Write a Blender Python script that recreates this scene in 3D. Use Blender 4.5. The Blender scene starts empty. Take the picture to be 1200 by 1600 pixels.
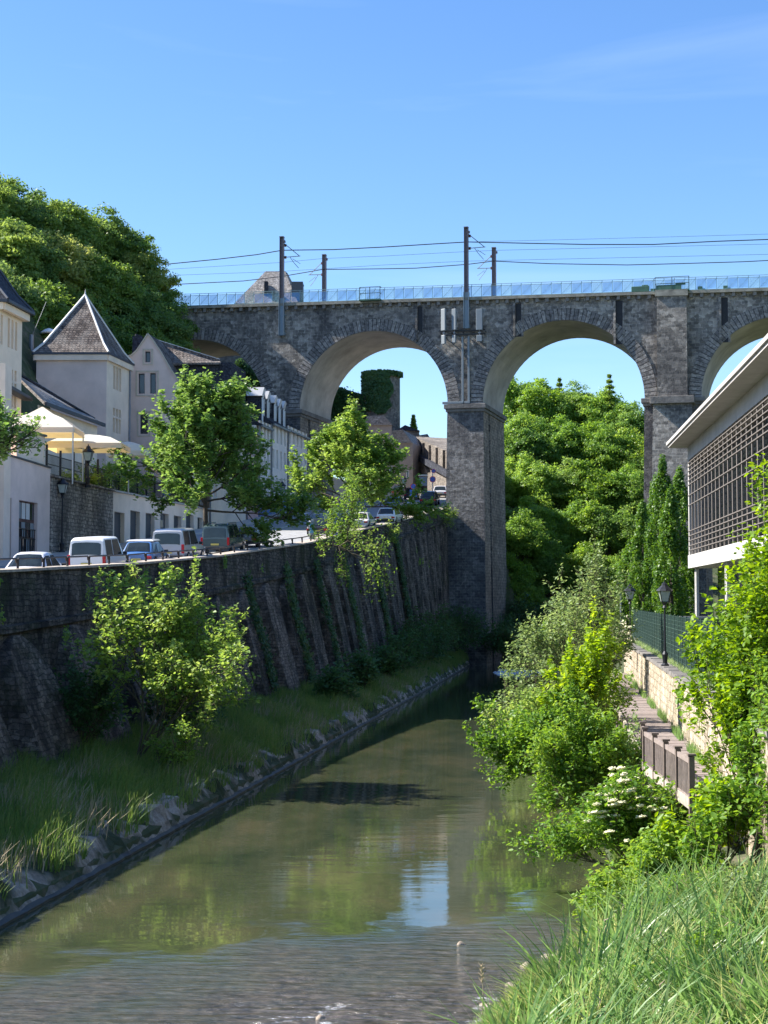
import bpy, math, random
import numpy as np
from mathutils import Vector, Matrix
R = math.radians
# ---------------------------------------------------------------- camera, world, sun
FP, PITCH, CZ = 2500.0, math.atan(138/2500.0), 7.2
scn = bpy.context.scene
COL = scn.collection
cd = bpy.data.cameras.new('camera'); cam = bpy.data.objects.new('camera', cd); COL.objects.link(cam)
cam.location = (0, 0, CZ); cam.rotation_euler = (R(90)+PITCH, 0, 0)
cd.sensor_fit = 'VERTICAL'; cd.sensor_height = 36.0; cd.lens = 36.0*FP/1600; cd.clip_start = .5; cd.clip_end = 6000
scn.camera = cam
SUN = Vector((-.732, .112, .668)).normalized()
w = bpy.data.worlds.new('World'); scn.world = w; w.use_nodes = True
nt = w.node_tree; bg = nt.nodes['Background']
sky = nt.nodes.new('ShaderNodeTexSky'); sky.sky_type = 'NISHITA'; sky.sun_disc = False
sky.sun_elevation = math.asin(SUN.z); sky.sun_rotation = math.atan2(SUN.x, SUN.y)
sky.air_density = 1.0; sky.dust_density = .45; sky.ozone_density = 3.2; sky.altitude = 200
hsv = nt.nodes.new('ShaderNodeHueSaturation'); hsv.inputs['Saturation'].default_value = 1.2; hsv.inputs['Hue'].default_value = .506; hsv.inputs['Value'].default_value = .9
nt.links.new(sky.outputs[0], hsv.inputs['Color']); # faint high cirrus
_tc = nt.nodes.new('ShaderNodeTexCoord'); _mp = nt.nodes.new('ShaderNodeMapping'); _mp.inputs['Scale'].default_value = (1.2, 1.0, 9.0); _mp.inputs['Rotation'].default_value = (0, R(4), 0)
_nz = nt.nodes.new('ShaderNodeTexNoise'); _nz.inputs['Scale'].default_value = 2.2; _nz.inputs['Detail'].default_value = 6; _nz.inputs['Distortion'].default_value = .5
_rp = nt.nodes.new('ShaderNodeMapRange'); _rp.inputs[1].default_value = .52; _rp.inputs[2].default_value = .8; _rp.inputs[3].default_value = 0; _rp.inputs[4].default_value = .10
_mx = nt.nodes.new('ShaderNodeMixRGB'); _mx.inputs[2].default_value = (6.5, 7.2, 8.2, 1)
nt.links.new(_tc.outputs['Generated'], _mp.inputs[0]); nt.links.new(_mp.outputs[0], _nz.inputs['Vector']); nt.links.new(_nz.outputs[0], _rp.inputs[0]); nt.links.new(_rp.outputs[0], _mx.inputs[0]); nt.links.new(hsv.outputs[0], _mx.inputs[1])
nt.links.new(_mx.outputs[0], bg.inputs[0]); bg.inputs[1].default_value = .106
sl = bpy.data.lights.new('sun', 'SUN'); so = bpy.data.objects.new('sun', sl); COL.objects.link(so)
sl.energy = 5.0; sl.angle = R(.5); sl.color = (1, .95, .87)
so.rotation_euler = SUN.to_track_quat('Z', 'Y').to_euler()
scn.view_settings.view_transform = 'Standard'; scn.view_settings.look = 'None'
scn.view_settings.exposure = 1.35; scn.view_settings.gamma = 1

_cp, _sp = math.cos(PITCH), math.sin(PITCH)
def P(px, py, D):
    """world point seen at photo pixel (px,py) at distance Y=D"""
    u = (px-600)/FP; v = (800-py)/FP
    y = _cp - v*_sp; z = _sp + v*_cp
    return Vector((u*D/y, D, CZ + z*D/y))
# ---------------------------------------------------------------- mesh helpers
class MB:
    def __init__(s): s.v = []; s.f = []; s.m = []
    def add(s, vs, fs, m=0):
        o = len(s.v); s.v += [tuple(x) for x in vs]
        for f in fs: s.f.append(tuple(i+o for i in f)); s.m.append(m)
    def box(s, c, d, rz=0, m=0, taper=1.0):
        c = Vector(c); ca, sa = math.cos(rz), math.sin(rz); vs = []
        for k in (-1, 1):
            t = taper if k > 0 else 1
            for (i, j) in ((-1,-1),(1,-1),(1,1),(-1,1)):
                x, y = i*d[0]/2*t, j*d[1]/2*t
                vs.append((c.x+x*ca-y*sa, c.y+x*sa+y*ca, c.z+k*d[2]/2))
        s.add(vs, [(3,2,1,0),(4,5,6,7),(0,1,5,4),(1,2,6,5),(2,3,7,6),(3,0,4,7)], m)
    def bar(s, a, b, wd, hd=None, m=0):
        a = Vector(a); b = Vector(b); hd = hd or wd; d = (b-a).normalized()
        up = Vector((0,0,1)) if abs(d.z) < .95 else Vector((0,1,0))
        x = d.cross(up).normalized(); y = x.cross(d)
        vs = [p + x*i*wd/2 + y*j*hd/2 for p in (a, b) for (i, j) in ((-1,-1),(1,-1),(1,1),(-1,1))]
        s.add(vs, [(3,2,1,0),(4,5,6,7),(0,1,5,4),(1,2,6,5),(2,3,7,6),(3,0,4,7)], m)
    def tube(s, pts, rs, n=6, m=0, cap=True):
        pts = [Vector(p) for p in pts]; vs = []; prev = None
        if not isinstance(rs, (list, tuple)): rs = [rs]*len(pts)
        for i, p in enumerate(pts):
            d = (pts[min(i+1, len(pts)-1)] - pts[max(i-1, 0)])
            d = d.normalized() if d.length > 1e-6 else Vector((0,0,1))
            up = prev if prev is not None else (Vector((1,0,0)) if abs(d.x) < .9 else Vector((0,1,0)))
            x = (up - d*up.dot(d)).normalized(); prev = x; y = d.cross(x)
            for k in range(n):
                a = 2*math.pi*k/n; vs.append(p + (x*math.cos(a) + y*math.sin(a))*rs[i])
        fs = []
        for i in range(len(pts)-1):
            for k in range(n):
                k2 = (k+1) % n; fs.append((i*n+k, i*n+k2, (i+1)*n+k2, (i+1)*n+k))
        if cap: fs.append(tuple(range(n-1,-1,-1))); fs.append(tuple((len(pts)-1)*n+k for k in range(n)))
        s.add(vs, fs, m)
    def lathe(s, prof, c=(0,0,0), n=12, m=0):
        vs = []; c = Vector(c)
        for (r, z) in prof:
            for k in range(n):
                a = 2*math.pi*k/n; vs.append((c.x+r*math.cos(a), c.y+r*math.sin(a), c.z+z))
        fs = []
        for i in range(len(prof)-1):
            for k in range(n):
                k2 = (k+1) % n; fs.append((i*n+k, i*n+k2, (i+1)*n+k2, (i+1)*n+k))
        fs.append(tuple(range(n-1,-1,-1))); fs.append(tuple((len(prof)-1)*n+k for k in range(n)))
        s.add(vs, fs, m)
    def prism(s, a, b, m=0):
        """two matching polygons a,b joined"""
        n = len(a)
        s.add(list(a)+list(b), [tuple(range(n-1,-1,-1)), tuple(range(n, 2*n))] + [(i, (i+1)%n, (i+1)%n+n, i+n) for i in range(n)], m)
    def build(s, name, mats, parent=None, world=False, smooth=False, bevel=0):
        me = bpy.data.meshes.new(name)
        vs = s.v
        if world and parent is not None:
            L = parent.location; vs = [(x-L.x, y-L.y, z-L.z) for x, y, z in vs]
        me.from_pydata(vs, [], s.f)
        mats = mats if isinstance(mats, (list, tuple)) else [mats]
        for m_ in mats: me.materials.append(m_)
        if len(mats) > 1: me.polygons.foreach_set('material_index', s.m)
        if smooth: me.polygons.foreach_set('use_smooth', [True]*len(s.f))
        me.validate(); me.update()
        o = bpy.data.objects.new(name, me); COL.objects.link(o)
        if parent is not None: o.parent = parent
        if bevel:
            b = o.modifiers.new('b', 'BEVEL'); b.width = bevel; b.segments = 2; b.limit_method = 'ANGLE'
        return o
def thing(name, label, cat, loc=(0,0,0), rz=0, group=None):
    o = bpy.data.objects.new(name, None); COL.objects.link(o); o.location = loc; o.rotation_euler = (0,0,rz)
    o.empty_display_size = .2
    return tag(o, label, cat, group)
def tag(o, label, cat, group=None, kind=None):
    o['label'] = label; o['category'] = cat
    if group: o['group'] = group
    if kind: o['kind'] = kind
    return o
def struct(o): o['kind'] = 'structure'; return o
def dup(root, loc=None, rz=None, label=None, group=None, scale=None):
    r = root.copy(); COL.objects.link(r)
    if loc is not None: r.location = loc
    if rz is not None: r.rotation_euler = (0,0,rz)
    if label: r['label'] = label
    if group: r['group'] = group
    if scale: r.scale = scale
    for ch in list(root.children):
        c = ch.copy(); COL.objects.link(c); c.parent = r
        for g in list(ch.children):
            d = g.copy(); COL.objects.link(d); d.parent = c
    return r
# ---------------------------------------------------------------- material helpers
def newmat(name):
    m = bpy.data.materials.new(name); m.use_nodes = True
    return m, m.node_tree, m.node_tree.nodes['Principled BSDF']
def N(t, k, **kw):
    n = t.nodes.new('ShaderNode'+k)
    for a, b in kw.items():
        if a.startswith('i_'): n.inputs[int(a[2:]) if a[2:].isdigit() else a[2:].replace('_', ' ')].default_value = b
        else: setattr(n, a, b)
    return n
def col(c): return (c[0], c[1], c[2], 1)
def ramp(t, stops):
    r = N(t, 'ValToRGB'); e = r.color_ramp.elements
    while len(e) < len(stops): e.new(.5)
    for x, (p, c) in zip(e, stops): x.position = p; x.color = col(c) if len(c) == 3 else c
    return r
def objvec(t, sc=(1,1,1)):
    c = N(t, 'TexCoord'); m = N(t, 'Mapping'); m.inputs['Scale'].default_value = sc
    t.links.new(c.outputs['Object'], m.inputs[0]); return m.outputs[0]
def plain(name, c, rough=.6, metal=0, var=.25, nscale=3, bump=.0, spec=.5, bscale=30):
    m, t, b = newmat(name); L = t.links.new
    b.inputs['Roughness'].default_value = rough; b.inputs['Metallic'].default_value = metal
    b.inputs['Specular IOR Level'].default_value = spec
    n = N(t, 'TexNoise', i_Scale=nscale, i_Detail=6.0, i_Roughness=.65); L(objvec(t), n.inputs['Vector'])
    r = ramp(t, [(.3, [x*(1-var) for x in c]), (.7, [min(1, x*(1+var*.6)) for x in c])])
    L(n.outputs[0], r.inputs[0]); L(r.outputs[0], b.inputs['Base Color'])
    if bump:
        n2 = N(t, 'TexNoise', i_Scale=float(bscale), i_Detail=4.0); L(objvec(t), n2.inputs['Vector'])
        bp = N(t, 'Bump', i_Strength=bump, i_Distance=.05); L(n2.outputs[0], bp.inputs['Height']); L(bp.outputs[0], b.inputs['Normal'])
    return m
def stone(name, c1, c2, mortar, bw=.6, bh=.3, stain=None, stain_amt=.5, bump=.6, msize=.03, distort=.06, stscale=.25, mapping='xz', moss=None):
    m, t, b = newmat(name); L = t.links.new
    b.inputs['Roughness'].default_value = .9; b.inputs['Specular IOR Level'].default_value = .2
    tc = N(t, 'TexCoord'); sx = N(t, 'SeparateXYZ'); L(tc.outputs['Object'], sx.inputs[0])
    cb = N(t, 'CombineXYZ')
    if mapping == 'xz':
        ad = N(t, 'Math', operation='ADD'); L(sx.outputs[0], ad.inputs[0]); L(sx.outputs[1], ad.inputs[1])
        L(ad.outputs[0], cb.inputs[0]); L(sx.outputs[2], cb.inputs[1])
    else:
        L(tc.outputs['UV'], sx.inputs[0]); L(sx.outputs[0], cb.inputs[0]); L(sx.outputs[1], cb.inputs[1])
    nz = N(t, 'TexNoise', i_Scale=1.7, i_Detail=3.0); L(tc.outputs['Object'], nz.inputs['Vector'])
    mx = N(t, 'VectorMath', operation='SCALE'); mx.inputs[3].default_value = distort
    L(nz.outputs['Color'], mx.inputs[0])
    av = N(t, 'VectorMath', operation='ADD'); L(cb.outputs[0], av.inputs[0]); L(mx.outputs[0], av.inputs[1])
    br = N(t, 'TexBrick', i_Scale=1.0); br.offset = .5
    br.inputs['Color1'].default_value = col(c1); br.inputs['Color2'].default_value = col(c2); br.inputs['Mortar'].default_value = col(mortar)
    br.inputs['Mortar Size'].default_value = msize; br.inputs['Mortar Smooth'].default_value = .3
    br.inputs['Brick Width'].default_value = bw; br.inputs['Row Height'].default_value = bh
    L(av.outputs[0], br.inputs['Vector'])
    # per stone variation
    vo = N(t, 'TexVoronoi', i_Scale=2.0/bw); L(tc.outputs['Object'], vo.inputs['Vector'])
    hs = N(t, 'HueSaturation'); L(br.outputs[0], hs.inputs['Color'])
    mr = N(t, 'MapRange'); mr.inputs[3].default_value = .62; mr.inputs[4].default_value = 1.4
    sv = N(t, 'SeparateColor'); L(vo.outputs['Color'], sv.inputs[0]); L(sv.outputs[0], mr.inputs[0]); L(mr.outputs[0], hs.inputs['Value'])
    out = hs.outputs[0]
    if stain:
        n2 = N(t, 'TexNoise', i_Scale=float(stscale), i_Detail=8.0, i_Roughness=.6)
        mp = N(t, 'Mapping'); mp.inputs['Scale'].default_value = (1, 1, .45); L(tc.outputs['Object'], mp.inputs[0]); L(mp.outputs[0], n2.inputs['Vector'])
        rr = ramp(t, [(.42, (0,0,0)), (.62, (stain_amt,)*3)]); L(n2.outputs[0], rr.inputs[0])
        m2 = N(t, 'MixRGB'); L(rr.outputs[0], m2.inputs[0]); L(out, m2.inputs[1]); m2.inputs[2].default_value = col(stain); out = m2.outputs[0]
    if moss:
        n3 = N(t, 'TexNoise', i_Scale=.5, i_Detail=9.0, i_Roughness=.7); L(tc.outputs['Object'], n3.inputs['Vector'])
        rr = ramp(t, [(.52, (0,0,0)), (.66, (.8,)*3)]); L(n3.outputs[0], rr.inputs[0])
        m2 = N(t, 'MixRGB'); L(rr.outputs[0], m2.inputs[0]); L(out, m2.inputs[1]); m2.inputs[2].default_value = col(moss); out = m2.outputs[0]
    L(out, b.inputs['Base Color'])
    nf = N(t, 'TexNoise', i_Scale=5.0, i_Detail=6.0, i_Roughness=.7); L(tc.outputs['Object'], nf.inputs['Vector'])
    sb = N(t, 'Math', operation='SUBTRACT'); L(nf.outputs[0], sb.inputs[0]); L(br.outputs['Fac'], sb.inputs[1])
    ad2 = N(t, 'Math', operation='MULTIPLY_ADD'); L(sv.outputs[1], ad2.inputs[0]); ad2.inputs[1].default_value = .8; L(sb.outputs[0], ad2.inputs[2])
    bp = N(t, 'Bump', i_Strength=bump, i_Distance=.12); L(ad2.outputs[0], bp.inputs['Height']); L(bp.outputs[0], b.inputs['Normal'])
    return m
def leafmat(name, c1, c2, c3, trans=.45, nscale=.6, fine=9, rough=.45, tcol=None):
    m, t, b = newmat(name); L = t.links.new
    tc = N(t, 'TexCoord'); oi = N(t, 'ObjectInfo')
    n = N(t, 'TexNoise', i_Scale=float(nscale), i_Detail=2.0); n2 = N(t, 'TexNoise', i_Scale=float(fine), i_Detail=1.0)
    L(tc.outputs['Object'], n.inputs['Vector']); L(tc.outputs['Object'], n2.inputs['Vector'])
    ma = N(t, 'Math', operation='MULTIPLY_ADD'); L(n2.outputs[0], ma.inputs[0]); ma.inputs[1].default_value = .8
    a1 = N(t, 'Math', operation='MULTIPLY_ADD'); L(n.outputs[0], a1.inputs[0]); a1.inputs[1].default_value = .7; L(ma.outputs[0], a1.inputs[2])
    rn = N(t, 'Math', operation='MULTIPLY_ADD'); L(oi.outputs['Random'], rn.inputs[0]); rn.inputs[1].default_value = .3; rn.inputs[2].default_value = -.4
    L(rn.outputs[0], ma.inputs[2])
    r = ramp(t, [(.15, c1), (.42, c2), (.8, c3)]); L(a1.outputs[0], r.inputs[0])
    L(r.outputs[0], b.inputs['Base Color']); b.inputs['Roughness'].default_value = rough; b.inputs['Specular IOR Level'].default_value = .35
    tr = N(t, 'BsdfTranslucent'); hs = N(t, 'HueSaturation'); hs.inputs['Hue'].default_value = .475; hs.inputs['Saturation'].default_value = 1.1; hs.inputs['Value'].default_value = 1.7
    L(r.outputs[0], hs.inputs['Color']); L(hs.outputs[0], tr.inputs[0])
    mx = N(t, 'MixShader'); mx.inputs[0].default_value = trans; L(b.outputs[0], mx.inputs[1]); L(tr.outputs[0], mx.inputs[2])
    L(mx.outputs[0], t.nodes['Material Output'].inputs[0]); return m

M = {}
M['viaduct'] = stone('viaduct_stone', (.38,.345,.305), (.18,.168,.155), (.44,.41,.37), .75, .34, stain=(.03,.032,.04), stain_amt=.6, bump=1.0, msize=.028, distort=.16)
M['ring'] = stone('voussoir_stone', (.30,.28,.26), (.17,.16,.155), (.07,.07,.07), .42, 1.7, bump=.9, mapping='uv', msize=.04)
M['pierfront'] = stone('pier_front_stone', (.27,.255,.24), (.14,.135,.13), (.36,.34,.32), .62, .3, stain=(.03,.035,.05), stain_amt=.85, bump=1.3, msize=.03, distort=.12, stscale=.16)  # dark bluish tone paints in the street wall's shadow, along with weather stains
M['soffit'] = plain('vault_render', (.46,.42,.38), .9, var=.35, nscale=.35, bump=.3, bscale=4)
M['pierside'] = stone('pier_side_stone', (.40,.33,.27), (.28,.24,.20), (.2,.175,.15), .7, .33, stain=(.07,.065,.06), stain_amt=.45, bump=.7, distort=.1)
M['cap'] = plain('cap_stone', (.19,.175,.16), .9, var=.5, nscale=1.2, bump=.5, bscale=6)
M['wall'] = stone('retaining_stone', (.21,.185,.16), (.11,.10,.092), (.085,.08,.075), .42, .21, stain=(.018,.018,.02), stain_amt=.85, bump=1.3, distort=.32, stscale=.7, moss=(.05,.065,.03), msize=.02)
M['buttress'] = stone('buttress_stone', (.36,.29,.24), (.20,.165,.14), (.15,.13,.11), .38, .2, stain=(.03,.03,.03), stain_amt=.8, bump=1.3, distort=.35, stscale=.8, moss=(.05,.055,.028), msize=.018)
M['coping'] = plain('coping_stone', (.42,.36,.30), .85, var=.4, nscale=2.5, bump=.3)
M['oldwall'] = stone('rubble_wall', (.50,.43,.36), (.30,.265,.23), (.2,.18,.16), .42, .24, stain=(.05,.05,.05), stain_amt=.7, bump=1.0, distort=.3, stscale=.5)
M['buff'] = stone('buff_wall', (.60,.51,.39), (.40,.34,.26), (.38,.31,.22), .55, .33, stain=(.17,.15,.08), stain_amt=.5, bump=1.0, distort=.25, stscale=.8)
M['fort'] = stone('fort_wall', (.26,.225,.19), (.18,.155,.135), (.2,.18,.16), .6, .3, stain=(.09,.08,.07), stain_amt=.5, bump=.6, distort=.1)
M['render'] = plain('wall_render', (.84,.68,.54), .9, var=.18, nscale=.35, bump=.12, bscale=12)
M['render2'] = plain('wall_render_pink_shade', (.72,.57,.50), .9, var=.2, nscale=.35, bump=.12, bscale=12)  # mauve render, also the shaded tone painted on cream fronts
M['render3'] = plain('wall_render_white', (.84,.76,.68), .9, var=.08, nscale=.6, bump=.1, bscale=12)
M['pink'] = plain('wall_pink', (.62,.38,.34), .9, var=.08)
M['brown'] = plain('wall_brown', (.31,.265,.235), .9, var=.14)
M['bluebase'] = plain('blue_plinth', (.09,.18,.38), .8, var=.15)
M['lime'] = plain('limestone_trim', (.55,.48,.38), .85, var=.15, nscale=4)
M['glass'] = plain('window_glass', (.025,.03,.04), .06, var=.5, nscale=.8, spec=.8)
M['frame'] = plain('window_frame', (.62,.60,.56), .6, var=.1)
M['darkframe'] = plain('dark_frame', (.05,.055,.065), .5, var=.2)
M['door'] = plain('garage_door', (.05,.065,.08), .55, var=.2)
M['blind'] = plain('window_blind', (.33,.27,.20), .7, var=.3, nscale=.8)
M['rust'] = plain('weathered_door', (.11,.055,.045), .8, var=.6, nscale=2.5)
M['asphalt'] = plain('asphalt', (.30,.30,.305), .9, var=.25, nscale=1.5, bump=.4, bscale=40)
M['pave'] = plain('pavement', (.45,.42,.39), .9, var=.2, nscale=2)
M['metal'] = plain('grey_metal', (.22,.24,.27), .45, .4, var=.15)
M['mast'] = plain('mast_steel', (.13,.11,.125), .5, .3, var=.3)
M['mastlow'] = plain('mast_bluegrey', (.20,.26,.31), .5, .2, var=.15)
M['black'] = plain('black_iron', (.02,.022,.026), .45, .3, var=.3)
M['rail'] = plain('rail_iron', (.035,.03,.032), .5, .3, var=.3)
M['white'] = plain('white_paint', (.82,.81,.79), .5, var=.05)
M['antenna'] = plain('antenna_grey', (.20,.23,.25), .5, var=.05)
M['concrete'] = plain('concrete', (.42,.40,.38), .85, var=.18, nscale=1.0, bump=.15, bscale=9)
M['conclight'] = plain('concrete_light', (.50,.485,.455), .8, var=.1, nscale=1.5)
M['gridbar'] = plain('grid_bar', (.16,.14,.125), .7, var=.12)
M['wood'] = plain('grey_wood', (.26,.21,.185), .85, var=.35, nscale=5)
M['woodpost'] = plain('post_wood', (.15,.115,.095), .85, var=.35, nscale=7)
M['bark'] = plain('bark', (.075,.06,.045), .95, var=.5, nscale=6, bump=.8, bscale=14)
M['twig'] = plain('twig', (.10,.085,.05), .9, var=.4, nscale=6)
M['canvas'] = plain('canvas', (.85,.83,.76), .8, var=.04)
M['rock'] = plain('river_rock', (.32,.26,.20), .8, var=.5, nscale=4, bump=.6, bscale=8)
M['red'] = plain('red_lens', (.45,.012,.02), .2, var=.1)
M['tyre'] = plain('tyre', (.015,.015,.016), .8)
M['rim'] = plain('rim', (.45,.45,.47), .3, .8)
M['plate'] = plain('plate', (.62,.50,.12), .5, var=.05)
M['bumper'] = plain('bumper_black', (.025,.026,.03), .6)
M['darkroom'] = plain('dark_interior', (.006,.007,.009), .25, spec=.3)
M['signblue'] = plain('sign_blue', (.02,.10,.42), .4, var=.05)
M['signred'] = plain('sign_red', (.55,.03,.06), .4, var=.05)
M['green'] = plain('green_metal', (.045,.085,.07), .5, .1, var=.25)
M['greenbox'] = plain('green_box', (.05,.13,.09), .6, var=.3)
M['copper'] = plain('pale_trim', (.66,.64,.62), .6, var=.1)
M['slate'] = stone('slate', (.055,.06,.075), (.035,.038,.05), (.02,.02,.03), .3, .2, bump=.5, msize=.015, distort=.02)
M['rooftile'] = stone('roof_tile', (.22,.18,.155), (.10,.08,.072), (.05,.045,.045), .32, .22, stain=(.36,.33,.30), stain_amt=.4, bump=.8, msize=.03, distort=.03, stscale=1.2)
M['roofold'] = stone('roof_slate_old', (.36,.335,.315), (.25,.23,.22), (.18,.17,.16), .4, .25, stain=(.22,.18,.15), stain_amt=.5, bump=.5, msize=.02, distort=.03, stscale=.4)
M['ledge'] = plain('ledge_metal', (.07,.075,.09), .5, .3, var=.2)
def paint(name, c): 
    m = plain(name, c, .25, var=.04, nscale=1.5); b = m.node_tree.nodes['Principled BSDF']; b.inputs['Coat Weight'].default_value = .6; b.inputs['Coat Roughness'].default_value = .06; return m
PW = paint('paint_white', (.78,.78,.78)); PS = paint('paint_silver', (.42,.42,.43)); PG = paint('paint_darkgreen', (.07,.10,.10)); PB = paint('paint_blue', (.07,.17,.38)); PK = paint('paint_black', (.02,.02,.025)); PGB = paint('paint_greyblue', (.15,.19,.25)); PL = paint('paint_lilac', (.66,.66,.72))
# foliage
LF = {}
LF['hill'] = leafmat('leaf_hill', (.06,.13,.03), (.13,.23,.045), (.23,.32,.085), .52)
LF['hill2'] = leafmat('leaf_hill_dark', (.05,.12,.04), (.11,.20,.05), (.20,.29,.09), .5)
LF['hill3'] = leafmat('leaf_hill_brown', (.07,.13,.03), (.17,.24,.05), (.30,.34,.11), .52)
LF['wood'] = leafmat('leaf_wood', (.09,.19,.04), (.15,.28,.05), (.26,.38,.085), .55)
LF['wood2'] = leafmat('leaf_wood_dark', (.07,.16,.04), (.14,.26,.055), (.24,.34,.09), .52)
LF['wood3'] = leafmat('leaf_wood_yellow', (.09,.19,.03), (.17,.30,.045), (.30,.41,.085), .55)
LF['street'] = leafmat('leaf_street', (.05,.12,.03), (.12,.23,.055), (.25,.35,.10), .48)
LF['poplar'] = leafmat('leaf_columnar', (.03,.085,.015), (.075,.17,.022), (.15,.26,.04), .42)
LF['bank'] = leafmat('leaf_lime', (.06,.14,.025), (.15,.27,.05), (.32,.42,.12), .5)
LF['maple'] = leafmat('leaf_maple', (.08,.17,.02), (.18,.31,.03), (.34,.45,.06), .52)
LF['bush'] = leafmat('leaf_bush', (.05,.13,.022), (.13,.26,.035), (.27,.39,.07), .48)
LF['willow'] = leafmat('leaf_willow', (.08,.14,.05), (.17,.26,.085), (.32,.40,.17), .45)
LF['ivy'] = leafmat('leaf_ivy', (.02,.055,.02), (.04,.10,.03), (.08,.15,.04), .3)
LF['dark'] = leafmat('leaf_shade', (.03,.08,.03), (.06,.14,.045), (.11,.20,.06), .4)
LF['grass'] = leafmat('grass_blade', (.05,.13,.025), (.11,.21,.045), (.22,.27,.09), .4)
LF['reed'] = leafmat('reed_blade', (.05,.13,.03), (.14,.26,.08), (.36,.44,.20), .42, rough=.35)
LF['reed2'] = leafmat('reed_blade_yellow', (.10,.17,.03), (.22,.30,.08), (.42,.44,.20), .42, rough=.35)
LF['dry'] = plain('seed_head', (.42,.34,.22), .9, var=.3)
LF['flower'] = plain('elder_flower', (.78,.74,.50), .8, var=.12)
# ---------------------------------------------------------------- terrain profile functions
I = np.interp
WD = [-60,0,20,58,75,92,115,128,150,176,200,300]
WX_ = [-29,-21.5,-18.9,-13.9,-11.84,-9.4,-5.3,-3.3,.9,7.0,10.5,24]
WZ_ = [-.9,-.6,.0,1.02,1.66,2.52,4.1,5.25,7.25,10.1,13.0,20]
def WX(D): return float(I(D, WD, WX_))
def WZ(D): return float(I(D, WD, WZ_)) + CZ
def RZ(D): return WZ(D) - float(I(D, [0,67,77,91,103,115,130], [.85,.8,.55,.3,.2,.12,.1]))
def FX(D): return float(I(D, [-60,0,91,141,160,181,210,260,400], [-41,-33.5,-21.9,-15.6,-12.5,-8.7,-5,1,15]))
def XL(D): return .127*D - 13.05
def XR(D): return float(I(D, [-60,0,10,20,27,33,38,45,70,100,130,178,260], [-5,-4,-2.2,-.3,1.4,3.8,5.3,6.3,8,11,15,22,34]))
def XD(D): return .11*D + 4.3
DECK = 2.4; TER = 4.3
# ================================================================ SETTING
rnd = random.Random(7); nrg = np.random.default_rng(7)
def smooth(a, b, x): t = min(1, max(0, (x-a)/(b-a))); return t*t*(3-2*t)
HOFF = [900,300,120,60,40,28,20,15,11,8,5.5,3.5,1.5,0]
def hill_left(D, off):      # ground behind the houses, off metres beyond their back line
    rise = 30*(1-math.exp(-off/11.0))*smooth(100,132,D)
    if D > 184: rise *= 1-.75*smooth(184,215,D)
    return RZ(D) + float(I(D,[0,100,150,165],[4.8,4.8,4.0,.2])) + rise
def section(D):
    s = []; f = FX(D); wx = WX(D)
    back = f-(11 if D < 182 else 7)
    for o in HOFF: s.append((back-o, hill_left(D, o)))
    t = RZ(D) + float(I(D,[0,100,135,150],[4.6,4.6,1.2,.1]))
    s.append((f-.6, t)); s.append((f-.4, RZ(D)-.15)); s.append((wx-.9, RZ(D)-.15))
    if D < 190:
        s += [(wx-.7, 1.35)]
        xl = XL(D); toe = wx+min(1.6, (xl-wx)*.5)
        s += [(toe, 1.35), ((toe+xl)/2, 1.12), (xl-.7, .72), (xl-.05, .3), (xl+.1, -.6)]
        xr = XR(D)
        if D > 184: xl = XL(D)
        s += [((xl+xr)/2, -.9), (xr-.8, -.45), (xr, .02), (xr+1.2, .5), (max(xr+1.5, XD(D)-2.0), .9), (XD(D)+.05, 1.3)]
        th = TER if D > 33 else TER*smooth(-20, 33, D)+.8*(1-smooth(-20,33,D))
        if D < 33: s += [(XD(D)+6, th), (XD(D)+12, TER-.2)]
        else: s += [(XD(D)+.42, th), (XD(D)+12, TER)]
        s += [(XD(D)+30, TER+1), (XD(D)+70, TER+14), (XD(D)+200, TER+26), (XD(D)+900, TER+34)]
    else:
        g = lambda x: max(RZ(D)*0 + 2 + min(27, max(0, D-190)*.62) - .0*x, 1)
        a = WX(D)
        xs = [a-.7, a+1, a+2, a+3, a+4, a+5, a+7, a+9, a+12, a+16, a+20, a+25, a+32, a+45, a+60, a+80, a+150, a+300, a+950][:18]
        zz = RZ(D)-.3
        for i, x in enumerate(xs):
            k = smooth(a+1, a+10, x); s.append((x, zz*(1-k)+ g(x)*k + 6*smooth(30,90,x-a)))
    return s
Ds = [-60,-30] + list(range(0,191,5)) + [195,200,206,212,220,230,240,250,265,285,320,400,600,1000,2200]
secs = [section(D) for D in Ds]
n0 = len(secs[0]); print('section sizes', set(len(s) for s in secs))
nmin = min(len(s) for s in secs)
b = MB(); 
for D, s in zip(Ds, secs):
    while len(s) < 35: s.append((s[-1][0]+60, s[-1][1]))
    s = s[:35]
    b.v += [(x, D, z) for x, z in s]
for i in range(len(Ds)-1):
    for j in range(34): b.f.append((i*35+j, i*35+j+1, (i+1)*35+j+1, (i+1)*35+j)); b.m.append(0)
gm, t, bs = newmat('ground_soil'); L = t.links.new
n = N(t, 'TexNoise', i_Scale=.8, i_Detail=8.0, i_Roughness=.7); L(objvec(t), n.inputs['Vector'])
r = ramp(t, [(.3, (.03,.045,.015)), (.5, (.05,.07,.025)), (.68, (.15,.125,.09)), (.8, (.26,.23,.19))]); L(n.outputs[0], r.inputs[0]); L(r.outputs[0], bs.inputs['Base Color']); bs.inputs['Roughness'].default_value = .95
bp = N(t, 'Bump', i_Strength=.8, i_Distance=.2); L(n.outputs[0], bp.inputs['Height']); L(bp.outputs[0], bs.inputs['Normal'])
struct(b.build('ground', gm))
# far sheet to the horizon
b = MB(); b.add([(-5000,-300,-2.5),(5000,-300,-2.5),(5000,6000,-2.5),(-5000,6000,-2.5)], [(0,1,2,3)]); struct(b.build('far_ground', gm))
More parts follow.
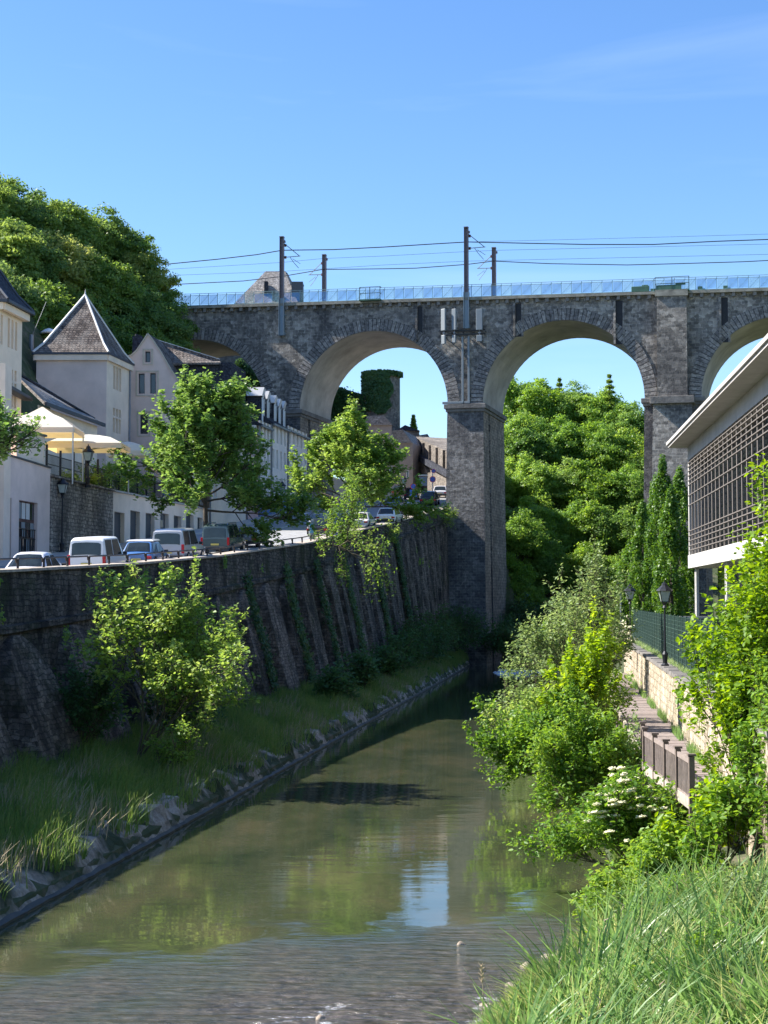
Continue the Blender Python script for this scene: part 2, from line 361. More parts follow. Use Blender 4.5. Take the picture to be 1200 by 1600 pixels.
# water
wm, t, bs = newmat('river_water'); L = t.links.new
tc = N(t, 'TexCoord'); sx = N(t, 'SeparateXYZ'); L(tc.outputs['Object'], sx.inputs[0])
mp = N(t, 'Mapping'); mp.inputs['Scale'].default_value = (.35, .16, 1); L(tc.outputs['Object'], mp.inputs[0])
n = N(t, 'TexNoise', i_Scale=1.0, i_Detail=7.0, i_Roughness=.65); L(mp.outputs[0], n.inputs['Vector'])
r = ramp(t, [(.3, (.024,.036,.018)), (.5, (.050,.058,.029)), (.7, (.085,.078,.042))]); L(n.outputs[0], r.inputs[0])
# shallow riffle near the camera: stones show, strong ripples
nr = N(t, 'TexNoise', i_Scale=.35, i_Detail=3.0); L(tc.outputs['Object'], nr.inputs['Vector'])
yr = N(t, 'Math', operation='MULTIPLY_ADD'); L(nr.outputs[0], yr.inputs[0]); yr.inputs[1].default_value = 15.0; L(sx.outputs[1], yr.inputs[2])
xr_ = N(t, 'Math', operation='MULTIPLY_ADD'); L(sx.outputs[0], xr_.inputs[0]); xr_.inputs[1].default_value = -.45; L(yr.outputs[0], xr_.inputs[2])
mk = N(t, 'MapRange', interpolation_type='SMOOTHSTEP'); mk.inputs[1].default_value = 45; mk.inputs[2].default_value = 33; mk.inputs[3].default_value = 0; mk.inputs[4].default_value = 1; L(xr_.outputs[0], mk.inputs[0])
nb = N(t, 'TexNoise', i_Scale=3.5, i_Detail=8.0, i_Roughness=.7); L(tc.outputs['Object'], nb.inputs['Vector'])
rb = ramp(t, [(.35, (.05,.05,.045)), (.55, (.12,.10,.08)), (.75, (.24,.20,.16))]); L(nb.outputs[0], rb.inputs[0])
mc = N(t, 'MixRGB'); L(mk.outputs[0], mc.inputs[0]); L(r.outputs[0], mc.inputs[1]); L(rb.outputs[0], mc.inputs[2])
# sun glitter painted as white flecks in the riffle, mixed with foam
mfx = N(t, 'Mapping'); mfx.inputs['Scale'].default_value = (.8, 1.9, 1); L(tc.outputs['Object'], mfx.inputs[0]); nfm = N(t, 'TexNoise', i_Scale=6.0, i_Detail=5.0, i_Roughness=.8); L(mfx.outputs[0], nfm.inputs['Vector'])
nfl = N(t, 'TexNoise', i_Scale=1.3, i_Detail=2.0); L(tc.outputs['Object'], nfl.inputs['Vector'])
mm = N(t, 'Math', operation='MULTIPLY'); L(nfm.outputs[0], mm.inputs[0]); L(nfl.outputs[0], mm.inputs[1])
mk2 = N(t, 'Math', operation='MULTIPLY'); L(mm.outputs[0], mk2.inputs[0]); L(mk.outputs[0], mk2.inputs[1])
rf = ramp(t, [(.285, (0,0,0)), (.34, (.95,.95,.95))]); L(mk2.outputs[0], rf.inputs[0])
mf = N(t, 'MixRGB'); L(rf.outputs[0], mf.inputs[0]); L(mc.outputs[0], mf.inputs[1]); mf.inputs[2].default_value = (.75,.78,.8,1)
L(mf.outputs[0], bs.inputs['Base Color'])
ir = N(t, 'MapRange'); ir.inputs[3].default_value = 1.33; ir.inputs[4].default_value = 1.7; L(mk.outputs[0], ir.inputs[0]); L(ir.outputs[0], bs.inputs['IOR']); bs.inputs['Specular IOR Level'].default_value = .85
rr = N(t, 'MapRange'); rr.inputs[3].default_value = .004; rr.inputs[4].default_value = .07; L(mk.outputs[0], rr.inputs[0]); L(rr.outputs[0], bs.inputs['Roughness'])
m2 = N(t, 'Mapping'); m2.inputs['Scale'].default_value = (1.1, 3.6, 1); m2.inputs['Rotation'].default_value = (0,0,R(8)); L(tc.outputs['Object'], m2.inputs[0])
w1 = N(t, 'TexNoise', i_Scale=1.5, i_Detail=5.0, i_Roughness=.6, i_Distortion=.4); L(m2.outputs[0], w1.inputs['Vector'])
np_ = N(t, 'TexNoise', i_Scale=.09, i_Detail=2.0); L(tc.outputs['Object'], np_.inputs['Vector'])
pr = N(t, 'MapRange'); pr.inputs[1].default_value = .42; pr.inputs[2].default_value = .62; pr.inputs[3].default_value = .25; pr.inputs[4].default_value = .75; L(np_.outputs[0], pr.inputs[0])
sr = N(t, 'MapRange'); sr.inputs[3].default_value = .018; sr.inputs[4].default_value = 1.0; L(mk.outputs[0], sr.inputs[0])
sm = N(t, 'Math', operation='MULTIPLY_ADD'); L(pr.outputs[0], sm.inputs[0]); sm.inputs[1].default_value = .02; L(sr.outputs[0], sm.inputs[2])
m5 = N(t, 'Mapping'); m5.inputs['Scale'].default_value = (.55, 1.5, 1); m5.inputs['Rotation'].default_value = (0,0,R(-12)); L(tc.outputs['Object'], m5.inputs[0])
w2 = N(t, 'TexNoise', i_Scale=1.0, i_Detail=1.5, i_Roughness=.4); L(m5.outputs[0], w2.inputs['Vector'])
bp0 = N(t, 'Bump', i_Distance=.06, i_Strength=.10); L(w2.outputs[0], bp0.inputs['Height'])
w3 = N(t, 'TexNoise', i_Scale=.8, i_Detail=2.0); L(m2.outputs[0], w3.inputs['Vector']); w4 = N(t, 'Math', operation='MULTIPLY_ADD'); L(w3.outputs[0], w4.inputs[0]); w4.inputs[1].default_value = 1.6; L(w1.outputs[0], w4.inputs[2])
bp = N(t, 'Bump', i_Distance=.34); mq = N(t, 'Math', operation='MULTIPLY_ADD'); L(mk.outputs[0], mq.inputs[0]); mq.inputs[1].default_value = .95; mq.inputs[2].default_value = .0
pz = N(t, 'Math', operation='MULTIPLY_ADD'); L(pr.outputs[0], pz.inputs[0]); pz.inputs[1].default_value = .012; L(mq.outputs[0], pz.inputs[2])
L(pz.outputs[0], bp.inputs['Strength']); L(w4.outputs[0], bp.inputs['Height']); L(bp0.outputs[0], bp.inputs['Normal']); L(bp.outputs[0], bs.inputs['Normal'])
b = MB()
dd = list(range(-60, 200, 4))
for D in dd: b.v += [(XL(D)-1.5, D, 0), (XR(D)+6, D, 0)]
for i in range(len(dd)-1): b.f.append((2*i, 2*i+1, 2*i+3, 2*i+2)); b.m.append(0)
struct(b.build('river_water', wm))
# rapids by the pier: churned white water, a low lumpy sheet
b = MB(); nx, ny = 40, 14
a0, a1 = P(768,1052,160).x, 16.0
for j in range(ny):
    for i in range(nx):
        x = a0 + (a1+3-a0)*i/(nx-1); y = 156 + 5.0*j/(ny-1) + math.sin(i*.3)*.6
        e = min(i, nx-1-i, j*2, (ny-1-j)*2)/4.0
        b.v.append((x, y, -.06 + min(1, e)*(.10+.34*rnd.random())))
for j in range(ny-1):
    for i in range(nx-1): b.f.append((j*nx+i, j*nx+i+1, (j+1)*nx+i+1, (j+1)*nx+i)); b.m.append(0)
foam = plain('foam', (.75,.80,.83), .4, var=.35, nscale=1.5)
struct(b.build('rapids_water', foam, smooth=True))
# road
b = MB(); dd = [-60,-20,0,20,40,50,58,63,67,72,77,84,91,97,103,109,115,122,130,138,145,152,160,168,176,182,190,200,212,225,240,260]
for D in dd:
    f = FX(D); a = WX(D)-.35
    b.v += [(f-.1, D, RZ(D)+.12), (f+1.9, D, RZ(D)+.12), (f+1.92, D, RZ(D)), (a-.9, D, RZ(D)), (a-.88, D, RZ(D)+.12), (a+.02, D, RZ(D)+.12)]
for i in range(len(dd)-1):
    for j in range(5): b.f.append((i*6+j, i*6+j+1, (i+1)*6+j+1, (i+1)*6+j)); b.m.append(0 if j == 2 else 1)
struct(b.build('road', [M['asphalt'], M['pave']]))
b = MB()
for D in np.arange(100, 200, 6.0):
    def mid(q): return (WX(q)*.42+FX(q)*.58, q, RZ(q)+.012)
    p0, p1 = Vector(mid(D)), Vector(mid(D+3)); x = Vector((.07,0,0)); b.add([p0-x, p0+x, p1+x, p1-x], [(0,1,2,3)])
for k in range(5):   # zebra crossing before the viaduct
    q = 166; xa = FX(q)+2.4+k*1.6; b.add([(xa,q,RZ(q)+.014),(xa+.8,q,RZ(q)+.014),(xa+.8+.35,q+3,RZ(q+3)+.014),(xa+.35,q+3,RZ(q+3)+.014)], [(0,1,2,3)])
struct(b.build('road_marking', M['white']))

# ---------------------------------------------------------------- the river wall
root = thing('retaining_wall', 'dark mossy buttressed stone wall holding the sloping street above the river', 'retaining wall', (WX(100), 100, 0))
b = MB(); dd = list(np.arange(14, 179, 3.0)); 
CH = lambda D: WZ(D) - float(I(D,[0,60,120,178],[2.35,2.25,1.9,1.4]))     # cornice level
for D in dd:
    x = WX(D); z = WZ(D); c = CH(D)
    b.v += [(x-.95, D, .5), (x-.95, D, z-.02), (x-.08, D, z-.02), (x-.02, D, c+.28), (x+.16, D, c+.24), (x+.16, D, c), (x-.05, D, c-.06), (x+.32, D, 1.0)]
for i in range(len(dd)-1):
    for j in range(7): b.f.append((i*8+j, (i+1)*8+j, (i+1)*8+j+1, i*8+j+1)); b.m.append(0)
b.add([b.v[(len(dd)-1)*8+j] for j in range(8)], [tuple(range(8))])
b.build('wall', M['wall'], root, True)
b = MB()
for D in dd:
    x = WX(D); z = WZ(D); b.v += [(x-.95, D, z-.02), (x-.95, D, z+.08), (x+.07, D, z+.08), (x+.07, D, z-.02)]
for i in range(len(dd)-1):
    for j in range(4): b.f.append((i*4+j, (i+1)*4+j, (i+1)*4+(j+1)%4, i*4+(j+1)%4)); b.m.append(0)
b.build('coping', M['coping'], root, True)
# buttresses: battered, round headed
D = 36.0; k = 0
while D < 172:
    wdt = float(I(D, [36,60,90,130,172], [4.6,4.3,3.6,2.3,1.5])); gap = float(I(D, [36,60,90,130,172], [2.6,2.5,2.1,1.6,1.1]))
    Dc = D+wdt/2; sl_ = (WX(Dc+2)-WX(Dc-2))/4; ct = CH(Dc)-.08
    run = min(2.3, (XL(Dc)-WX(Dc))*.45)*float(I(Dc,[60,120],[1,.85]))
    b = MB(); outer = []; inner = []; base = .7; NS = 9
    prof = [(-.5, 0)] + [(-.5*math.cos(math.pi*i/NS/1.0)*1.0, 0) for i in range(0)]
    rad = wdt/2; zc = ct - rad*1.15
    pts = [(-rad, base)] + [(-rad*math.cos(math.pi*i/NS), zc + rad*1.15*math.sin(math.pi*i/NS)) for i in range(NS+1)] + [(rad, base)]
    jit = rnd.uniform(-.15,.15)
    for (q, z) in pts:
        y = Dc+q; xb = WX(Dc) + sl_*q
        hgt = (ct - z)/(ct-base)
        spread = 1+.12*hgt
        outer.append((xb + .12 + (run+jit)*hgt**.9, Dc+q*spread, z)); inner.append((xb-.2, y, z))
    b.prism(outer, inner)
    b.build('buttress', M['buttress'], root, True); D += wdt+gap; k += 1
# narrow arch heads linking the buttresses: a shallow corbel band
b = MB()
for i in range(len(dd)-1):
    pass
# low street railing on the wall: posts and a tube bent down at each end
posts = np.arange(40, 130, 1.25)
hr = thing('street_railing', 'low dark tubular railing along the top of the river wall beside the parked cars', 'railing', (WX(85), 85, WZ(85)))
q = 40.0; bars = MB()
while q < 128:
    a0 = Vector((WX(q)-.3, q, WZ(q)+.08)); q2 = q+2.8; a1 = Vector((WX(q2)-.3, q2, WZ(q2)+.08)); up = Vector((0,0,.38))
    bars.tube([a0+up*.6, a0+Vector((0,.12,0))+up, a1-Vector((0,.12,0))+up, a1+up*.6], .04, 6); q += 2.95
bars.build('rail', M['rail'], hr, True)
q = 40.0
while q < 128:
    a0 = Vector((WX(q)-.3, q, WZ(q)+.08)); bb = MB(); bb.tube([a0-Vector((0,0,.05)), a0+Vector((0,0,.36))], .05, 6); bb.build('post', M['rail'], hr, True); q += 2.95
# stone kerb at the water's left edge
b = MB(); dd2 = np.arange(14, 181, .42)
for D in dd2:
    x = XL(D); j = rnd.uniform(-.05,.05); jz = rnd.uniform(-.05,.05)
    g = math.sin(D*.9)*.12+math.sin(D*2.3)*.1+rnd.uniform(-.1,.1)
    b.v += [(x-.95+j, D, .84+jz), (x-.5+g, D, .70+g*.6+jz), (x-.18+g*.5+j, D, .44+jz*1.5-g*.3), (x+.02+j, D, .13+jz*.6), (x+.12+j*.6, D, .06), (x+.14, D, -.4)]
for i in range(len(dd2)-1):
    for j in range(5): b.f.append((i*6+j, i*6+j+1, (i+1)*6+j+1, (i+1)*6+j)); b.m.append(1 if j == 3 or j == 4 else 0)
kerbm, t, bs = newmat('bank_stone'); L = t.links.new; tc = N(t, 'TexCoord')
n1 = N(t, 'TexNoise', i_Scale=2.6, i_Detail=9.0, i_Roughness=.72); n2 = N(t, 'TexNoise', i_Scale=.55, i_Detail=5.0); L(tc.outputs['Object'], n1.inputs['Vector']); L(tc.outputs['Object'], n2.inputs['Vector'])
r1 = ramp(t, [(.3, (.10,.085,.07)), (.5, (.36,.31,.26)), (.68, (.62,.55,.48))]); r2 = ramp(t, [(.46, (0,0,0)), (.56, (1,1,1))]); L(n1.outputs[0], r1.inputs[0]); L(n2.outputs[0], r2.inputs[0])
mx5 = N(t, 'MixRGB'); L(r2.outputs[0], mx5.inputs[0]); mx5.inputs[2].default_value = (.035,.055,.02,1); L(r1.outputs[0], mx5.inputs[1]); L(mx5.outputs[0], bs.inputs['Base Color']); bs.inputs['Roughness'].default_value = .9
bp5 = N(t, 'Bump', i_Strength=1.0, i_Distance=.2); L(n1.outputs[0], bp5.inputs['Height']); L(bp5.outputs[0], bs.inputs['Normal'])
dk = plain('wet_stone', (.05,.05,.045), .6, var=.4)
tag(b.build('stone_embankment', [kerbm, dk]), 'low pale stone edging along the left waterline under the grass bank', 'embankment')

# ================================================================ VIADUCT (local frame: x along, y depth, z up)
A0 = P(732, 600, 178); ud = Vector((.9678,-.2516,0)); nd = Vector((.2516,.9678,0)); TH = 12.5
vrz = math.atan2(ud.y, ud.x)
VO = Vector((A0.x, A0.y, 0))
def S(px):   # coordinate along the front face seen at pixel column px
    k = (px-600)/FP*1.0/(_cp + 0.00)  # small pitch effect ignored
    # ray X = k*Y : VO + s*ud
    return (k*VO.y - VO.x)/(ud.x - k*ud.y)
SPR = P(732, 631, 178).z; TOPZ = P(732, 470, 178).z
def TZ(s): return TOPZ - .017*s
arches = [(S(198), S(413)), (S(468), S(700)), (S(755), S(1009)), (S(1098), S(1352))]
a = arches; arches = [(a[0][0]-20.5, a[0][0]-4.2)] + a + [(a[3][1]+4, a[3][1]+22.5)]
print('arches', arches, SPR, TOPZ, [ (q-p)/2 for p,q in arches])
vi = thing('stone_viaduct', 'tall grey stone railway viaduct of round arches crossing the whole valley', 'viaduct', VO, vrz)
front = MB(); NA = 36; depth = TH
def archpts(p, q, off=0):
    c = (p+q)/2; r = (q-p)/2; return [(c-(r+off)*math.cos(math.pi*i/NA), SPR + (r+off)*math.sin(math.pi*i/NA)) for i in range(NA+1)]
for (yy, flip) in ((0, False), (depth, True)):
    for (p, q) in arches:
        ap = archpts(p, q)
        for i in range(NA):
            (x0,z0),(x1,z1) = ap[i], ap[i+1]; f = [(x0,yy,z0),(x1,yy,z1),(x1,yy,TZ(x1)),(x0,yy,TZ(x0))]
            front.add(f if not flip else f[::-1], [(0,1,2,3)])
    ends = [(-95, arches[0][0])] + [(arches[i][1], arches[i+1][0]) for i in range(len(arches)-1)] + [(arches[-1][1], 75)]
    for (p, q) in ends:
        f = [(p,yy,SPR),(q,yy,SPR),(q,yy,TZ(q)),(p,yy,TZ(p))]; front.add(f if not flip else f[::-1], [(0,1,2,3)])
front.add([(-95,0,TZ(-95)),(75,0,TZ(75)),(75,depth,TZ(75)),(-95,depth,TZ(-95))], [(0,1,2,3)])
front.build('spandrel_wall', M['viaduct'], vi)
for (p, q) in arches:
    b = MB(); ap = archpts(p, q)
    for i in range(NA): (x0,z0),(x1,z1) = ap[i], ap[i+1]; b.add([(x0,0.02,z0),(x0,depth-.02,z0),(x1,depth-.02,z1),(x1,0.02,z1)], [(0,1,2,3)])
    b.build('vault', M['soffit'], vi, smooth=True)
    # ring of voussoirs, slightly proud, with uv around the arc
    b = MB(); a1 = archpts(p, q); a2 = archpts(p, q, 1.35); r = (q-p)/2
    me = bpy.data.meshes.new('arch_ring'); vs = []; fs = []; uvs = []
    for i in range(NA):
        quad = [(a1[i][0],-.07,a1[i][1]),(a1[i+1][0],-.07,a1[i+1][1]),(a2[i+1][0],-.07,a2[i+1][1]),(a2[i][0],-.07,a2[i][1])]
        o = len(vs); vs += quad; fs.append((o,o+1,o+2,o+3)); u0 = math.pi*r*i/NA; u1 = math.pi*r*(i+1)/NA; uvs += [(u0,0),(u1,0),(u1,1.35),(u0,1.35)]
        o = len(vs); vs += [quad[0],(quad[0][0],.05,quad[0][2]),(quad[1][0],.05,quad[1][2]),quad[1]]; fs.append((o,o+1,o+2,o+3)); uvs += [(u0,0),(u0,.1),(u1,.1),(u1,0)]
    me.from_pydata(vs, [], fs); ul = me.uv_layers.new(name='UVMap')
    for li, uv in enumerate(uvs): ul.data[li].uv = uv
    me.materials.append(M['ring']); o = bpy.data.objects.new('arch_ring', me); COL.objects.link(o); o.parent = vi
# piers
gaps = [(arches[i][1], arches[i+1][0]) for i in range(len(arches)-1)]
for gi, (p, q) in enumerate(gaps):
    wdt = q-p; c = (p+q)/2
    big = wdt > 5.2
    bz = -1.5 if gi >= 2 else (RZ(178)-3 if gi == 1 else RZ(178)-2)
    b = MB()
    hb, ht = wdt/2+.45, wdt/2+.05
    zt = SPR-.75
    def blk(x0b, x1b, x0t, x1t, y0b, y0t, y1, m=0):
        b.add([(x0b,y0b,bz),(x1b,y0b,bz),(x1b,y1,bz),(x0b,y1,bz),(x0t,y0t,zt),(x1t,y0t,zt),(x1t,y1,zt),(x0t,y1,zt)],
              [(0,1,5,4)], 0)
        b.add([(x0b,y0b,bz),(x1b,y0b,bz),(x1b,y1,bz),(x0b,y1,bz),(x0t,y0t,zt),(x1t,y0t,zt),(x1t,y1,zt),(x0t,y1,zt)],
              [(1,2,6,5),(2,3,7,6),(3,0,4,7),(4,5,6,7)], 1)
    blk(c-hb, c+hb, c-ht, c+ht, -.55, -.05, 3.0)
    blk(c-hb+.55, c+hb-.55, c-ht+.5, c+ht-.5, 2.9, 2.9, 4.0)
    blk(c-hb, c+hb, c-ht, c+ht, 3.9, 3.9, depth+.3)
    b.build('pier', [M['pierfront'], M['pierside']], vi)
    b = MB(); b.box((c, depth/2, SPR-.28), (wdt+.75, depth+.8, .5)); b.box((c, depth/2, SPR-.70), (wdt+.4, depth+.45, .33)); b.build('pier_cap', M['cap'], vi, bevel=.04)
# big pilaster on the wide pier
pl0, pl1 = S(1030), S(1077)
b = MB(); c = (pl0+pl1)/2; wd = pl1-pl0
b.box((c, -.45, (SPR+TZ(c))/2), (wd, .9, TZ(c)-SPR)); b.build('pilaster', M['viaduct'], vi)
b = MB(); bz = -1.5; hb = wd/2+1.1; ht = wd/2+.45
b.add([(c-hb,-1.8,bz),(c+hb,-1.8,bz),(c+hb,.0,bz),(c-hb,.0,bz),(c-ht,-1.15,SPR-.78),(c+ht,-1.15,SPR-.78),(c+ht,.0,SPR-.78),(c-ht,.0,SPR-.78)], [(0,1,5,4),(1,2,6,5),(3,0,4,7),(4,5,6,7)])
b.build('pier_buttress', M['viaduct'], vi)
b = MB(); b.box((c, -.8, SPR-.40), (wd+1.5, 1.5, .8)); b.build('pier_cap', M['cap'], vi, bevel=.04)
# drainage recesses above the haunches: their shade painted as flat dark strips
for px, w_, z0p, z1p in ((657,.55,480,532),(811.5,.65,479,526),(970,.75,466,538),(1136,.7,462,535)):
    s = S(px); zt = TZ(s)-.5; zb = SPR + math.sqrt(max(0, 0)) 
    zb = P(px, z1p, VO.y + s*ud.y).z
    b = MB()
    # frame of thin raised jambs makes a shaft
    b.box((s-w_/2-.12, -.14, (zt+zb)/2), (.24, .3, zt-zb)); b.box((s+w_/2+.12, -.05, (zt+zb)/2), (.24, .1, zt-zb))
    b.build('drain_jamb', M['viaduct'], vi)
    b = MB(); b.box((s, -.01, (zt+zb)/2), (w_, .05, zt-zb)); b.build('drain_slot', plain('slot_shade', (.018,.019,.024), .7, var=.4), vi)  # near-black colour stands for the shade inside the slot
# cornice
b = MB()
def strip(x0, x1, y0, y1, dz0, dz1):
    b.add([(x0,y0,TZ(x0)+dz0),(x1,y0,TZ(x1)+dz0),(x1,y1,TZ(x1)+dz0),(x0,y1,TZ(x0)+dz0),(x0,y0,TZ(x0)+dz1),(x1,y0,TZ(x1)+dz1),(x1,y1,TZ(x1)+dz1),(x0,y1,TZ(x0)+dz1)], [(3,2,1,0),(4,5,6,7),(0,1,5,4),(1,2,6,5),(2,3,7,6),(3,0,4,7)])
strip(-95, 75, -.5, depth+.5, .0, .30)
cm = plain('cornice_stone', (.27,.26,.22), .9, var=.45, nscale=1.2, bump=.4)
b.build('cornice', cm, vi)
b = MB(); b.box((0,0,0), (.35, .36, .42)); cb0 = b.build('corbel', M['cap'], vi); x = -56; cb0.location = (x, -.2, TZ(x)-.22); x += 1.12
while x < 44:
    o = cb0.copy(); COL.objects.link(o); o.parent = vi; o.location = (x, -.2, TZ(x)-.22); x += 1.12
b = MB(); strip(pl0-.15, pl1+.15, -1.05, -.45, -.32, .36); b.build('cornice_block', cm, vi)
# ballast/track bed
b = MB(); strip(-95, 75, .6, depth-.6, .3, .55); b.build('track_bed', M['asphalt'], vi)
# railing with pale safety panels
panel = plain('panel_blue', (.16,.42,.80), .35, var=.12, nscale=.7)
b2 = panel.node_tree.nodes['Principled BSDF']; b2.inputs['Alpha'].default_value = .55
panel2 = plain('panel_green', (.34,.56,.52), .35, var=.12, nscale=.7); panel2.node_tree.nodes['Principled BSDF'].inputs['Alpha'].default_value = .4
b = MB()
for x0 in np.arange(-60, 46, 8.0):
    for dz in (.38, 1.55, 1.75): b.bar((x0, -.35, TZ(x0)+dz), (x0+8, -.35, TZ(x0+8)+dz), .05)
rl = b.build('railing', M['greenpale'] if 'greenpale' in M else plain('rail_palegreen', (.22,.34,.33), .5, var=.2), vi)
b = MB(); bp_ = MB()
for i, x in enumerate(np.arange(-60, 46, 1.12)):
    b.box((x, -.35, TZ(x)+1.0), (.06, .06, 1.5)); 
    x1 = x+1.12
    bp_.add([(x+.08,-.33,TZ(x)+.45),(x1-.04,-.33,TZ(x)+.45),(x1-.04,-.33,TZ(x)+1.5),(x+.08,-.33,TZ(x)+1.5)], [(0,1,2,3)], 1 if i % 3 == 0 else 0)
    b.bar((x+.08,-.34,TZ(x)+.45), (x1-.04,-.34,TZ(x)+1.5), .025)
o = b.build('railing_post_row', plain('rail_bluegreen', (.16,.30,.34), .5, var=.2), rl); 
o = bp_.build('safety_panel_row', [panel, panel2], rl)
# far side parapet rail
b = MB()
for x0 in np.arange(-60, 46, 8.0): b.bar((x0, depth+.2, TZ(x0)+1.4), (x0+8, depth+.2, TZ(x0+8)+1.4), .06)
for x in np.arange(-60, 46, 2.2): b.box((x, depth+.2, TZ(x)+.85), (.06,.06,1.1))
b.build('far_railing', plain('rail_green2', (.12,.2,.18), .5), rl)
def vloc(s, y, z): return VO + ud*s + nd*y + Vector((0,0,z))
# green refuge cages and boxes on the railing
def cage(px0, px1, lab, solid):
    s0, s1 = S(px0), S(px1); r0 = thing('refuge_cage', lab, 'safety cage', vloc((s0+s1)/2, -.5, TZ((s0+s1)/2)+.3), vrz, 'green cages on the viaduct parapet')
    b = MB(); w_ = s1-s0
    for i in (-1, 0, 1):
        b.box((i*w_/2, -.45, .7), (.07,.07,1.5))
    for dz in (.05,.75,1.45): b.bar((-w_/2,-.45,dz), (w_/2,-.45,dz), .06); b.bar((-w_/2,-.45,dz), (-w_/2,.1,dz), .06); b.bar((w_/2,-.45,dz), (w_/2,.1,dz), .06)
    b.build('cage_frame', M['green'], r0)
    b = MB(); b.box((0, -.2, -.02), (w_+.1, .7, .14)); b.build('floor_plate', M['greenbox'], r0)
    if solid: b = MB(); b.box((-w_*.1, -.3, .33), (w_*.75, .3, .55)); b.box((w_*.25,-.3,.68),(w_*.3,.25,.2)); b.build('cover_panel', M['greenbox'], r0, bevel=.02)
cage(565, 597, 'small green refuge cage on the parapet above the middle arch', False)
cage(1028, 1081, 'long green refuge cage with covered front above the wide pier', True)
b = MB(); s0, s1 = S(990), S(1018); cc = (s0+s1)/2; b.box((0,0,.35), (s1-s0,.4,.6)); b.box((.5,0,.7), ((s1-s0)*.35,.35,.16)); b.box((1.6,0,.2),(1.0,.35,.25))
o = b.build('relay_box', M['greenbox'], bevel=.03); o.location = vloc(cc, -.2, TZ(cc)+.3); o.rotation_euler.z = vrz; tag(o, 'dark green equipment box on the parapet left of the long cage', 'equipment box')
for pxx, nm in ((1098,'first'),(1138,'second')):
    b = MB(); b.box((0,0,.22), (.5,.3,.45)); b.box((.35,0,.1), (.4,.25,.2)); o = b.build('relay_box', M['greenbox'], bevel=.03); o.location = vloc(S(pxx), -.2, TZ(S(pxx))+.3); o.rotation_euler.z = vrz
    tag(o, f'{nm} small green box on the parapet right of the long cage', 'equipment box')
# ---------------------------------------------------------------- masts, wires, antennas
def mast(px, ytop, ybot, y, lab, side, low):
    s = S(px) if y < 3 else (P(px,450,VO.y+S(px)*ud.y+y*nd.y)-VO).dot(ud)
    dy = VO.y + s*ud.y + y*nd.y
    zt = P(px, ytop, dy).z; zb = P(px, ybot, dy).z if y < 3 else TZ(s)+.5
    r0 = thing('catenary_mast', lab, 'mast', vloc(s, y, zb), vrz, 'overhead line masts on the viaduct')
    h = zt-zb; b = MB(); split = max(.5, TZ(s)+.9-zb) if low else .0
    def ib(z0, z1, wd, mb):
        mb.box((-wd/2,0,(z0+z1)/2),(.05,wd,z1-z0)); mb.box((wd/2,0,(z0+z1)/2),(.05,wd,z1-z0)); mb.box((0,0,(z0+z1)/2),(wd-.05,.05,z1-z0))
    ib(split, h, .42, b); b.box((0,0,h+.05),(.5,.5,.1)); b.box((.28,0,h-.5),(.25,.3,.25)); b.build('upper_post', M['mast'], r0)
    if low:
        b = MB(); ib(0, split-.01, .55, b); b.box((0,.25,h*.0+.2),(.7,.5,.3)); b.box((0,.25,split*.55),(.75,.5,.2)); b.build('lower_post', M['mastlow'], r0)
    b = MB(); sg = side
    b.tube([(0,.2,h-.5),(sg*2.0,.4,h-2.2)], .045, 5); b.tube([(0,.2,h-2.3),(sg*2.1,.4,h-2.2)], .05, 5)
    b.tube([(sg*.9,.3,h-2.3),(sg*1.3,.35,h-2.9),(sg*1.9,.4,h-3.6)], .035, 5); b.tube([(sg*1.2,.3,h-2.5),(sg*2.1,.4,h-3.1)], .03, 5)
    b.build('bracket_arm', M['metal'], r0)
    for dz in (.9, 2.3): b = MB(); b.lathe([(.09,0),(.16,.05),(.09,.1),(.16,.15),(.09,.2),(.16,.25),(.09,.3)], (sg*.35,.25,h-dz-.15), 8); b.build('insulator', M['rim'] if False else plain('insulator_brown', (.12,.05,.04), .3), r0)
    return s, zt
mast(441, 371, 524, -.45, 'tall catenary mast fixed to the viaduct face above the left piers', 1, True)
mast(731, 356, 513, -.45, 'tallest catenary mast fixed to the viaduct face beside the antennas', 1, True)
mast(504, 399, 470, 9.5, 'short catenary mast behind the railing left of centre', -1, False)
mast(771, 388, 463, 9.5, 'short catenary mast behind the railing right of the tallest mast', -1, False)
def wire(pts, y, lab, th=.035, mt='black'):
    q = []
    for px, py in pts:
        D = VO.y + S(px)*ud.y + y*nd.y; s = (P(px,py,D)-VO).dot(ud); D = VO.y + s*ud.y + y*nd.y; q.append(P(px,py,D))
    b = MB(); b.tube(q, th, 4); o = b.build('overhead_wire', M[mt]); tag(o, lab, 'overhead wire', 'overhead wires along the viaduct')
wire([(200,420),(268,412),(340,405),(400,398),(441,391),(520,390),(600,386),(680,381),(731,378)], 0, 'thick upper feeder wire left of the tallest mast', .055)
wire([(731,378),(820,380),(920,382),(1020,382),(1120,377),(1260,372)], 0, 'thick upper feeder wire right of the tallest mast', .055)
wire([(200,450),(281,444),(380,439),(440,432),(504,421),(600,420),(650,419),(731,413),(771,408)], 9.5, 'thick lower feeder wire left of the right short mast', .05)
wire([(771,408),(860,412),(980,414),(1060,412),(1160,409),(1260,404)], 9.5, 'thick lower feeder wire right of the right short mast', .05)
wire([(200,425),(276,420),(441,410),(504,404),(600,400),(731,393),(780,391),(1000,386),(1260,380)], 4, 'thin pale contact wire just below the upper feeder', .018)
wire([(200,433),(276,430),(441,424),(600,414),(731,408),(1000,402),(1260,396)], 4, 'thin pale contact wire between the two thick feeders', .018)
wire([(731,378),(900,374),(1050,370),(1260,364)], 2, 'thin pale wire above the upper feeder on the right', .016)
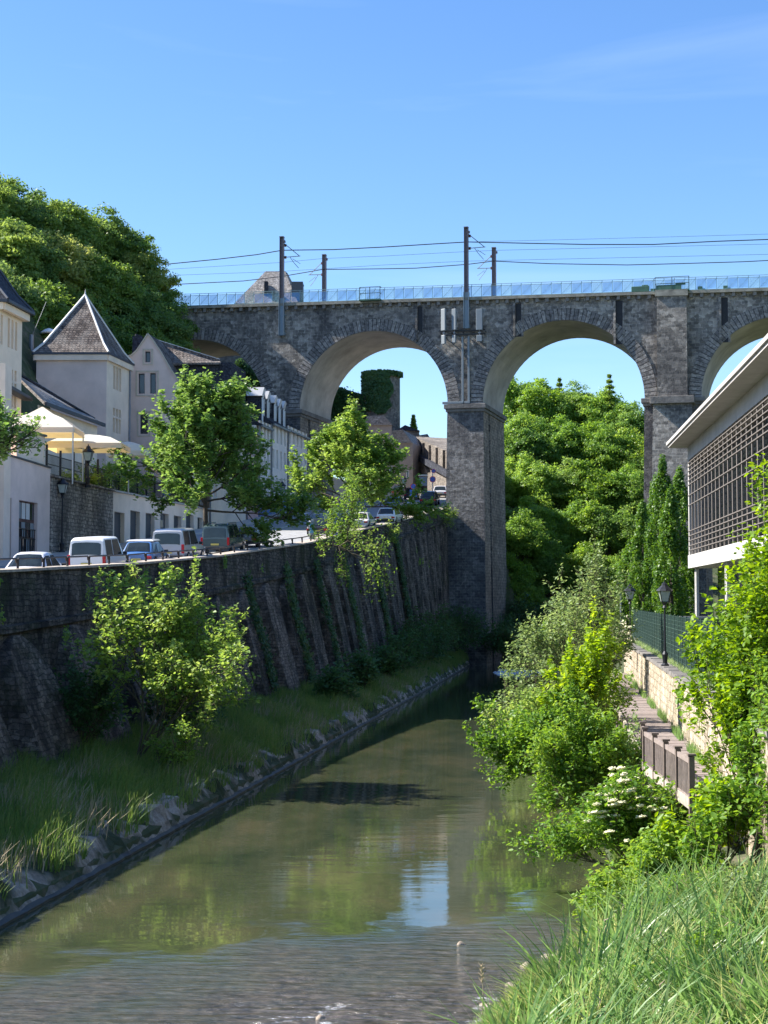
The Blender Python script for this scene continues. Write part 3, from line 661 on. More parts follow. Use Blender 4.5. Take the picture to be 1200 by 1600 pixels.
def antenna(px0, px1, lab, h0=483, h1=516, h2=523, h3=537, lean=0):
    s0, s1 = S(px0), S(px1); c = (s0+s1)/2; dy = VO.y+c*ud.y
    z0, z1, z2, z3 = [P((px0+px1)/2, q, dy-.6).z for q in (h0,h1,h2,h3)]
    r0 = thing('panel_antenna', lab, 'antenna', vloc(c, -.75, z3), vrz, 'phone antennas on the viaduct pier')
    b = MB(); b.box((0,0,(z0+z1)/2-z3), (s1-s0,.28,z0-z1), rz=lean); b.build('antenna_panel', M['antenna'], r0, bevel=.04)
    b = MB(); b.box((0,0,(z2+z3)/2-z3), ((s1-s0)*.85,.28,z2-z3), rz=lean); b.build('radio_unit', M['antenna'], r0, bevel=.04)
    b = MB(); b.box((0,.25,(z1+z2)/2-z3), ((s1-s0)*.4,.5,.12)); b.tube([(0,.12,-.1),(0,.12,z0-z3-.3)], .05, 6); b.build('mounting_pole', M['metal'], r0)
antenna(692,700,'leftmost phone antenna on the pier left of the tallest mast', 483,517,524,538, lean=-.5)
antenna(709,716,'middle phone antenna just left of the tallest mast', 483,516,524,536, lean=-.25)
antenna(747,757,'phone antenna right of the tallest mast', 483,516,524,534)
b = MB(); s0, s1 = S(690), S(760); dy = VO.y; z = P(725,519.5,178).z
b.bar((s0,-.3,z+.2),(s1,-.3,z+.2),.12); b.bar((s0,-.3,z-.25),(s1,-.3,z-.25),.12)
for k in range(5): x = s0+(s1-s0)*k/4; b.bar((x,-.3,z),(x,0,z),.1)
o = b.build('antenna_bracket', M['black']); o.location = VO; o.rotation_euler.z = vrz; tag(o, 'dark steel bracket carrying the antennas across the pier', 'bracket')
for px, lab in ((724,'left pale cable duct running down the pier under the mast'),(733.5,'right pale cable duct running down the pier under the mast')):
    s = S(px); z1 = P(px,526,178).z; z0 = SPR+.0; b = MB(); b.box((0,0,(z1+z0)/2), (.24,.2,z1-z0)); 
    b.box((-1.1 if px < 730 else -.15,-.12,z0+.14),(2.4 if px<730 else .6,.25,.26)); o = b.build('cable_duct', M['antenna'], bevel=.02); o.location = vloc(s,-.16,0); o.rotation_euler.z = vrz; tag(o, lab, 'cable duct', 'cable ducts')
# ================================================================ FOLIAGE
def leafmesh(name, C, Nn, size, rng, mats, asp=.6, fold=False, droop=None):
    """C (n,3) leaf centres, Nn (n,3) rough normals"""
    n = len(C); Nn = Nn + rng.normal(0, .45, (n,3)); Nn /= np.linalg.norm(Nn, axis=1)[:,None]
    a = rng.normal(0, 1, (n,3))
    if droop is not None: a = droop + rng.normal(0, .35, (n,3))
    a -= (a*Nn).sum(1)[:,None]*Nn; a /= np.linalg.norm(a, axis=1)[:,None]; bb = np.cross(Nn, a)
    s = size*rng.uniform(.4, 1.35, n)[:,None]
    if not fold:
        V = np.stack([C-a*s*.5, C+bb*s*asp*.5-a*s*.05, C+a*s*.5, C-bb*s*asp*.5-a*s*.05], 1).reshape(-1,3); k = 4; nf = n
        F = np.arange(n*4)
    else:
        up = Nn*s*.13
        V = np.stack([C-a*s*.5, C+bb*s*asp*.5-a*s*.12+up, C+bb*s*asp*.34+a*s*.25+up*.7, C+a*s*.55, C-bb*s*asp*.34+a*s*.25+up*.7, C-bb*s*asp*.5-a*s*.12+up], 1).reshape(-1,3)
        base = (np.arange(n)*6)[:,None]; F = np.concatenate([base+np.array([0,1,2,3]), base+np.array([0,3,4,5])], 1).reshape(-1); nf = n*2
    me = bpy.data.meshes.new(name); me.vertices.add(len(V)); me.vertices.foreach_set('co', V.astype(np.float32).ravel())
    me.loops.add(len(F)); me.loops.foreach_set('vertex_index', F.astype(np.int32)); me.polygons.add(nf)
    me.polygons.foreach_set('loop_start', np.arange(0, nf*4, 4, dtype=np.int32)); 
    try: me.polygons.foreach_set('loop_total', np.full(nf, 4, dtype=np.int32))
    except Exception: pass
    me.materials.append(mats); me.update(calc_edges=True); return me
def unit(rng, n):
    v = rng.normal(0,1,(n,3)); return v/np.linalg.norm(v,axis=1)[:,None]
def crown_pts(rng, rad, nclump, nleaf, cr, zc, taper=0, flat=.75):
    """clumps scattered through an ellipsoid crown; returns leaf centres, normals"""
    nl = 24; ld = unit(rng, nl); ld[:,2] = np.where(ld[:,2] < -.3, -ld[:,2], ld[:,2]); lc = ld*(rng.uniform(.35,.8,nl)[:,None])
    li = rng.integers(0,nl,nclump); d = unit(rng, nclump); d0_ = lc[li]+d*rng.uniform(.15,.42,nclump)[:,None]*rng.uniform(.7,1.3,nl)[li][:,None]
    cc = d0_*np.array(rad); d = d0_/np.linalg.norm(d0_,axis=1)[:,None]
    if taper: cc[:,:2] *= (1-taper*np.clip((cc[:,2]/rad[2]+1)/2,0,1))[:,None]
    crr = cr*rng.uniform(.5,1.2,nclump)
    idx = rng.integers(0, nclump, nleaf); u = unit(rng, nleaf); u[:,2] = np.where(u[:,2] < -.5, -u[:,2]*.6, u[:,2])
    Cn = cc[idx] + u*np.array([1,1,flat])*(crr[idx]*rng.uniform(.35,1.15,nleaf))[:,None]
    Cn[:,2] += zc; nn = u*.55 + d[idx]*.4 + np.array([0,0,.3]) + rng.normal(0,.45,(nleaf,3)); return Cn, nn, cc+np.array([0,0,zc])
    d = unit(rng, nclump); d[:,2] = np.where(d[:,2] < -.45, -d[:,2], d[:,2])
    rr = rng.uniform(.45, 1.0, nclump)**.6
    cc = d*rr[:,None]*np.array(rad)
    if taper: cc[:,:2] *= (1-taper*np.clip((cc[:,2]/rad[2]+1)/2,0,1))[:,None]
    cc[:,:2] *= rng.uniform(.85,1.15,(nclump,1))
    crr = cr*rng.uniform(.55,1.25,nclump)
    idx = rng.integers(0, nclump, nleaf); u = unit(rng, nleaf); u[:,2] = np.where(u[:,2] < -.3, -u[:,2]*.6, u[:,2])
    Cn = cc[idx] + u*np.array([1,1,flat])*(crr[idx]*rng.uniform(.55,1.08,nleaf))[:,None]
    Cn[:,2] += zc; nn = u*.7 + d[idx]*.35 + np.array([0,0,.35]); return Cn, nn, cc+np.array([0,0,zc])
def trunk_mb(h, r, lean, tips, rng, nb=7):
    b = MB(); top = Vector((lean[0], lean[1], h)); pts = [Vector((0,0,-.6)), Vector((lean[0]*.2, lean[1]*.2, h*.3)), Vector((lean[0]*.6,lean[1]*.6,h*.65)), top]
    b.tube(pts, [r*1.15, r*.85, r*.6, r*.25], 8)
    ids = rng.choice(len(tips), min(nb, len(tips)), replace=False)
    for i in ids:
        t = Vector(tips[i]); f = rng.uniform(.35,.8); s = pts[1].lerp(top, f); m = s.lerp(t, .5)+Vector((0,0,-.1*(t-s).length))
        b.tube([s, m, t], [r*.42, r*.25, r*.06], 5, cap=False)
    return b
def tree_proto(name, seed, h, rad, nclump, nleaf, cr, leaf, lm, label, cat, group=None, taper=0, asp=.6, nb=9, bare=.35):
    rng = np.random.default_rng(seed); zc = h-rad[2]*1.0
    C, Nn, tips = crown_pts(rng, rad, nclump, nleaf, cr, zc, taper)
    r0 = thing(name, label, cat, group=group)
    me = leafmesh('crown', C, Nn, leaf, rng, lm, asp); o = bpy.data.objects.new('crown', me); COL.objects.link(o); o.parent = r0
    trunk_mb(zc, h*.022+.05, (rng.uniform(-.4,.4), rng.uniform(-.4,.4)), tips, rng, nb).build('trunk', M['bark'], r0, smooth=True)
    return r0
def skeleton(rng, base, d0, length, r0, levels, nch, spread, leafstep, leafback=.7, gravity=0, up=.25):
    """recursive twigs; returns tube mesh, leaf positions, leaf dirs"""
    b = MB(); LP = []; LD = []
    def grow(p, d, L_, r, lev):
        pts = [p]; dd = d.copy(); seg = 5
        for i in range(seg):
            dd = (dd + Vector(rng.normal(0,.13,3)) + Vector((0,0,(up*.12 if lev else .03) - gravity*.1*lev))).normalized(); pts.append(pts[-1]+dd*(L_/seg))
        rs = [r*(1-.75*i/seg) for i in range(seg+1)]
        b.tube(pts, rs, 5 if lev else 7, cap=False)
        if lev >= levels-1:
            n = max(2, int(L_*leafback/leafstep))
            for i in range(n):
                f = (1-leafback) + leafback*(i+.5)/n if lev < levels else (i+.5)/n; k = min(seg-1, int(f*seg)); q = pts[k].lerp(pts[k+1], f*seg-k)
                side = Vector(rng.normal(0,1,3)); side = (side - dd*side.dot(dd)).normalized()
                LP.append(q + side*leafstep*rng.uniform(.6,1.4)); LD.append(dd*.5+side)
        if lev < levels:
            n = nch[lev]
            for i in range(n):
                f = .25+.75*(i+rng.uniform(.1,.9))/n; k = min(seg-1, int(f*seg)); q = pts[k].lerp(pts[k+1], f*seg-k)
                side = Vector(rng.normal(0,1,3)); side = (side-dd*side.dot(dd)).normalized(); a = spread*rng.uniform(.7,1.25)
                nd_ = (dd*math.cos(a) + side*math.sin(a)).normalized()
                grow(q, nd_, L_*rng.uniform(.42,.66)*(1.15-.45*f), r*.5, lev+1)
    for (p, d, L_, r) in [(Vector(base[i]), Vector(d0[i]).normalized(), length[i], r0) for i in range(len(base))]: grow(p, d, L_, r, 0)
    return b, np.array([tuple(x) for x in LP]), np.array([tuple(x) for x in LD])
def shrub(name, label, cat, loc, seed, stems, L0, r0, levels, nch, spread, step, leaf, lm, reps=2, jit=.12, asp=.6, gravity=0, up=.3, dirs=None, nscl=None, parts=('foliage','stem'), fit=None):
    rng = np.random.default_rng(seed); root = thing(name, label, cat, loc)
    if dirs is None:
        dirs = []
        for i in range(stems):
            a = 2*math.pi*(i+rng.uniform(0,.6))/stems; tl = rng.uniform(.15,.75); dirs.append((math.cos(a)*tl, math.sin(a)*tl, 1))
    base = [(rng.uniform(-.25,.25), rng.uniform(-.25,.25), -.25) for _ in dirs]
    Ls = [L0*rng.uniform(.75,1.1) for _ in dirs]
    if nscl: Ls = [L0*x for x in nscl]
    b, LP, LD = skeleton(rng, base, dirs, Ls, r0, levels, nch, spread, step, gravity=gravity, up=up)
    C = np.concatenate([LP + rng.normal(0, jit, LP.shape) for _ in range(reps)]); dr = np.concatenate([LD]*reps)
    Nn = np.tile(np.array([0,0,1.0]), (len(C),1)) + rng.normal(0,.35,(len(C),3))
    if fit:
        Dd = loc[1]; xl_, xr_ = [P(q, 900, Dd).x-loc[0] for q in fit[:2]]; a_, c_ = np.percentile(C[:,0], [1.2, 98.8]); z9 = np.percentile(C[:,2], 99.6); zt = P(600, fit[2], Dd).z-loc[2] if fit[2] else z9
        kx = (xr_-xl_)/(c_-a_); ox = xl_-a_*kx; kz = zt/z9; ky = min(1.3, max(.6, kx)); 
        def tf(x, y, z): 
            s_ = min(1.0, max(0.0, z*kz/max(.5, zt*.35))); return (x*kx+ox*s_, y*ky, z*kz)
        C = np.array([tf(*q) for q in C]); b.v = [tf(*q) for q in b.v]
    me = leafmesh(parts[0], C, Nn, leaf, rng, lm, asp, True, droop=dr + np.array([0,0,-.25])); o = bpy.data.objects.new(parts[0], me); COL.objects.link(o); o.parent = root
    b.build(parts[1], M['twig'], root, smooth=True); print(name, len(C), 'leaves', label)
    return root, C
# ---- hillside woods
G1 = 'trees of the wood on the left hillside'; G2 = 'trees of the wood seen through the right arch'
protoH = [tree_proto('broadleaf_tree', 11+i, 13, (5.0+.3*i,5.0,5.4), 210, 32000, 1.05, .30, LF[('hill','hill2','hill3')[i]], '', 'tree', G1, taper=.35) for i in range(3)]
protoW = [tree_proto('broadleaf_tree', 31+i, 12, (4.9,4.9,5.2), 210, 32000, 1.05, .30, LF[('wood','wood2','wood3')[i]], '', 'tree', G2, taper=.35) for i in range(3)]
used = {}
def place_tree(proto, px, ytop, D, sc, label, group, i):
    p = P(px, ytop, D); H = 13*sc if proto in protoH else 12*sc
    loc = (p.x, D, p.z-H)
    if id(proto) not in used: o = proto; used[id(proto)] = 1; o.location = loc; o.rotation_euler.z = i*1.3; o['label'] = label; o.scale = (sc,)*3
    else: o = dup(proto, loc, i*1.3, label, group, (sc*(1+.12*math.sin(i*2.7)),sc,sc))
    return o
hillspots = [(-30,262,168,1.25),(20,278,172,1.2),(62,292,176,1.1),(108,306,180,1.15),(150,326,184,1.1),(190,352,186,1.1),(222,384,184,1.0),(240,432,182,1.0),(252,482,180,.95),(282,528,178,.85),
 (-10,330,160,1.2),(40,350,162,1.15),(85,360,166,1.15),(130,378,170,1.15),(172,404,172,1.1),(205,445,172,1.05),(225,492,172,1.0),(262,552,176,.85),
 (0,420,152,1.2),(48,430,154,1.2),(92,440,160,1.1),(135,450,164,1.1),(165,490,166,1.05),(195,520,168,.95),(20,505,150,1.1),(60,520,152,1.05),(100,500,157,1.0),(-60,330,166,1.3),(-60,430,158,1.2),(230,560,171,.8)]
def posword(px, py):
    return ('at the left edge of' if px < 30 else 'on the left part of' if px < 110 else 'in the middle of' if px < 190 else 'on the right end of')
for i, (px, yt, D, sc) in enumerate(hillspots):
    row = 'skyline' if i < 10 else 'mid-slope' if i < 18 else 'lower'
    place_tree(protoH[(0,1,0,0,1,0,2,0,1,0,0,1,2,0)[i%14]], px, yt, D, sc, f'{row} tree {posword(px,yt)} the wooded hillside', G1, i)
woodspots = [(812,582,250,1.3),(850,592,246,1.25),(888,596,248,1.2),(925,606,246,1.2),(962,618,244,1.15),(1000,628,242,1.15),(1040,636,240,1.1),
 (800,648,232,1.2),(838,652,230,1.2),(878,648,230,1.15),(918,660,230,1.15),(955,668,228,1.1),(995,672,228,1.1),(1035,680,226,1.1),
 (805,716,218,1.1),(845,712,216,1.1),(885,716,216,1.1),(925,722,215,1.05),(968,726,214,1.05),(1010,735,213,1.0),
 (800,785,208,1.0),(838,778,206,1.05),(878,784,206,1.0),(915,786,205,1.0),(955,790,204,1.0),(995,800,204,1.0),
 (822,850,200,.95),(860,845,199,.95),(900,850,198,.95),(940,856,197,.9),(980,860,196,.9),(806,800,197,.95),(800,868,193,.85),(818,905,192,.75),(835,800,203,1.0),(1175,640,240,1.1),(1230,640,240,1.1),(1110,640,236,1.1),(770,700,250,1.1)]
for i, (px, yt, D, sc) in enumerate(woodspots):
    row = 'skyline' if yt < 640 else 'upper' if yt < 700 else 'mid-slope' if yt < 760 else 'lower' if yt < 830 else 'lowest'
    ps = 'beside the tall middle pier' if px < 830 else 'behind the left half of the right arch' if px < 880 else 'behind the middle of the right arch' if px < 930 else 'behind the right half of the right arch' if px < 985 else 'behind the wide pier'
    place_tree(protoW[(0,2,1,0,0,1,2,0,1,0,2)[i%11]], px, yt, D, sc, f'{row} wood tree {ps}', G2, i)
# conifers on the skyline
def conifer(px, yt, D, h, lab, seed):
    rng = np.random.default_rng(seed); p = P(px, yt, D); r0 = thing('conifer_tree', lab, 'tree', (p.x, D, p.z-h))
    n = 5200; f = rng.uniform(0,1,n)**.8; z = h*(.25+.75*f); lay = np.floor(f*13)/13; rr = (1-lay)*h*.2*rng.uniform(.15,1,n)+.05; a = rng.uniform(0,2*math.pi,n); a = np.round(a*1.4+lay*5)/1.4+rng.normal(0,.22,n)
    z = h*(.25+.75*lay)+ rng.normal(0,.12,n) - rr*.25 + h*.05
    C = np.stack([rr*np.cos(a), rr*np.sin(a), z], 1); me = leafmesh('crown', C, np.tile([0,0,1.],(n,1)), .45, rng, LF['hill'], .3); o = bpy.data.objects.new('crown', me); COL.objects.link(o); o.parent = r0
    b = MB(); b.tube([(0,0,-.5),(0,0,h*.97)], [.25,.03], 6); b.build('trunk', M['bark'], r0)
conifer(952, 586, 244, 14, 'slim dark conifer standing above the wood in the right arch', 3)
conifer(874, 592, 250, 13, 'dark conifer tip beside the left skyline of the right arch', 4)

# ---- street trees
def solo(seed, px, ytop, D, basez, radx, lab, cat='tree', name='street_tree', lm='street', leaf=.26, nl=26000, ncl=130, cr=.8, zf=.5, taper=.3):
    p = P(px, ytop, D); h = p.z-basez
    r0 = tree_proto(name, seed, h, (radx,radx,h*zf*.5+.0), ncl, nl, cr, leaf, LF[lm], lab, cat, taper=taper); r0.location = (p.x, D, basez); return r0
def maple(px, ytop, D, basez, halfw, lab, seed, L0f=.5, name='street_tree', lm='street', leaf=.24, scz=1.0, dirs=None, reps=3, step=.17, hbf=.30):
    p = P(px, ytop, D); h = p.z-basez; rng = np.random.default_rng(seed)
    root = thing(name, lab, 'tree', (p.x, D, basez)); hb = h*hbf
    b = MB(); b.tube([(0,0,-.4),(.05,0,hb*.5),(0,.05,hb),(0,0,h*.6)], [.2,.17,.15,.07], 8)
    base = []; ds = []; Ls = []
    nb = 20
    for i in range(nb):
        f = i/(nb-1); a = i*2.4+rng.uniform(-.3,.3); el = R(8)+R(72)*f**1.2
        base.append((0,0,hb+f*(h-hb)*.4)); ds.append((math.cos(a)*math.cos(el), math.sin(a)*math.cos(el), math.sin(el)))
        Ls.append(halfw*(1.1-.35*f)*rng.uniform(.75,1.05) if f < .75 else (h-hb-f*(h-hb)*.4)*rng.uniform(.75,1.0))
    bb, LP, LD = skeleton(rng, base, ds, Ls, .09, 2, [9,5], .75, step, up=.5)
    ma = max(LP[:,2].max(), .1); sc = h/ma
    C = np.concatenate([LP + rng.normal(0,.14,LP.shape) for _ in range(reps)])
    xs = halfw/np.percentile(np.abs(C[:,0]), 98.5)
    S_ = np.array([xs, xs, sc]); C = C*S_
    bb.v = [(x*xs, y*xs, z*sc) for x, y, z in bb.v]; b.add(bb.v, bb.f)
    Nn = np.tile(np.array([0,0,1.0]), (len(C),1)); dr = np.concatenate([LD]*reps)+np.array([0,0,-.3])
    me = leafmesh('crown', C, Nn, leaf, rng, LF[lm], .8, False, droop=dr); o = bpy.data.objects.new('crown', me); COL.objects.link(o); o.parent = root
    b.build('trunk', M['bark'], root, smooth=True); print('maple', len(C)); return root
maple(322, 566, 105, RZ(105), 6.1, 'large broadleaf street tree rising behind the parked vans', 5, leaf=.3, reps=6, step=.15, hbf=.24)
maple(550, 622, 140, RZ(140), 6.3, 'broadleaf street tree in front of the middle arch', 8, leaf=.3, reps=6, step=.15, lm='bank', hbf=.2)
maple(-48, 605, 64, RZ(64), 2.5, 'street tree at the left edge with only branch tips in view', 12, leaf=.2, hbf=.66, reps=4)
# columnar trees by the concrete building
for i, (px, yt, D, rx) in enumerate([(1034,716,116,1.25),(1062,738,112,1.2),(1004,790,120,1.2),(1048,770,108,1.1),(985,850,124,1.1),(1020,760,124,1.2)]):
    w_ = ['tallest columnar tree beside the concrete building','columnar tree touching the corner of the concrete building','columnar tree left of the tallest one','columnar tree in front of the tallest one','shortest columnar tree at the left end of the row','columnar tree behind the gap in the row'][i]
    p = P(px, yt, D); h = p.z-TER; rng = np.random.default_rng(50+i); root = thing('columnar_tree', w_, 'tree', (p.x, D, TER), group='columnar trees beside the concrete building')
    n = 15000; ncl = 90; f = rng.uniform(.04,1,ncl); wv = rx*np.minimum(1, 1.9*(1-f)**.75)*np.minimum(1,.55+f*1.6); a = rng.uniform(0,2*math.pi,ncl); q = np.sqrt(rng.uniform(.2,1,ncl))
    cc = np.stack([wv*q*np.cos(a), wv*q*np.sin(a), f*h*.97], 1); idx = rng.integers(0,ncl,n); u = unit(rng,n)
    C = cc[idx]+u*np.array([.30,.30,.85])*rng.uniform(.5,1.1,(n,1)); 
    me = leafmesh('crown', C, u*.8+np.array([0,0,.3]), .2, rng, LF['poplar'], .6); o = bpy.data.objects.new('crown', me); COL.objects.link(o); o.parent = root
    b = MB(); b.tube([(0,0,-.3),(0,0,h*.8)], [.16,.04], 7)
    for k in range(6): zz = h*(.1+.1*k); b.tube([(0,0,zz),(rx*.5*math.cos(k*2.1),rx*.5*math.sin(k*2.1),zz+h*.16)], [.06,.02], 5)
    b.build('trunk', M['bark'], root)
# ---- river bank saplings and shrubs (twig skeletons)
def gz(px, D, z): p = P(px, 900, D); return (p.x, D, z)
shrub('bank_tree', 'bright young lime tree growing from the left bank against the dark wall', 'tree', gz(212,61,1.2), 21, 4, 6.0, .075, 3, [11,6,4], .62, .15, .165, LF['bank'], reps=3, jit=.10, asp=.75, up=.5, gravity=.3, fit=(148,385,886),
      dirs=[(.34,.0,1),(-.05,.1,1),(.7,-.15,.85),(.2,.35,1)], nscl=[1.15,1.1,1.0,.95], parts=('crown','trunk'))
shrub('bank_shrub', 'small pale shrub low on the left bank right of the lime tree', 'shrub', gz(262,58,1.0), 22, 5, 1.9, .03, 2, [7,5], .7, .1, .14, LF['bank'], reps=2, jit=.08, fit=(235,312,1125))
shrub('bank_shrub', 'dark leafy shrub behind the stem of the lime tree', 'shrub', gz(120,62,1.2), 23, 7, 3.0, .035, 2, [9,6], .7, .12, .17, LF['dark'], reps=2, jit=.14, fit=(95,190,1030))
shrub('bank_shrub', 'dark shrub spreading right of the lime tree trunk', 'shrub', gz(300,68,1.2), 24, 8, 2.6, .035, 2, [9,6], .8, .12, .17, LF['dark'], reps=3, jit=.14, fit=(230,350,1030))
# sprays growing out of the river wall top
shrub('wall_shrub', 'tall bright shrub climbing above the wall top before the middle arch', 'shrub', gz(535,119,WZ(119)-2.2), 25, 5, 5.4, .05, 2, [10,6], .45, .16, .2, LF['bank'], reps=2, jit=.15, dirs=[(.0,0,1),(.12,0,1),(-.15,.1,1),(.05,.2,1)], nscl=[1.25,1.0,.8,.7], fit=(508,574,730))
shrub('wall_shrub', 'leafy branch hanging from the wall top over the river', 'shrub', gz(528,113,WZ(113)+.1), 26, 5, 4.0, .05, 2, [10,6], .6, .16, .2, LF['bank'], reps=1, jit=.15, dirs=[(1,-.1,-.12),(.8,.2,-.45),(.7,-.3,.1),(.2,-.5,-.4),(-.3,-.2,.0)], nscl=[1.25,1.1,.8,.6,.5], up=0, gravity=.5, fit=(486,604,None))
for i,(px,D,dz,sz,lab) in enumerate([(232,73,-.6,.9,'small tuft of leaves hanging from the wall top above the lime tree'),(665,172,-.9,1.3,'small bright tuft at the wall top beside the middle pier'),(697,176,-.4,.9,'tiny tuft where the wall meets the middle pier'),(600,146,-.6,1.3,'leafy tuft on the wall top under the white hatchback')]):
    shrub('wall_tuft', lab, 'plant', (WX(D)+.1, D, WZ(D)+dz), 60+i, 5, sz, .02, 1, [8], .8, .1, .16, LF['bank'], reps=3, jit=.12, dirs=[(1,0,.2),(.8,.3,-.2),(.6,-.4,.4),(.3,.1,.8),(.9,-.3,-.4)])
# dark shrubs along the foot of the wall further off
for i,(D,sz) in enumerate([(98,1.7),(110,2.1),(122,2.4),(134,3.0),(145,3.6),(154,4.0),(163,4.4),(170,4.8),(177,4.8)]):
    x = XL(D)-min(2.5,(XL(D)-WX(D))*.6); nm = ['first','second','third','fourth','fifth','sixth','seventh','eighth','last'][i]
    shrub('bank_shrub', f'{nm} shaded shrub counted from the near end along the wall foot towards the viaduct', 'shrub', (x, D, 1.0), 70+i, 8, sz, .04, 2, [8,6], .75, .17, .26, LF['dark'], reps=2, jit=.2)
rngw = np.random.default_rng(71); cpt = []
for _ in range(46):
    Dq = rngw.uniform(45,170); zq_ = rngw.uniform(2.5, WZ(Dq)-.2); top = zq_ > CH(Dq); xq = WX(Dq)+(.1 if top else .4); m_ = int(rngw.integers(25,120)); s_ = rngw.uniform(.15,.45)
    cpt.append(np.stack([xq+rngw.uniform(0,.15,m_), Dq+rngw.normal(0,s_,m_), zq_+rngw.normal(0,s_*.6,m_)],1))
cpt = np.concatenate(cpt); me = leafmesh('wall_plants', cpt, np.tile([.8,-.4,.5],(len(cpt),1)), .13, rngw, LF['bush'], .8); o = bpy.data.objects.new('wall_plants', me); COL.objects.link(o); tag(o, 'small weeds rooted in the joints all over the river wall', 'weeds', kind='stuff')
# ivy strips on the wall
def ivy(name, lab, pts, n, spread, leaf, seed, lm='ivy', cat='ivy'):
    rng = np.random.default_rng(seed); pts = np.array(pts); i = rng.integers(0,len(pts),n); C = pts[i]+rng.normal(0,1,(n,3))*np.array(spread)
    me = leafmesh(name, C, np.tile([.8,-.5,.3],(n,1)), leaf, rng, LF[lm], .9); o = bpy.data.objects.new(name, me); COL.objects.link(o); tag(o, lab, cat); return o
for i,(D,len_,wd,nm) in enumerate([(97,6.5,.5,'first'),(107,7.5,.8,'second'),(116,8,.6,'third'),(127,8,.7,'fourth'),(139,9.5,.8,'fifth'),(150,9,1.0,'sixth')]):
    pts = []
    for k in range(60):
        z = CH(D)+ .5 - len_*k/60; h = max(0,(CH(D)-z)/CH(D)); run = min(2.3,(XL(D)-WX(D))*.45); pts.append((WX(D)+.25+run*h, D+math.sin(k*.2)*.3, max(z,1.2)))
    ivy('ivy', f'{nm} ivy strip counted from the near end hanging down the river wall', pts, int(1500*wd+900), (.12,wd*.8,.25), .2, 80+i)
# ---- right bank shrubs
shrub('river_shrub', 'tall grey-green shrub at the far end of the boardwalk by the viaduct', 'shrub', gz(905,82,1.0), 31, 10, 6.6, .06, 3, [8,5,3], .5, .2, .19, LF['willow'], reps=2, jit=.14, dirs=[(.05,0,1),(.16,0,1),(-.25,0,1),(-.5,.1,.9),(-.75,0,.8),(-1.0,-.1,.75),(.3,.2,1),(-.2,.4,1),(-.35,-.3,1)], nscl=[1.0,.95,.85,.85,.85,.8,.7,.8,.9], fit=(812,985,858))
shrub('river_shrub', 'grey-green shrub leaning over the river below the middle pier', 'shrub', gz(862,88,.6), 32, 9, 4.6, .05, 3, [8,5,3], .55, .2, .19, LF['willow'], reps=2, jit=.14, dirs=[(-.6,0,.8),(-.9,.1,.6),(-.4,.3,1),(-.2,-.3,1),(-1,0,.3)], fit=(785,905,935))
shrub('river_shrub', 'bright yellow-green maple shrub between river and boardwalk', 'shrub', gz(930,60,1.0), 33, 9, 4.8, .05, 3, [8,5,3], .55, .15, .2, LF['maple'], reps=3, jit=.12, dirs=[(.0,0,1),(.12,0,1),(-.3,0,1),(-.55,.1,.9),(-.2,-.4,1),(-.1,.3,1),(-.75,0,.6)], nscl=[1.05,.95,.9,.8,.7,.8,.8], fit=(850,958,956))
shrub('river_shrub', 'green shrub reaching out low over the water with long branches', 'shrub', gz(880,57,.7), 34, 8, 3.6, .045, 3, [9,5,3], .55, .13, .15, LF['bush'], reps=4, jit=.13, dirs=[(-1,0,.35),(-.9,.3,.5),(-.6,-.3,.7),(-.4,.1,1),(-.2,-.5,.7),(.2,0,1),(-.9,-.2,.15)], nscl=[1.25,1.1,.9,.9,.8,.9,1.0], fit=(748,925,1075))
shrub('river_shrub', 'dense green shrub beside the near end of the boardwalk rail', 'shrub', gz(925,48,.7), 35, 9, 2.9, .04, 3, [9,5,3], .6, .11, .13, LF['bush'], reps=4, jit=.12, dirs=[(.2,0,1),(-.3,0,1),(-.7,.1,.8),(.1,-.4,.9),(-.5,-.5,.8),(-1,0,.4),(.1,.4,1),(-.8,.4,.6)], fit=(832,985,1100))
r_, Cf = shrub('elder_shrub', 'elder shrub covered in cream flower heads at the water edge', 'shrub', gz(985,40,.6), 36, 12, 2.0, .04, 3, [9,6,3], .65, .11, .12, LF['bush'], reps=4, jit=.12, dirs=[(.5,0,1),(-.1,0,1),(-.6,.1,.9),(.1,-.4,.9),(-.5,-.5,.8),(-1.0,0,.5),(.1,.4,1),(.9,0,.8),(.8,-.3,.5),(-.2,-.9,.5)], fit=(842,1085,1205))
rng = np.random.default_rng(5); o_ = Cf[np.argsort(-(Cf[:,2]*1.0 - .55*Cf[:,1] + rng.normal(0,.35,len(Cf))))][:4200:52]
for k, q in enumerate(o_[:80]):
    b = MB(); rr_ = rng.uniform(.08,.16)
    b.lathe([(rr_*.8,-.05),(rr_*.5,-.01),(.01,.0)], (0,0,0), 9)
    for j in range(26):
        a = rng.uniform(0,6.28); d = math.sqrt(rng.uniform(0,1))*rr_; c = (d*math.cos(a), d*math.sin(a), .02*rng.uniform(-1,1)-d*.25); b.lathe([(.0,-.01),(.022,0),(.012,.014)], c, 5)
    o = b.build('flower_head', LF['flower'], r_); o.location = (q[0], q[1]-.14, q[2]+.13); o.rotation_euler = (R(-18),R(-6),0)
shrub('maple_sapling', 'large sunlit yellow-green maple sapling at the right edge', 'tree', gz(1168,37.5,1.4), 37, 6, 7.0, .06, 3, [10,6,3], .62, .15, .14, LF['maple'], reps=4, jit=.13, asp=.7, dirs=[(.03,0,1),(.16,0,1),(-.16,.15,1),(.3,-.2,1),(.05,.4,1),(-.42,.0,.9)], nscl=[1.08,1.05,.75,.9,.9,.55], parts=('crown','trunk'), fit=(1088,1262,752))
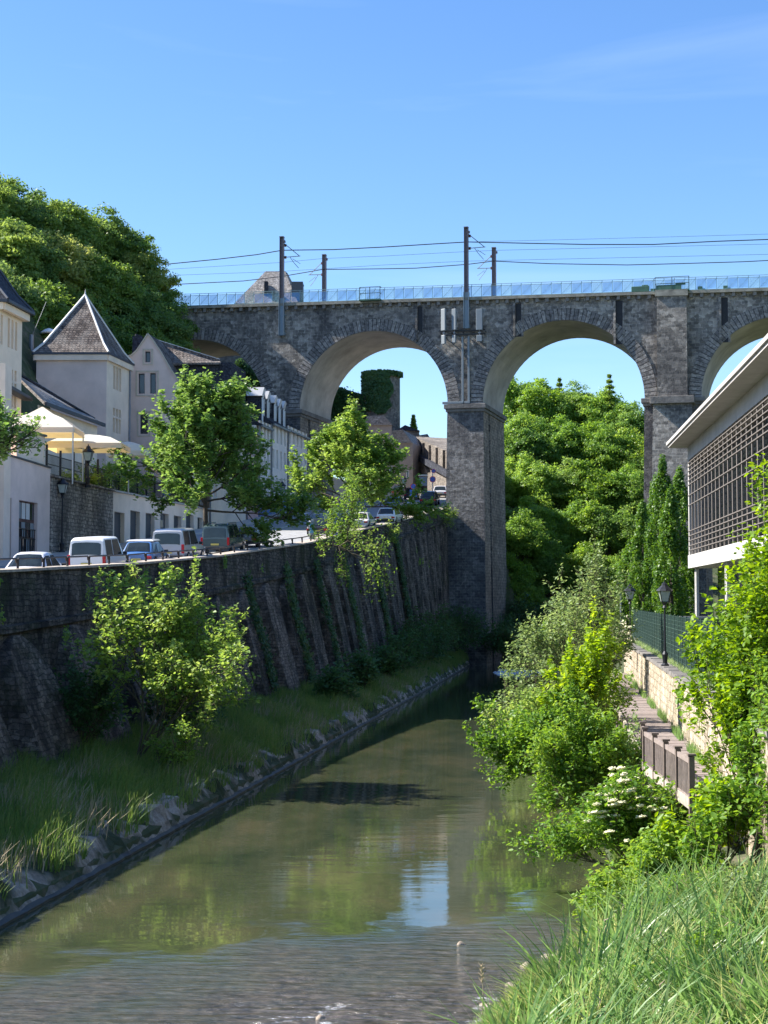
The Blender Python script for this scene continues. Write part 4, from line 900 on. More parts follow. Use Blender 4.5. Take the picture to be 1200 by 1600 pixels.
shrub('river_shrub', 'dense dark-green bush filling the right edge under the maple sapling', 'shrub', gz(1165,35,1.2), 38, 10, 2.9, .05, 3, [9,6,3], .65, .12, .15, LF['bush'], reps=2, jit=.1, dirs=[(.1,0,1),(-.3,0,1),(-.75,0,.8),(.4,0,1),(.7,0,.8),(0,-.5,1),(0,.5,1),(-.5,-.4,.7),(-1.0,.2,.5)], fit=(1098,1290,1030))
shrub('river_shrub', 'mixed green bush with reddish stems behind the sapling by the stone wall', 'shrub', gz(1180,45,TER), 39, 8, 3.3, .05, 3, [8,5,3], .65, .14, .18, LF['bush'], reps=2, jit=.12, fit=(1118,1290,930))
shrub('river_shrub', 'low bright maple branches in front of the boardwalk rail', 'shrub', gz(1110,36,1.1), 40, 7, 1.9, .03, 3, [8,5,3], .65, .12, .17, LF['maple'], reps=2, jit=.09, dirs=[(-.5,0,1),(.1,0,1),(.5,0,.8),(-1,0,.5),(0,-.5,.8)], fit=(1030,1210,1190))
shrub('river_shrub', 'small leafy growth on the boardwalk rail end', 'shrub', gz(985,49,1.5), 41, 4, 1.9, .02, 2, [7,5], .6, .12, .13, LF['willow'], reps=2, jit=.09, fit=(962,1006,1112))
shrub('elder_shrub', 'second lower elder bush without many blooms dipping to the water beside the reeds', 'shrub', gz(1000,36.5,.35), 46, 11, 1.6, .035, 3, [8,6,3], .65, .11, .12, LF['bush'], reps=4, jit=.12, dirs=[(.5,0,1),(-.1,0,1),(-.6,.1,.9),(.1,-.4,.9),(-.5,-.5,.8),(-1.0,0,.4),(.1,.4,1),(.9,0,.8),(-.8,-.6,.4)], fit=(925,1120,1290))
shrub('river_shrub', 'fresh green shrub filling the bank edge left of the boardwalk start', 'shrub', gz(905,64,.6), 47, 9, 3.4, .04, 3, [9,5,3], .6, .13, .16, LF['bank'], reps=4, jit=.14, dirs=[(.2,0,1),(-.3,0,1),(-.7,.1,.8),(.1,-.4,.9),(-.9,-.2,.5),(-1,0,.3),(.1,.4,1)], fit=(770,970,1030))
for i,(px,D,z_,xl_,xr2,yt,lm_,lab) in enumerate([(1085,31,.9,1015,1155,1350,'bush','leafy weed bush standing in the middle of the reeds'),(1180,28.5,1.1,1120,1260,1360,'willow','pale leafy weed bush at the right edge of the reeds'),(985,33,.6,925,1050,1372,'bank','light green weed bush at the top of the reed bank by the water'),(1130,25,.8,1070,1190,1440,'bush','lower weed bush half buried in the near reeds')]):
    shrub('weed_bush', lab, 'plant', gz(px,D,z_), 130+i, 8, 1.1, .015, 2, [8,5], .6, .07, .085, LF[lm_], reps=3, jit=.07, fit=(xl_,xr2,yt))
# ---- grasses
def blades(name, lab, pos, h, wd, lm, seed, seg=3, lean=.35, cat='grass', dirx=0):
    rng = np.random.default_rng(seed); n = len(pos); h = np.asarray(h)*rng.uniform(.55,1.15,n); a = rng.uniform(0,2*math.pi,n)
    if lean > .7: a = a*.45 + 3.0*np.sin(pos[:,0]*1.1+pos[:,1]*.7) + 1.5*np.sin(pos[:,1]*1.9)
    ld = np.stack([np.cos(a)*lean+dirx, np.sin(a)*lean], 1)*rng.uniform(.2,1.3,(n,1)); sd = np.stack([-np.sin(a+.8), np.cos(a+.8)],1)
    V = np.zeros((n, (seg+1)*2, 3))
    for k in range(seg+1):
        f = k/seg; c = pos + np.concatenate([ld*(f**2)*h[:,None], (h*(f-.25*f*f*np.linalg.norm(ld,axis=1)))[:,None]], 1)
        w_ = wd*(1-f)**.7*.5 if k < seg else wd*.04
        V[:,2*k,:] = c; V[:,2*k,:2] -= sd*w_; V[:,2*k+1,:] = c; V[:,2*k+1,:2] += sd*w_
    base = (np.arange(n)*(seg+1)*2)[:,None]; F = np.concatenate([base+np.array([2*k,2*k+1,2*k+3,2*k+2]) for k in range(seg)],1).reshape(-1); nf = n*seg
    me = bpy.data.meshes.new(name); V = V.reshape(-1,3); me.vertices.add(len(V)); me.vertices.foreach_set('co', V.astype(np.float32).ravel())
    me.loops.add(len(F)); me.loops.foreach_set('vertex_index', F.astype(np.int32)); me.polygons.add(nf); me.polygons.foreach_set('loop_start', np.arange(0,nf*4,4,dtype=np.int32))
    me.materials.append(LF[lm]); me.update(calc_edges=True); o = bpy.data.objects.new(name, me); COL.objects.link(o); tag(o, lab, cat, kind='stuff'); return o
rng = np.random.default_rng(9)
n = 75000; D = 30+150*rng.uniform(0,1,n)**1.6; xl = .127*D-13.05; wx = I(D, WD, WX_); f = rng.uniform(0,1,n); x = wx+1.0+(xl-.12-wx-1.0)*f
z = I(f, [0,.6,.9,1], [1.35,1.1,.75,.45]); patch = np.sin(D*.9)+np.sin(D*.37+x)
keep = (f < .97+.11*np.sin(D*1.1)+.08*np.sin(D*2.9+x)+rng.uniform(-.06,.06,n)); pos = np.stack([x,D,z],1)[keep]
blades('bank_grass', 'long shaded green grass covering the left bank under the wall', pos, .62+.2*np.sin(pos[:,1]*.6+pos[:,0]*2), .04, 'grass', 1, seg=2, dirx=.25)
# foreground reeds
n = 24000; D = 19+15*rng.uniform(0,1,n); xr = I(D, [10,20,27,33,38], [-2.2,-.3,1.4,3.8,5.3]); x = xr+.5+rng.uniform(0,1,n)**1.2*8.0
z = I(x-xr, [0,1.2,4,8], [.05,.45,.9,1.4]); pos = np.stack([x,D,z],1); hh = I(x-xr, [0,1.0,2.5,8], [.3,.6,1.05,1.35])*(1+.35*np.sin(x*2.1+D*1.3)*np.sin(D*.9-x))
blades('reed_grass', 'tall bright reed grass filling the near right bank', pos[::2], hh[::2], .065, 'reed', 2, seg=4, lean=.75)
blades('yellow_reed_grass', 'yellow-green reed grass mixed through the near bank reeds', pos[1::3], hh[1::3]*1.05, .06, 'reed2', 22, seg=4, lean=.8)
n = 16000; D = 18+22*rng.uniform(0,1,n); xr = I(D, [10,20,27,33,38,45], [-2.2,-.3,1.4,3.8,5.3,6.3]); x = xr+.1+rng.uniform(0,1,n)**1.5*6; z = I(x-xr, [0,1.2,4,8], [.02,.42,.85,1.3]); pos = np.stack([x,D,z],1)
blades('short_grass', 'short grass at the near right water edge', pos, .28, .022, 'reed', 3, seg=2, lean=.5)
n = 4200; D = 20+13*rng.uniform(0,1,n); xr = I(D, [10,20,27,33,38], [-2.2,-.3,1.4,3.8,5.3]); x = xr+1.4+rng.uniform(0,1,n)*7; z = I(x-xr, [0,1.2,4,8], [.05,.45,.9,1.4]); pos = np.stack([x,D,z],1); keep = np.sin(x*1.7+D*1.1)+np.sin(D*2.3-x) > -.2
blades('tall_reed', 'taller arching reeds with broad pale blades above the reed grass', pos[keep], 1.7, .085, 'reed', 12, seg=6, lean=.75, cat='reeds')
n = 16000; D = 19+15*rng.uniform(0,1,n)**.8; xr = I(D, [10,20,27,33,38], [-2.2,-.3,1.4,3.8,5.3]); x = xr+.6+rng.uniform(0,1,n)*8; z = I(x-xr, [0,1.2,4,8], [.05,.45,.9,1.4])+rng.uniform(.1,.9,n)*I(x-xr,[0,3],[.4,1]); keep = np.sin(x*2.9-D*1.7)+np.sin(D*1.1+x*1.3) > .35
me = leafmesh('weed_leaves', np.stack([x,D,z],1)[keep], np.tile([0,0,1.],(int(keep.sum()),1)), .12, rng, LF['bush'], .7, True); o = bpy.data.objects.new('weed_leaves', me); COL.objects.link(o); tag(o, 'broad leaved weeds growing in patches through the reed grass', 'weeds', kind='stuff')
n = 1500; D = 19+14*rng.uniform(0,1,n); xr = I(D, [10,20,27,33,38], [-2.2,-.3,1.4,3.8,5.3]); x = xr+.8+rng.uniform(0,1,n)*7; z = I(x-xr, [0,1.2,4,8], [.05,.45,.9,1.4]); pos = np.stack([x,D,z],1)
blades('dry_grass', 'straw coloured dry blades scattered through the reed grass', pos, .95, .022, 'dry', 14, seg=4, lean=.8)
n = 9000; D = 30+120*rng.uniform(0,1,n)**1.6; f = rng.uniform(.35,.98,n); wx = I(D, WD, WX_); x = wx+1+(.127*D-13.05-.12-wx-1)*f; z = I(f, [0,.6,.9,1], [1.35,1.1,.75,.45]); keep = np.sin(D*.7)+np.sin(D*.23+x) > .2
blades('rusty_grass', 'brownish seeding grass mixed into the left bank grass', np.stack([x,D,z],1)[keep], .8, .03, 'dry', 15, seg=2, dirx=.2)
# seed heads among reeds
n = 70; D = 21+11*rng.uniform(0,1,n); xr = I(D, [10,20,27,33,38], [-2.2,-.3,1.4,3.8,5.3]); x = xr+2+rng.uniform(0,1,n)*5; b = MB()
for xx, dd_, q in zip(x, D, xr):
    h = rng.uniform(1.1,1.6)*min(1,.5+(xx-q)*.12); b0 = Vector((xx,dd_,.6)); tp = b0+Vector((rng.normal(0,.12),rng.normal(0,.12),h)); b.tube([b0,tp],[.006,.004],3)
    b.tube([tp-Vector((0,0,.02)),tp+Vector((rng.normal(0,.04),0,.08)),tp+Vector((rng.normal(0,.06),0,.16))],[.004,.013,.003],5)
o = b.build('grass_seed_head', LF['dry']); tag(o, 'dry brownish seed heads standing among the reed grass', 'seed heads', kind='stuff')
# right bank verge and weeds by the boardwalk
n = 22000; D = 40+70*rng.uniform(0,1,n)**1.4; x = .11*D+4.3+.45+rng.uniform(0,1,n)**1.3*2.6; pos = np.stack([x,D,np.full(n,TER)],1); keep = (np.sin(D*1.3)+np.sin(D*.31*x*.2)) > -.5
blades('verge_grass', 'patchy yellow-green grass on top of the pale stone wall', pos[keep], .3, .03, 'reed', 4, seg=2, lean=.5)
n = 2600; D = 40+60*rng.uniform(0,1,n); x = .11*D+4.3-.12-rng.uniform(0,.18,n); pos = np.stack([x,D,np.full(n,DECK+.02)],1); keep = np.sin(D*.8) > -.2
blades('wall_weeds', 'weeds growing along the foot of the pale stone wall', pos[keep], .38, .03, 'reed', 6, seg=2, lean=.3, cat='weeds')
n = 40000; D = 34+90*rng.uniform(0,1,n)**1.3; xr = I(D, [27,33,38,45,70,100,130], [1.4,3.8,5.3,6.3,8,11,15]); x = xr+.1+rng.uniform(0,1,n)*2.2; pos = np.stack([x,D,I(x-xr,[0,1.2],[.05,.5])],1)
blades('undergrowth', 'green undergrowth beneath the right bank shrubs', pos, .6, .05, 'grass', 7, seg=2)
# river rocks
for i,(px,py,s_) in enumerate([(862,1487,.22),(822,1501,.16),(880,1511,.2),(905,1520,.3),(940,1535,.34),(800,1530,.14),(760,1560,.14),(720,1468,.13),(500,1580,.12),(880,1545,.22),(925,1500,.18)]):
    Dd = CZ*2500/(py-938); p = P(px,py,Dd); b = MB(); rg = random.Random(i)
    prof = [(.02,-.6),(.7,-.4),(1.0,-.05),(.9,.22),(.62,.42),(.2,.55)]; b.lathe([(r*s_*.75, z*s_*.95) for r,z in prof], (0,0,0), 11); f1, f2 = rg.uniform(0,6), rg.uniform(0,6)
    b.v = [(x*(1.15+.3*math.sin(3*math.atan2(y,x)+f1)), y*(.9+.25*math.sin(2*math.atan2(y,x)+f2)), z*(1+.35*math.sin(4*x/s_+f1))) for x,y,z in b.v]; o = b.build('river_rock', M['rock'], smooth=True); o.location = (p.x, Dd, -.02)
    tag(o, ['pale rock in the shallows left of the reed bank','small flat stone just off the near bank','rounded stone beside the dark eddy','larger wet stone at the bank edge','largest stone under the reeds','small stone at the tip of the bank','small stone by the dry stalk','dark stone breaking the smooth water','lone pebble in the riffle','pale stone behind the reed tips','stone close to the shrub shade'][i], 'rock', 'stones in the shallows')
b = MB(); p = P(753,1600,27); b.tube([(0,0,-.1),(.02,0,.6),(.0,0,1.05)], [.012,.01,.006], 5)
for k in range(26): a = k*2.4; z = .75+.012*k; b.tube([(0,0,z),(.07*math.cos(a),.07*math.sin(a),z+.06)], [.012,.003], 3)
o = b.build('dry_stalk', LF['dry']); o.location = (p.x, 27, .1); tag(o, 'single dry flowering stalk at the near bank tip', 'dry stalk')
for i,(px,D,sz,lab) in enumerate([(792,176,3.6,'dark shrub at the right foot of the middle pier'),(812,186,5.0,'tall shaded shrub right of the middle pier base'),(835,190,5.5,'shaded shrub behind the river bend'),(1012,150,4.5,'shaded shrub at the foot of the wide pier'),(850,150,3.4,'green shrub on the far right bank near the rapids')]):
    shrub('river_shrub', lab, 'shrub', gz(px,D,.8), 110+i, 8, sz, .05, 2, [9,6], .7, .2, .3, LF['dark' if i < 4 else 'bush'], reps=3, jit=.25)
# ================================================================ BUILDINGS
def facade(root, p0, p1, z0, z1, mat, wins, th=.25, name='wall', z0b=None, z1b=None, glass=None, trim=None, world=True):
    """wall from p0 to p1 (xy) outward to the right-hand side of p0->p1; wins: (u0,u1,v0,v1[,kind]) in metres; z0b/z1b heights at p1 end"""
    p0 = Vector((p0[0],p0[1],0)); p1 = Vector((p1[0],p1[1],0)); u = (p1-p0); W = u.length; u.normalize(); nrm = Vector((u.y,-u.x,0))
    z0b = z0 if z0b is None else z0b; z1b = z1 if z1b is None else z1b
    us = sorted(set([0.0, W] + [x for w_ in wins for x in (w_[0], w_[1])])); vs = sorted(set([x for w_ in wins for x in (w_[2], w_[3])]))
    def pt(a, z, d=0): return tuple(p0+u*a+Vector((0,0,z))-nrm*d)
    b = MB()
    for i in range(len(us)-1):
        a, c = us[i], us[i+1]; fa, fc = a/W, c/W
        zz = [(z0+(z0b-z0)*fa, z0+(z0b-z0)*fc)] + [(v,v) for v in vs] + [(z1+(z1b-z1)*fa, z1+(z1b-z1)*fc)]
        for j in range(len(zz)-1):
            (l0,l1),(h0,h1) = zz[j], zz[j+1]
            if h0 <= l0 and h1 <= l1: continue
            cm_, vm = (a+c)/2, (l0+l1+h0+h1)/4
            if any(w_[0] < cm_ < w_[1] and w_[2] < vm < w_[3] for w_ in wins): continue
            b.add([pt(a,l0),pt(c,l1),pt(c,h1),pt(a,h0)], [(0,1,2,3)])
    for w_ in wins:
        a, c, l, h = w_[:4]
        b.add([pt(a,l),pt(c,l),pt(c,h),pt(a,h),pt(a,l,th),pt(c,l,th),pt(c,h,th),pt(a,h,th)], [(0,4,5,1),(1,5,6,2),(2,6,7,3),(3,7,4,0)])
    b.build(name, mat, root, world)
    for w_ in wins:
        a, c, l, h = w_[:4]; kind = w_[4] if len(w_) > 4 else 'window'
        if kind in ('window','darkwindow','shutwindow'):
            fr = MB(); t_ = .07; mm = M['frame'] if kind == 'window' else M['darkframe'] if kind == 'darkwindow' else M['lime']
            for (aa,cc,ll,hh) in ((a,c,l,l+t_),(a,c,h-t_,h),(a,a+t_,l+t_,h-t_),(c-t_,c,l+t_,h-t_),((a+c)/2-.03,(a+c)/2+.03,l+t_,h-t_)):
                fr.add([pt(aa,ll,th*.75),pt(cc,ll,th*.75),pt(cc,hh,th*.75),pt(aa,hh,th*.75),pt(aa,ll,th),pt(cc,ll,th),pt(cc,hh,th),pt(aa,hh,th)], [(0,1,2,3),(0,4,5,1),(1,5,6,2),(2,6,7,3),(3,7,4,0)])
            f_ = fr.build('window', mm, root, world)
            g = MB(); g.add([pt(a+.03,l+.03,th*.92),pt(c-.03,l+.03,th*.92),pt(c-.03,h-.03,th*.92),pt(a+.03,h-.03,th*.92)], [(0,1,2,3)])
            L = root.location if world else Vector((0,0,0)); g.v = [(x-L.x,y-L.y,z-L.z) for x,y,z in g.v]; g.build('pane', (M['blind'] if kind == 'shutwindow' else M['glass']) if glass is None else glass, f_)
            if trim:
                t2 = MB(); e = .18
                for (aa,cc,ll,hh) in ((a-e,c+e,l-e,l-.002),(a-e,c+e,h+.002,h+e),(a-e,a-.002,l,h),(c+.002,c+e,l,h)):
                    t2.add([pt(aa,ll,-.03),pt(cc,ll,-.03),pt(cc,hh,-.03),pt(aa,hh,-.03),pt(aa,ll,.0),pt(cc,ll,.0),pt(cc,hh,.0),pt(aa,hh,.0)], [(0,1,2,3),(0,4,5,1),(1,5,6,2),(2,6,7,3),(3,7,4,0)])
                t2.build('window_surround', trim, root, world)
        else:
            g = MB(); g.add([pt(a,l,th*.9),pt(c,l,th*.9),pt(c,h,th*.9),pt(a,h,th*.9)], [(0,1,2,3)])
            for k in range(1,5):
                zz = l+(h-l)*k/5; g.bar(pt(a,zz,th*.85), pt(c,zz,th*.85), .03)
            dr_ = g.build('door', M['door'] if kind == 'door' else M['rust'], root, world)
            if kind == 'rust' and c-a > 1.5:
                L = root.location if world else Vector((0,0,0)); W_ = c-a; H_ = h-l
                for r_i, (f0, f1) in enumerate(((.68,.97),(.36,.62),(.06,.32))):
                    for ci in range(4):
                        q = MB(); x0_, x1_ = a+W_*(.05+.235*ci), a+W_*(.05+.235*ci+.2); q.add([Vector(pt(x0_,l+H_*f0,th*.72))-L,Vector(pt(x1_,l+H_*f0,th*.72))-L,Vector(pt(x1_,l+H_*f1,th*.72))-L,Vector(pt(x0_,l+H_*f1,th*.72))-L],[(0,1,2,3)])
                        q.build('pane', M['frame'] if (r_i == 0 and ci in (1,2)) else M['glass'] if (ci+r_i)%2 else M['antenna'], dr_)
                q = MB()
                for ci in range(9): xx_ = a+W_*(.04+.115*ci); q.bar(Vector(pt(xx_,l+.1,th*.55))-L, Vector(pt(xx_,l+H_*.5,th*.55))-L, .04)
                q.bar(Vector(pt(a,l+H_*.33,th*.55))-L, Vector(pt(c,l+H_*.33,th*.55))-L, .05); q.bar(Vector(pt(a,l+H_*.5,th*.55))-L, Vector(pt(c,l+H_*.5,th*.55))-L, .05); q.build('grille', M['black'], dr_)
def slabroof(root, poly, th, mat, name='roof'):
    b = MB(); b.prism([(x,y,z-th) for x,y,z in poly], poly); return b.build(name, mat, root, True)
def fpt(D, off=0): return (FX(D)-off, D)
# --- lavender-grey building with the weathered door (left edge)
def FXp(px): # distance at which facade line meets pixel column
    lo, hi = 60, 200
    for _ in range(50):
        m_ = (lo+hi)/2
        if 600+2500*FX(m_)/m_ < px: lo = m_
        else: hi = m_
    return lo
Da, Db = FXp(-60), FXp(77); pa, pb = fpt(Da), fpt(Db); za, zb = P(0,712,FXp(0)).z, P(77,733,Db).z; ztop = P(50,725,FXp(50)).z
r0 = thing('street_building', 'mauve rendered building with tall weathered glazed door at the left edge', 'building', (pb[0],pb[1],RZ(Db)))
Lw = math.dist(pa,pb)
def ucol(px, p0=pa): D = FXp(px); return math.dist(p0, fpt(D))
facade(r0, pa, pb, RZ(Da)-.5, ztop+.3, M['render2'], [(ucol(29),ucol(58),RZ(Db)-.2,P(40,783,FXp(40)).z,'rust'),(ucol(6),ucol(17),RZ(Db)-.5,P(10,777,FXp(10)).z,'rust')], z1b=ztop)
b = MB(); u_ = (Vector(pb)-Vector(pa)).normalized(); b.prism([(pb[0],pb[1],RZ(Db)-.5),(pb[0]-8,pb[1],RZ(Db)-.5),(pb[0]-8,pb[1],ztop),(pb[0],pb[1],ztop)], [(pa[0],pa[1]+.0,RZ(Db)-.5),(pa[0]-8,pa[1],RZ(Db)-.5),(pa[0]-8,pa[1],ztop),(pa[0],pa[1],ztop)])
b.v = [(x-.26,y,z) for x,y,z in b.v]; b.build('building_body', M['render2'], r0, True)
zc_ = P(55,676,FXp(55)).z; Dc_ = FXp(33)
facade(r0, fpt(Dc_,.35), fpt(Db,.35), ztop-.2, zc_, M['render'], [], name='parapet_wall'); b = MB(); q0, q1 = fpt(Dc_,.35), fpt(Db,.35)
b.bar((q0[0]-.1,q0[1],zc_+.05),(q1[0]-.1,q1[1],zc_+.05),.5,.12); b.bar((pa[0]-.1,pa[1],ztop+.3),(pb[0]-.1,pb[1],ztop+.03),.4,.1); b.build('metal_capping', M['ledge'], r0, True)
b = MB(); b.box((q1[0]-2.5,q1[1]-.15,(ztop+zc_)/2), (5,.3,zc_-ztop)); b.build('return_wall', M['render'], r0, True)
# pale pilaster strip near x=0..33 upper part
b = MB(); q = fpt(FXp(3)); b.box((q[0]+.05,q[1],P(3,760,q[1]).z), (.4,1.6,14)); b.build('corner_pier', M['render'], r0, True)
# --- rubble terrace wall
De = FXp(176); pc, pe = fpt(Db+.2), fpt(De); 
r0 = thing('terrace_wall', 'rough rubble stone wall under the terrace behind the street lamp', 'wall', (pc[0],pc[1],RZ(Db)))
zt0, zt1 = P(80,745,Db).z, P(176,768,De).z
b = MB(); b.prism([(pc[0],pc[1],RZ(Db)-.5),(pc[0]-1,pc[1],RZ(Db)-.5),(pc[0]-1,pc[1],zt0),(pc[0],pc[1],zt0)],[(pe[0],pe[1],RZ(De)-.5),(pe[0]-1,pe[1],RZ(De)-.5),(pe[0]-1,pe[1],zt1),(pe[0],pe[1],zt1)]); b.build('wall', M['oldwall'], r0, True)
b = MB(); b.bar((pc[0]-.1,pc[1],zt0+.06),(pe[0]-.1,pe[1],zt1+.06),.6,.12); b.build('coping', M['oldwall'], r0, True)
# --- garage row
Dg = FXp(326); pg = fpt(Dg); Lg = math.dist(pe,pg); zg = P(326,797,Dg).z
r0 = thing('garage_block', 'low rendered garage block with a row of dark doors under the terrace', 'garage', (pe[0],pe[1],RZ(De)))
wins = []
for (x0,x1,yt,k) in ((178,194,799,'door'),(203,218,797,'door'),(227,241,801,'door'),(250,263,801,'shutwindow'),(271,283,805,'shutwindow'),(290,302,803,'shutwindow'),(308,316,808,'shutwindow')):
    D0, D1 = FXp(x0), FXp(x1); u0, u1 = math.dist(pe,fpt(D0)), math.dist(pe,fpt(D1)); zt_ = P(x0,yt,D0).z
    wins.append((max(u0,.15),u1, RZ(D0)+.05, zt_, 'door'))
facade(r0, pe, pg, RZ(De)-.5, zt1, M['render'], wins, z0b=RZ(De)-.5, z1b=zg, th=.35)
b = MB(); b.prism([(pe[0]-.4,pe[1],RZ(De)-.5),(pe[0]-1.5,pe[1],RZ(De)-.5),(pe[0]-1.5,pe[1],zt1),(pe[0]-.4,pe[1],zt1)],[(pg[0]-.4,pg[1],RZ(Dg)-.5),(pg[0]-1.5,pg[1],RZ(Dg)-.5),(pg[0]-1.5,pg[1],zg),(pg[0]-.4,pg[1],zg)]); b.bar((pe[0]-.1,pe[1],zt1+.06),(pg[0]-.1,pg[1],zg+.06),.55,.12); b.build('roof_slab', M['concrete'], r0, True)
# terrace fence
r0 = thing('terrace_fence', 'black iron terrace fence with dark mesh above the rubble wall and garages', 'fence', (pc[0],pc[1],zt0))
b = MB(); seg = [(pc[0]-.3,pc[1],zt0+.1),(pe[0]-.3,pe[1],zt1+.1),(pg[0]-.3,pg[1],zg+.1)]; mm_ = MB()
for i in range(2):
    a_, c_ = Vector(seg[i]), Vector(seg[i+1])
    for dz in (.15,.75,1.35): b.bar(a_+Vector((0,0,dz)), c_+Vector((0,0,dz)), .05)
    n_ = int((c_-a_).length/.22)
    for k in range(n_): q = a_.lerp(c_, k/n_); mm_.bar(q+Vector((0,0,.15)), q+Vector((0,0,1.35)), .03)
b.build('rail', M['black'], r0, True); mm_.build('mesh_panel', M['black'], r0, True)
for i in range(2):
    a_, c_ = Vector(seg[i]), Vector(seg[i+1]); n_ = max(2,int((c_-a_).length/2.4))
    for k in range(n_): q = a_.lerp(c_, k/n_); pbx = MB(); pbx.box(q+Vector((0,0,.95)), (.13,.13,2.0 if k%2==0 else 1.7)); pbx.build('post', M['black'], r0, True)
# tents on the terrace
TZt = zt1-.2
def parasol(px0, px1, yt, yb, D, lab, peak, name='parasol'):
    a, c = P(px0,yb,D), P(px1,yb,D); w_ = (c.x-a.x)/2; ctr = (a+c)/2; zt_ = P((px0+px1)/2,yt,D).z; r0 = thing(name, lab, 'parasol', (ctr.x,D,TZt), group='cream canopies on the terrace')
    b = MB(); zb_ = a.z-TZt; zp = zt_-TZt; n_ = 8; rings = []
    for f, zf in ((1,0),(.66,.42 if peak else .6),(.33,.66 if peak else .85),(.02,1)): rings.append([(w_*f*x, w_*.75*f*y, zb_+.0+(zp-zb_)*zf) for x,y in ((-1,-1),(0,-1),(1,-1),(1,0),(1,1),(0,1),(-1,1),(-1,0))])
    low = [(x,y,z-.35) for x,y,z in rings[0]]; allr = [low]+rings
    b.v = [q for r_ in allr for q in r_]
    for i in range(len(allr)-1):
        for k in range(8): b.f.append((i*8+k,i*8+(k+1)%8,(i+1)*8+(k+1)%8,(i+1)*8+k)); b.m.append(0)
    b.build('canopy', M['canvas'], r0)
    for (x,y) in ((-1,-1),(1,-1),(1,1),(-1,1)) if peak else ((0,0),): pb_ = MB(); pb_.tube([(x*w_*.97,y*w_*.72,0),(x*w_*.97,y*w_*.72,zb_+(.1 if peak else zp-zb_-.05))], .05, 6); pb_.build('pole', M['frame'], r0)
    if not peak:
        rb = MB()
        for k in range(8): x,y,z = rings[0][k]; rb.bar((0,0,zb_-.3),(x*.7,y*.7,zb_+.05),.04)
        rb.build('rib_set', M['metal'], r0)
cnv, t, b_ = newmat('canvas_translucent'); tr_ = N(t,'BsdfTranslucent'); tr_.inputs[0].default_value = (.9,.62,.25,1); df_ = N(t,'BsdfDiffuse'); df_.inputs[0].default_value = (.85,.82,.72,1); mx_ = N(t,'MixShader'); mx_.inputs[0].default_value = .4; t.links.new(df_.outputs[0],mx_.inputs[1]); t.links.new(tr_.outputs[0],mx_.inputs[2]); t.links.new(mx_.outputs[0],t.nodes['Material Output'].inputs[0]); M['canvas'] = cnv
parasol(8,124,636,672,104.5,'large peaked cream tent canopy on the left of the terrace',True,'tent_canopy')
parasol(80,197,679,696,108,'round cream parasol in the middle of the terrace',False)
parasol(170,232,690,706,113,'smaller cream parasol half hidden by the large street tree',False)
# terrace planting
for i,(px,py,D,s_,lab) in enumerate([(158,742,112,2.2,'tall bamboo-like plant behind the terrace fence'),(185,752,116,2.0,'yellowish plant under the terrace parasol'),(205,768,121,1.8,'leafy terrace plant near the garage roofs'),(110,738,106,1.0,'small flowering terrace plant by the stone wall corner'),(140,748,109,1.3,'low terrace hedge plant behind the railing')]):
    p = P(px,py,D); shrub('terrace_plant', lab, 'plant', (p.x,D,TZt), 90+i, 5, s_, .02, 1, [9], .5, .09, .18, LF['bank'], reps=4, jit=.13)
# --- tower house at left edge
def winrow(u0s, w_, v0, v1, kind='shutwindow'): return [(u,u+w_,v0,v1,kind) for u in u0s]
def lineX(px, off):
    lo, hi = 60, 260
    for _ in range(50):
        m_ = (lo+hi)/2
        if 600+2500*(FX(m_)-off)/m_ < px: lo = m_
        else: hi = m_
    return lo
OFF = 8.0
D2 = lineX(30,OFF); D1 = lineX(-6,OFF); c2, c1 = (FX(D2)-OFF,D2), (FX(D1)-OFF,D1)
ez = P(37,487,D2).z; gz_ = TZt-.3
r0 = thing('tower_house', 'cream tower house with dark hipped roof cut by the left edge', 'house', (c2[0],c2[1],gz_))
Lw = math.dist(c1,c2)
def dz(py): return P(15,py,D2-2).z
wn = [(Lw-u-.42,Lw-u,dz(545),dz(500),'shutwindow') for u in (1.0,1.75,2.5)] + [(Lw-u-.42,Lw-u,dz(594),dz(577),'shutwindow') for u in (1.0,1.75,2.5)] + [(Lw-u-.42,Lw-u,dz(611),dz(597.5),'shutwindow') for u in (1.0,1.75,2.5)] + [(Lw-u-.42,Lw-u,dz(636),dz(618),'shutwindow') for u in (1.0,1.75,2.5)] + [(Lw-u-.42,Lw-u,dz(545),dz(500),'shutwindow') for u in (3.9,4.65) if u+.5 < Lw]
facade(r0, c1, c2, gz_, ez, M['render'], wn)
b = MB(); b.add([(c2[0],c2[1],gz_),(c2[0]-9,c2[1],gz_),(c2[0]-9,c2[1],ez),(c2[0],c2[1],ez)],[(0,1,2,3)]); b.add([(c1[0],c1[1],gz_),(c1[0]-9,c1[1],gz_),(c1[0]-9,c1[1],ez),(c1[0],c1[1],ez)],[(3,2,1,0)]); b.build('side_wall', M['render'], r0, True)
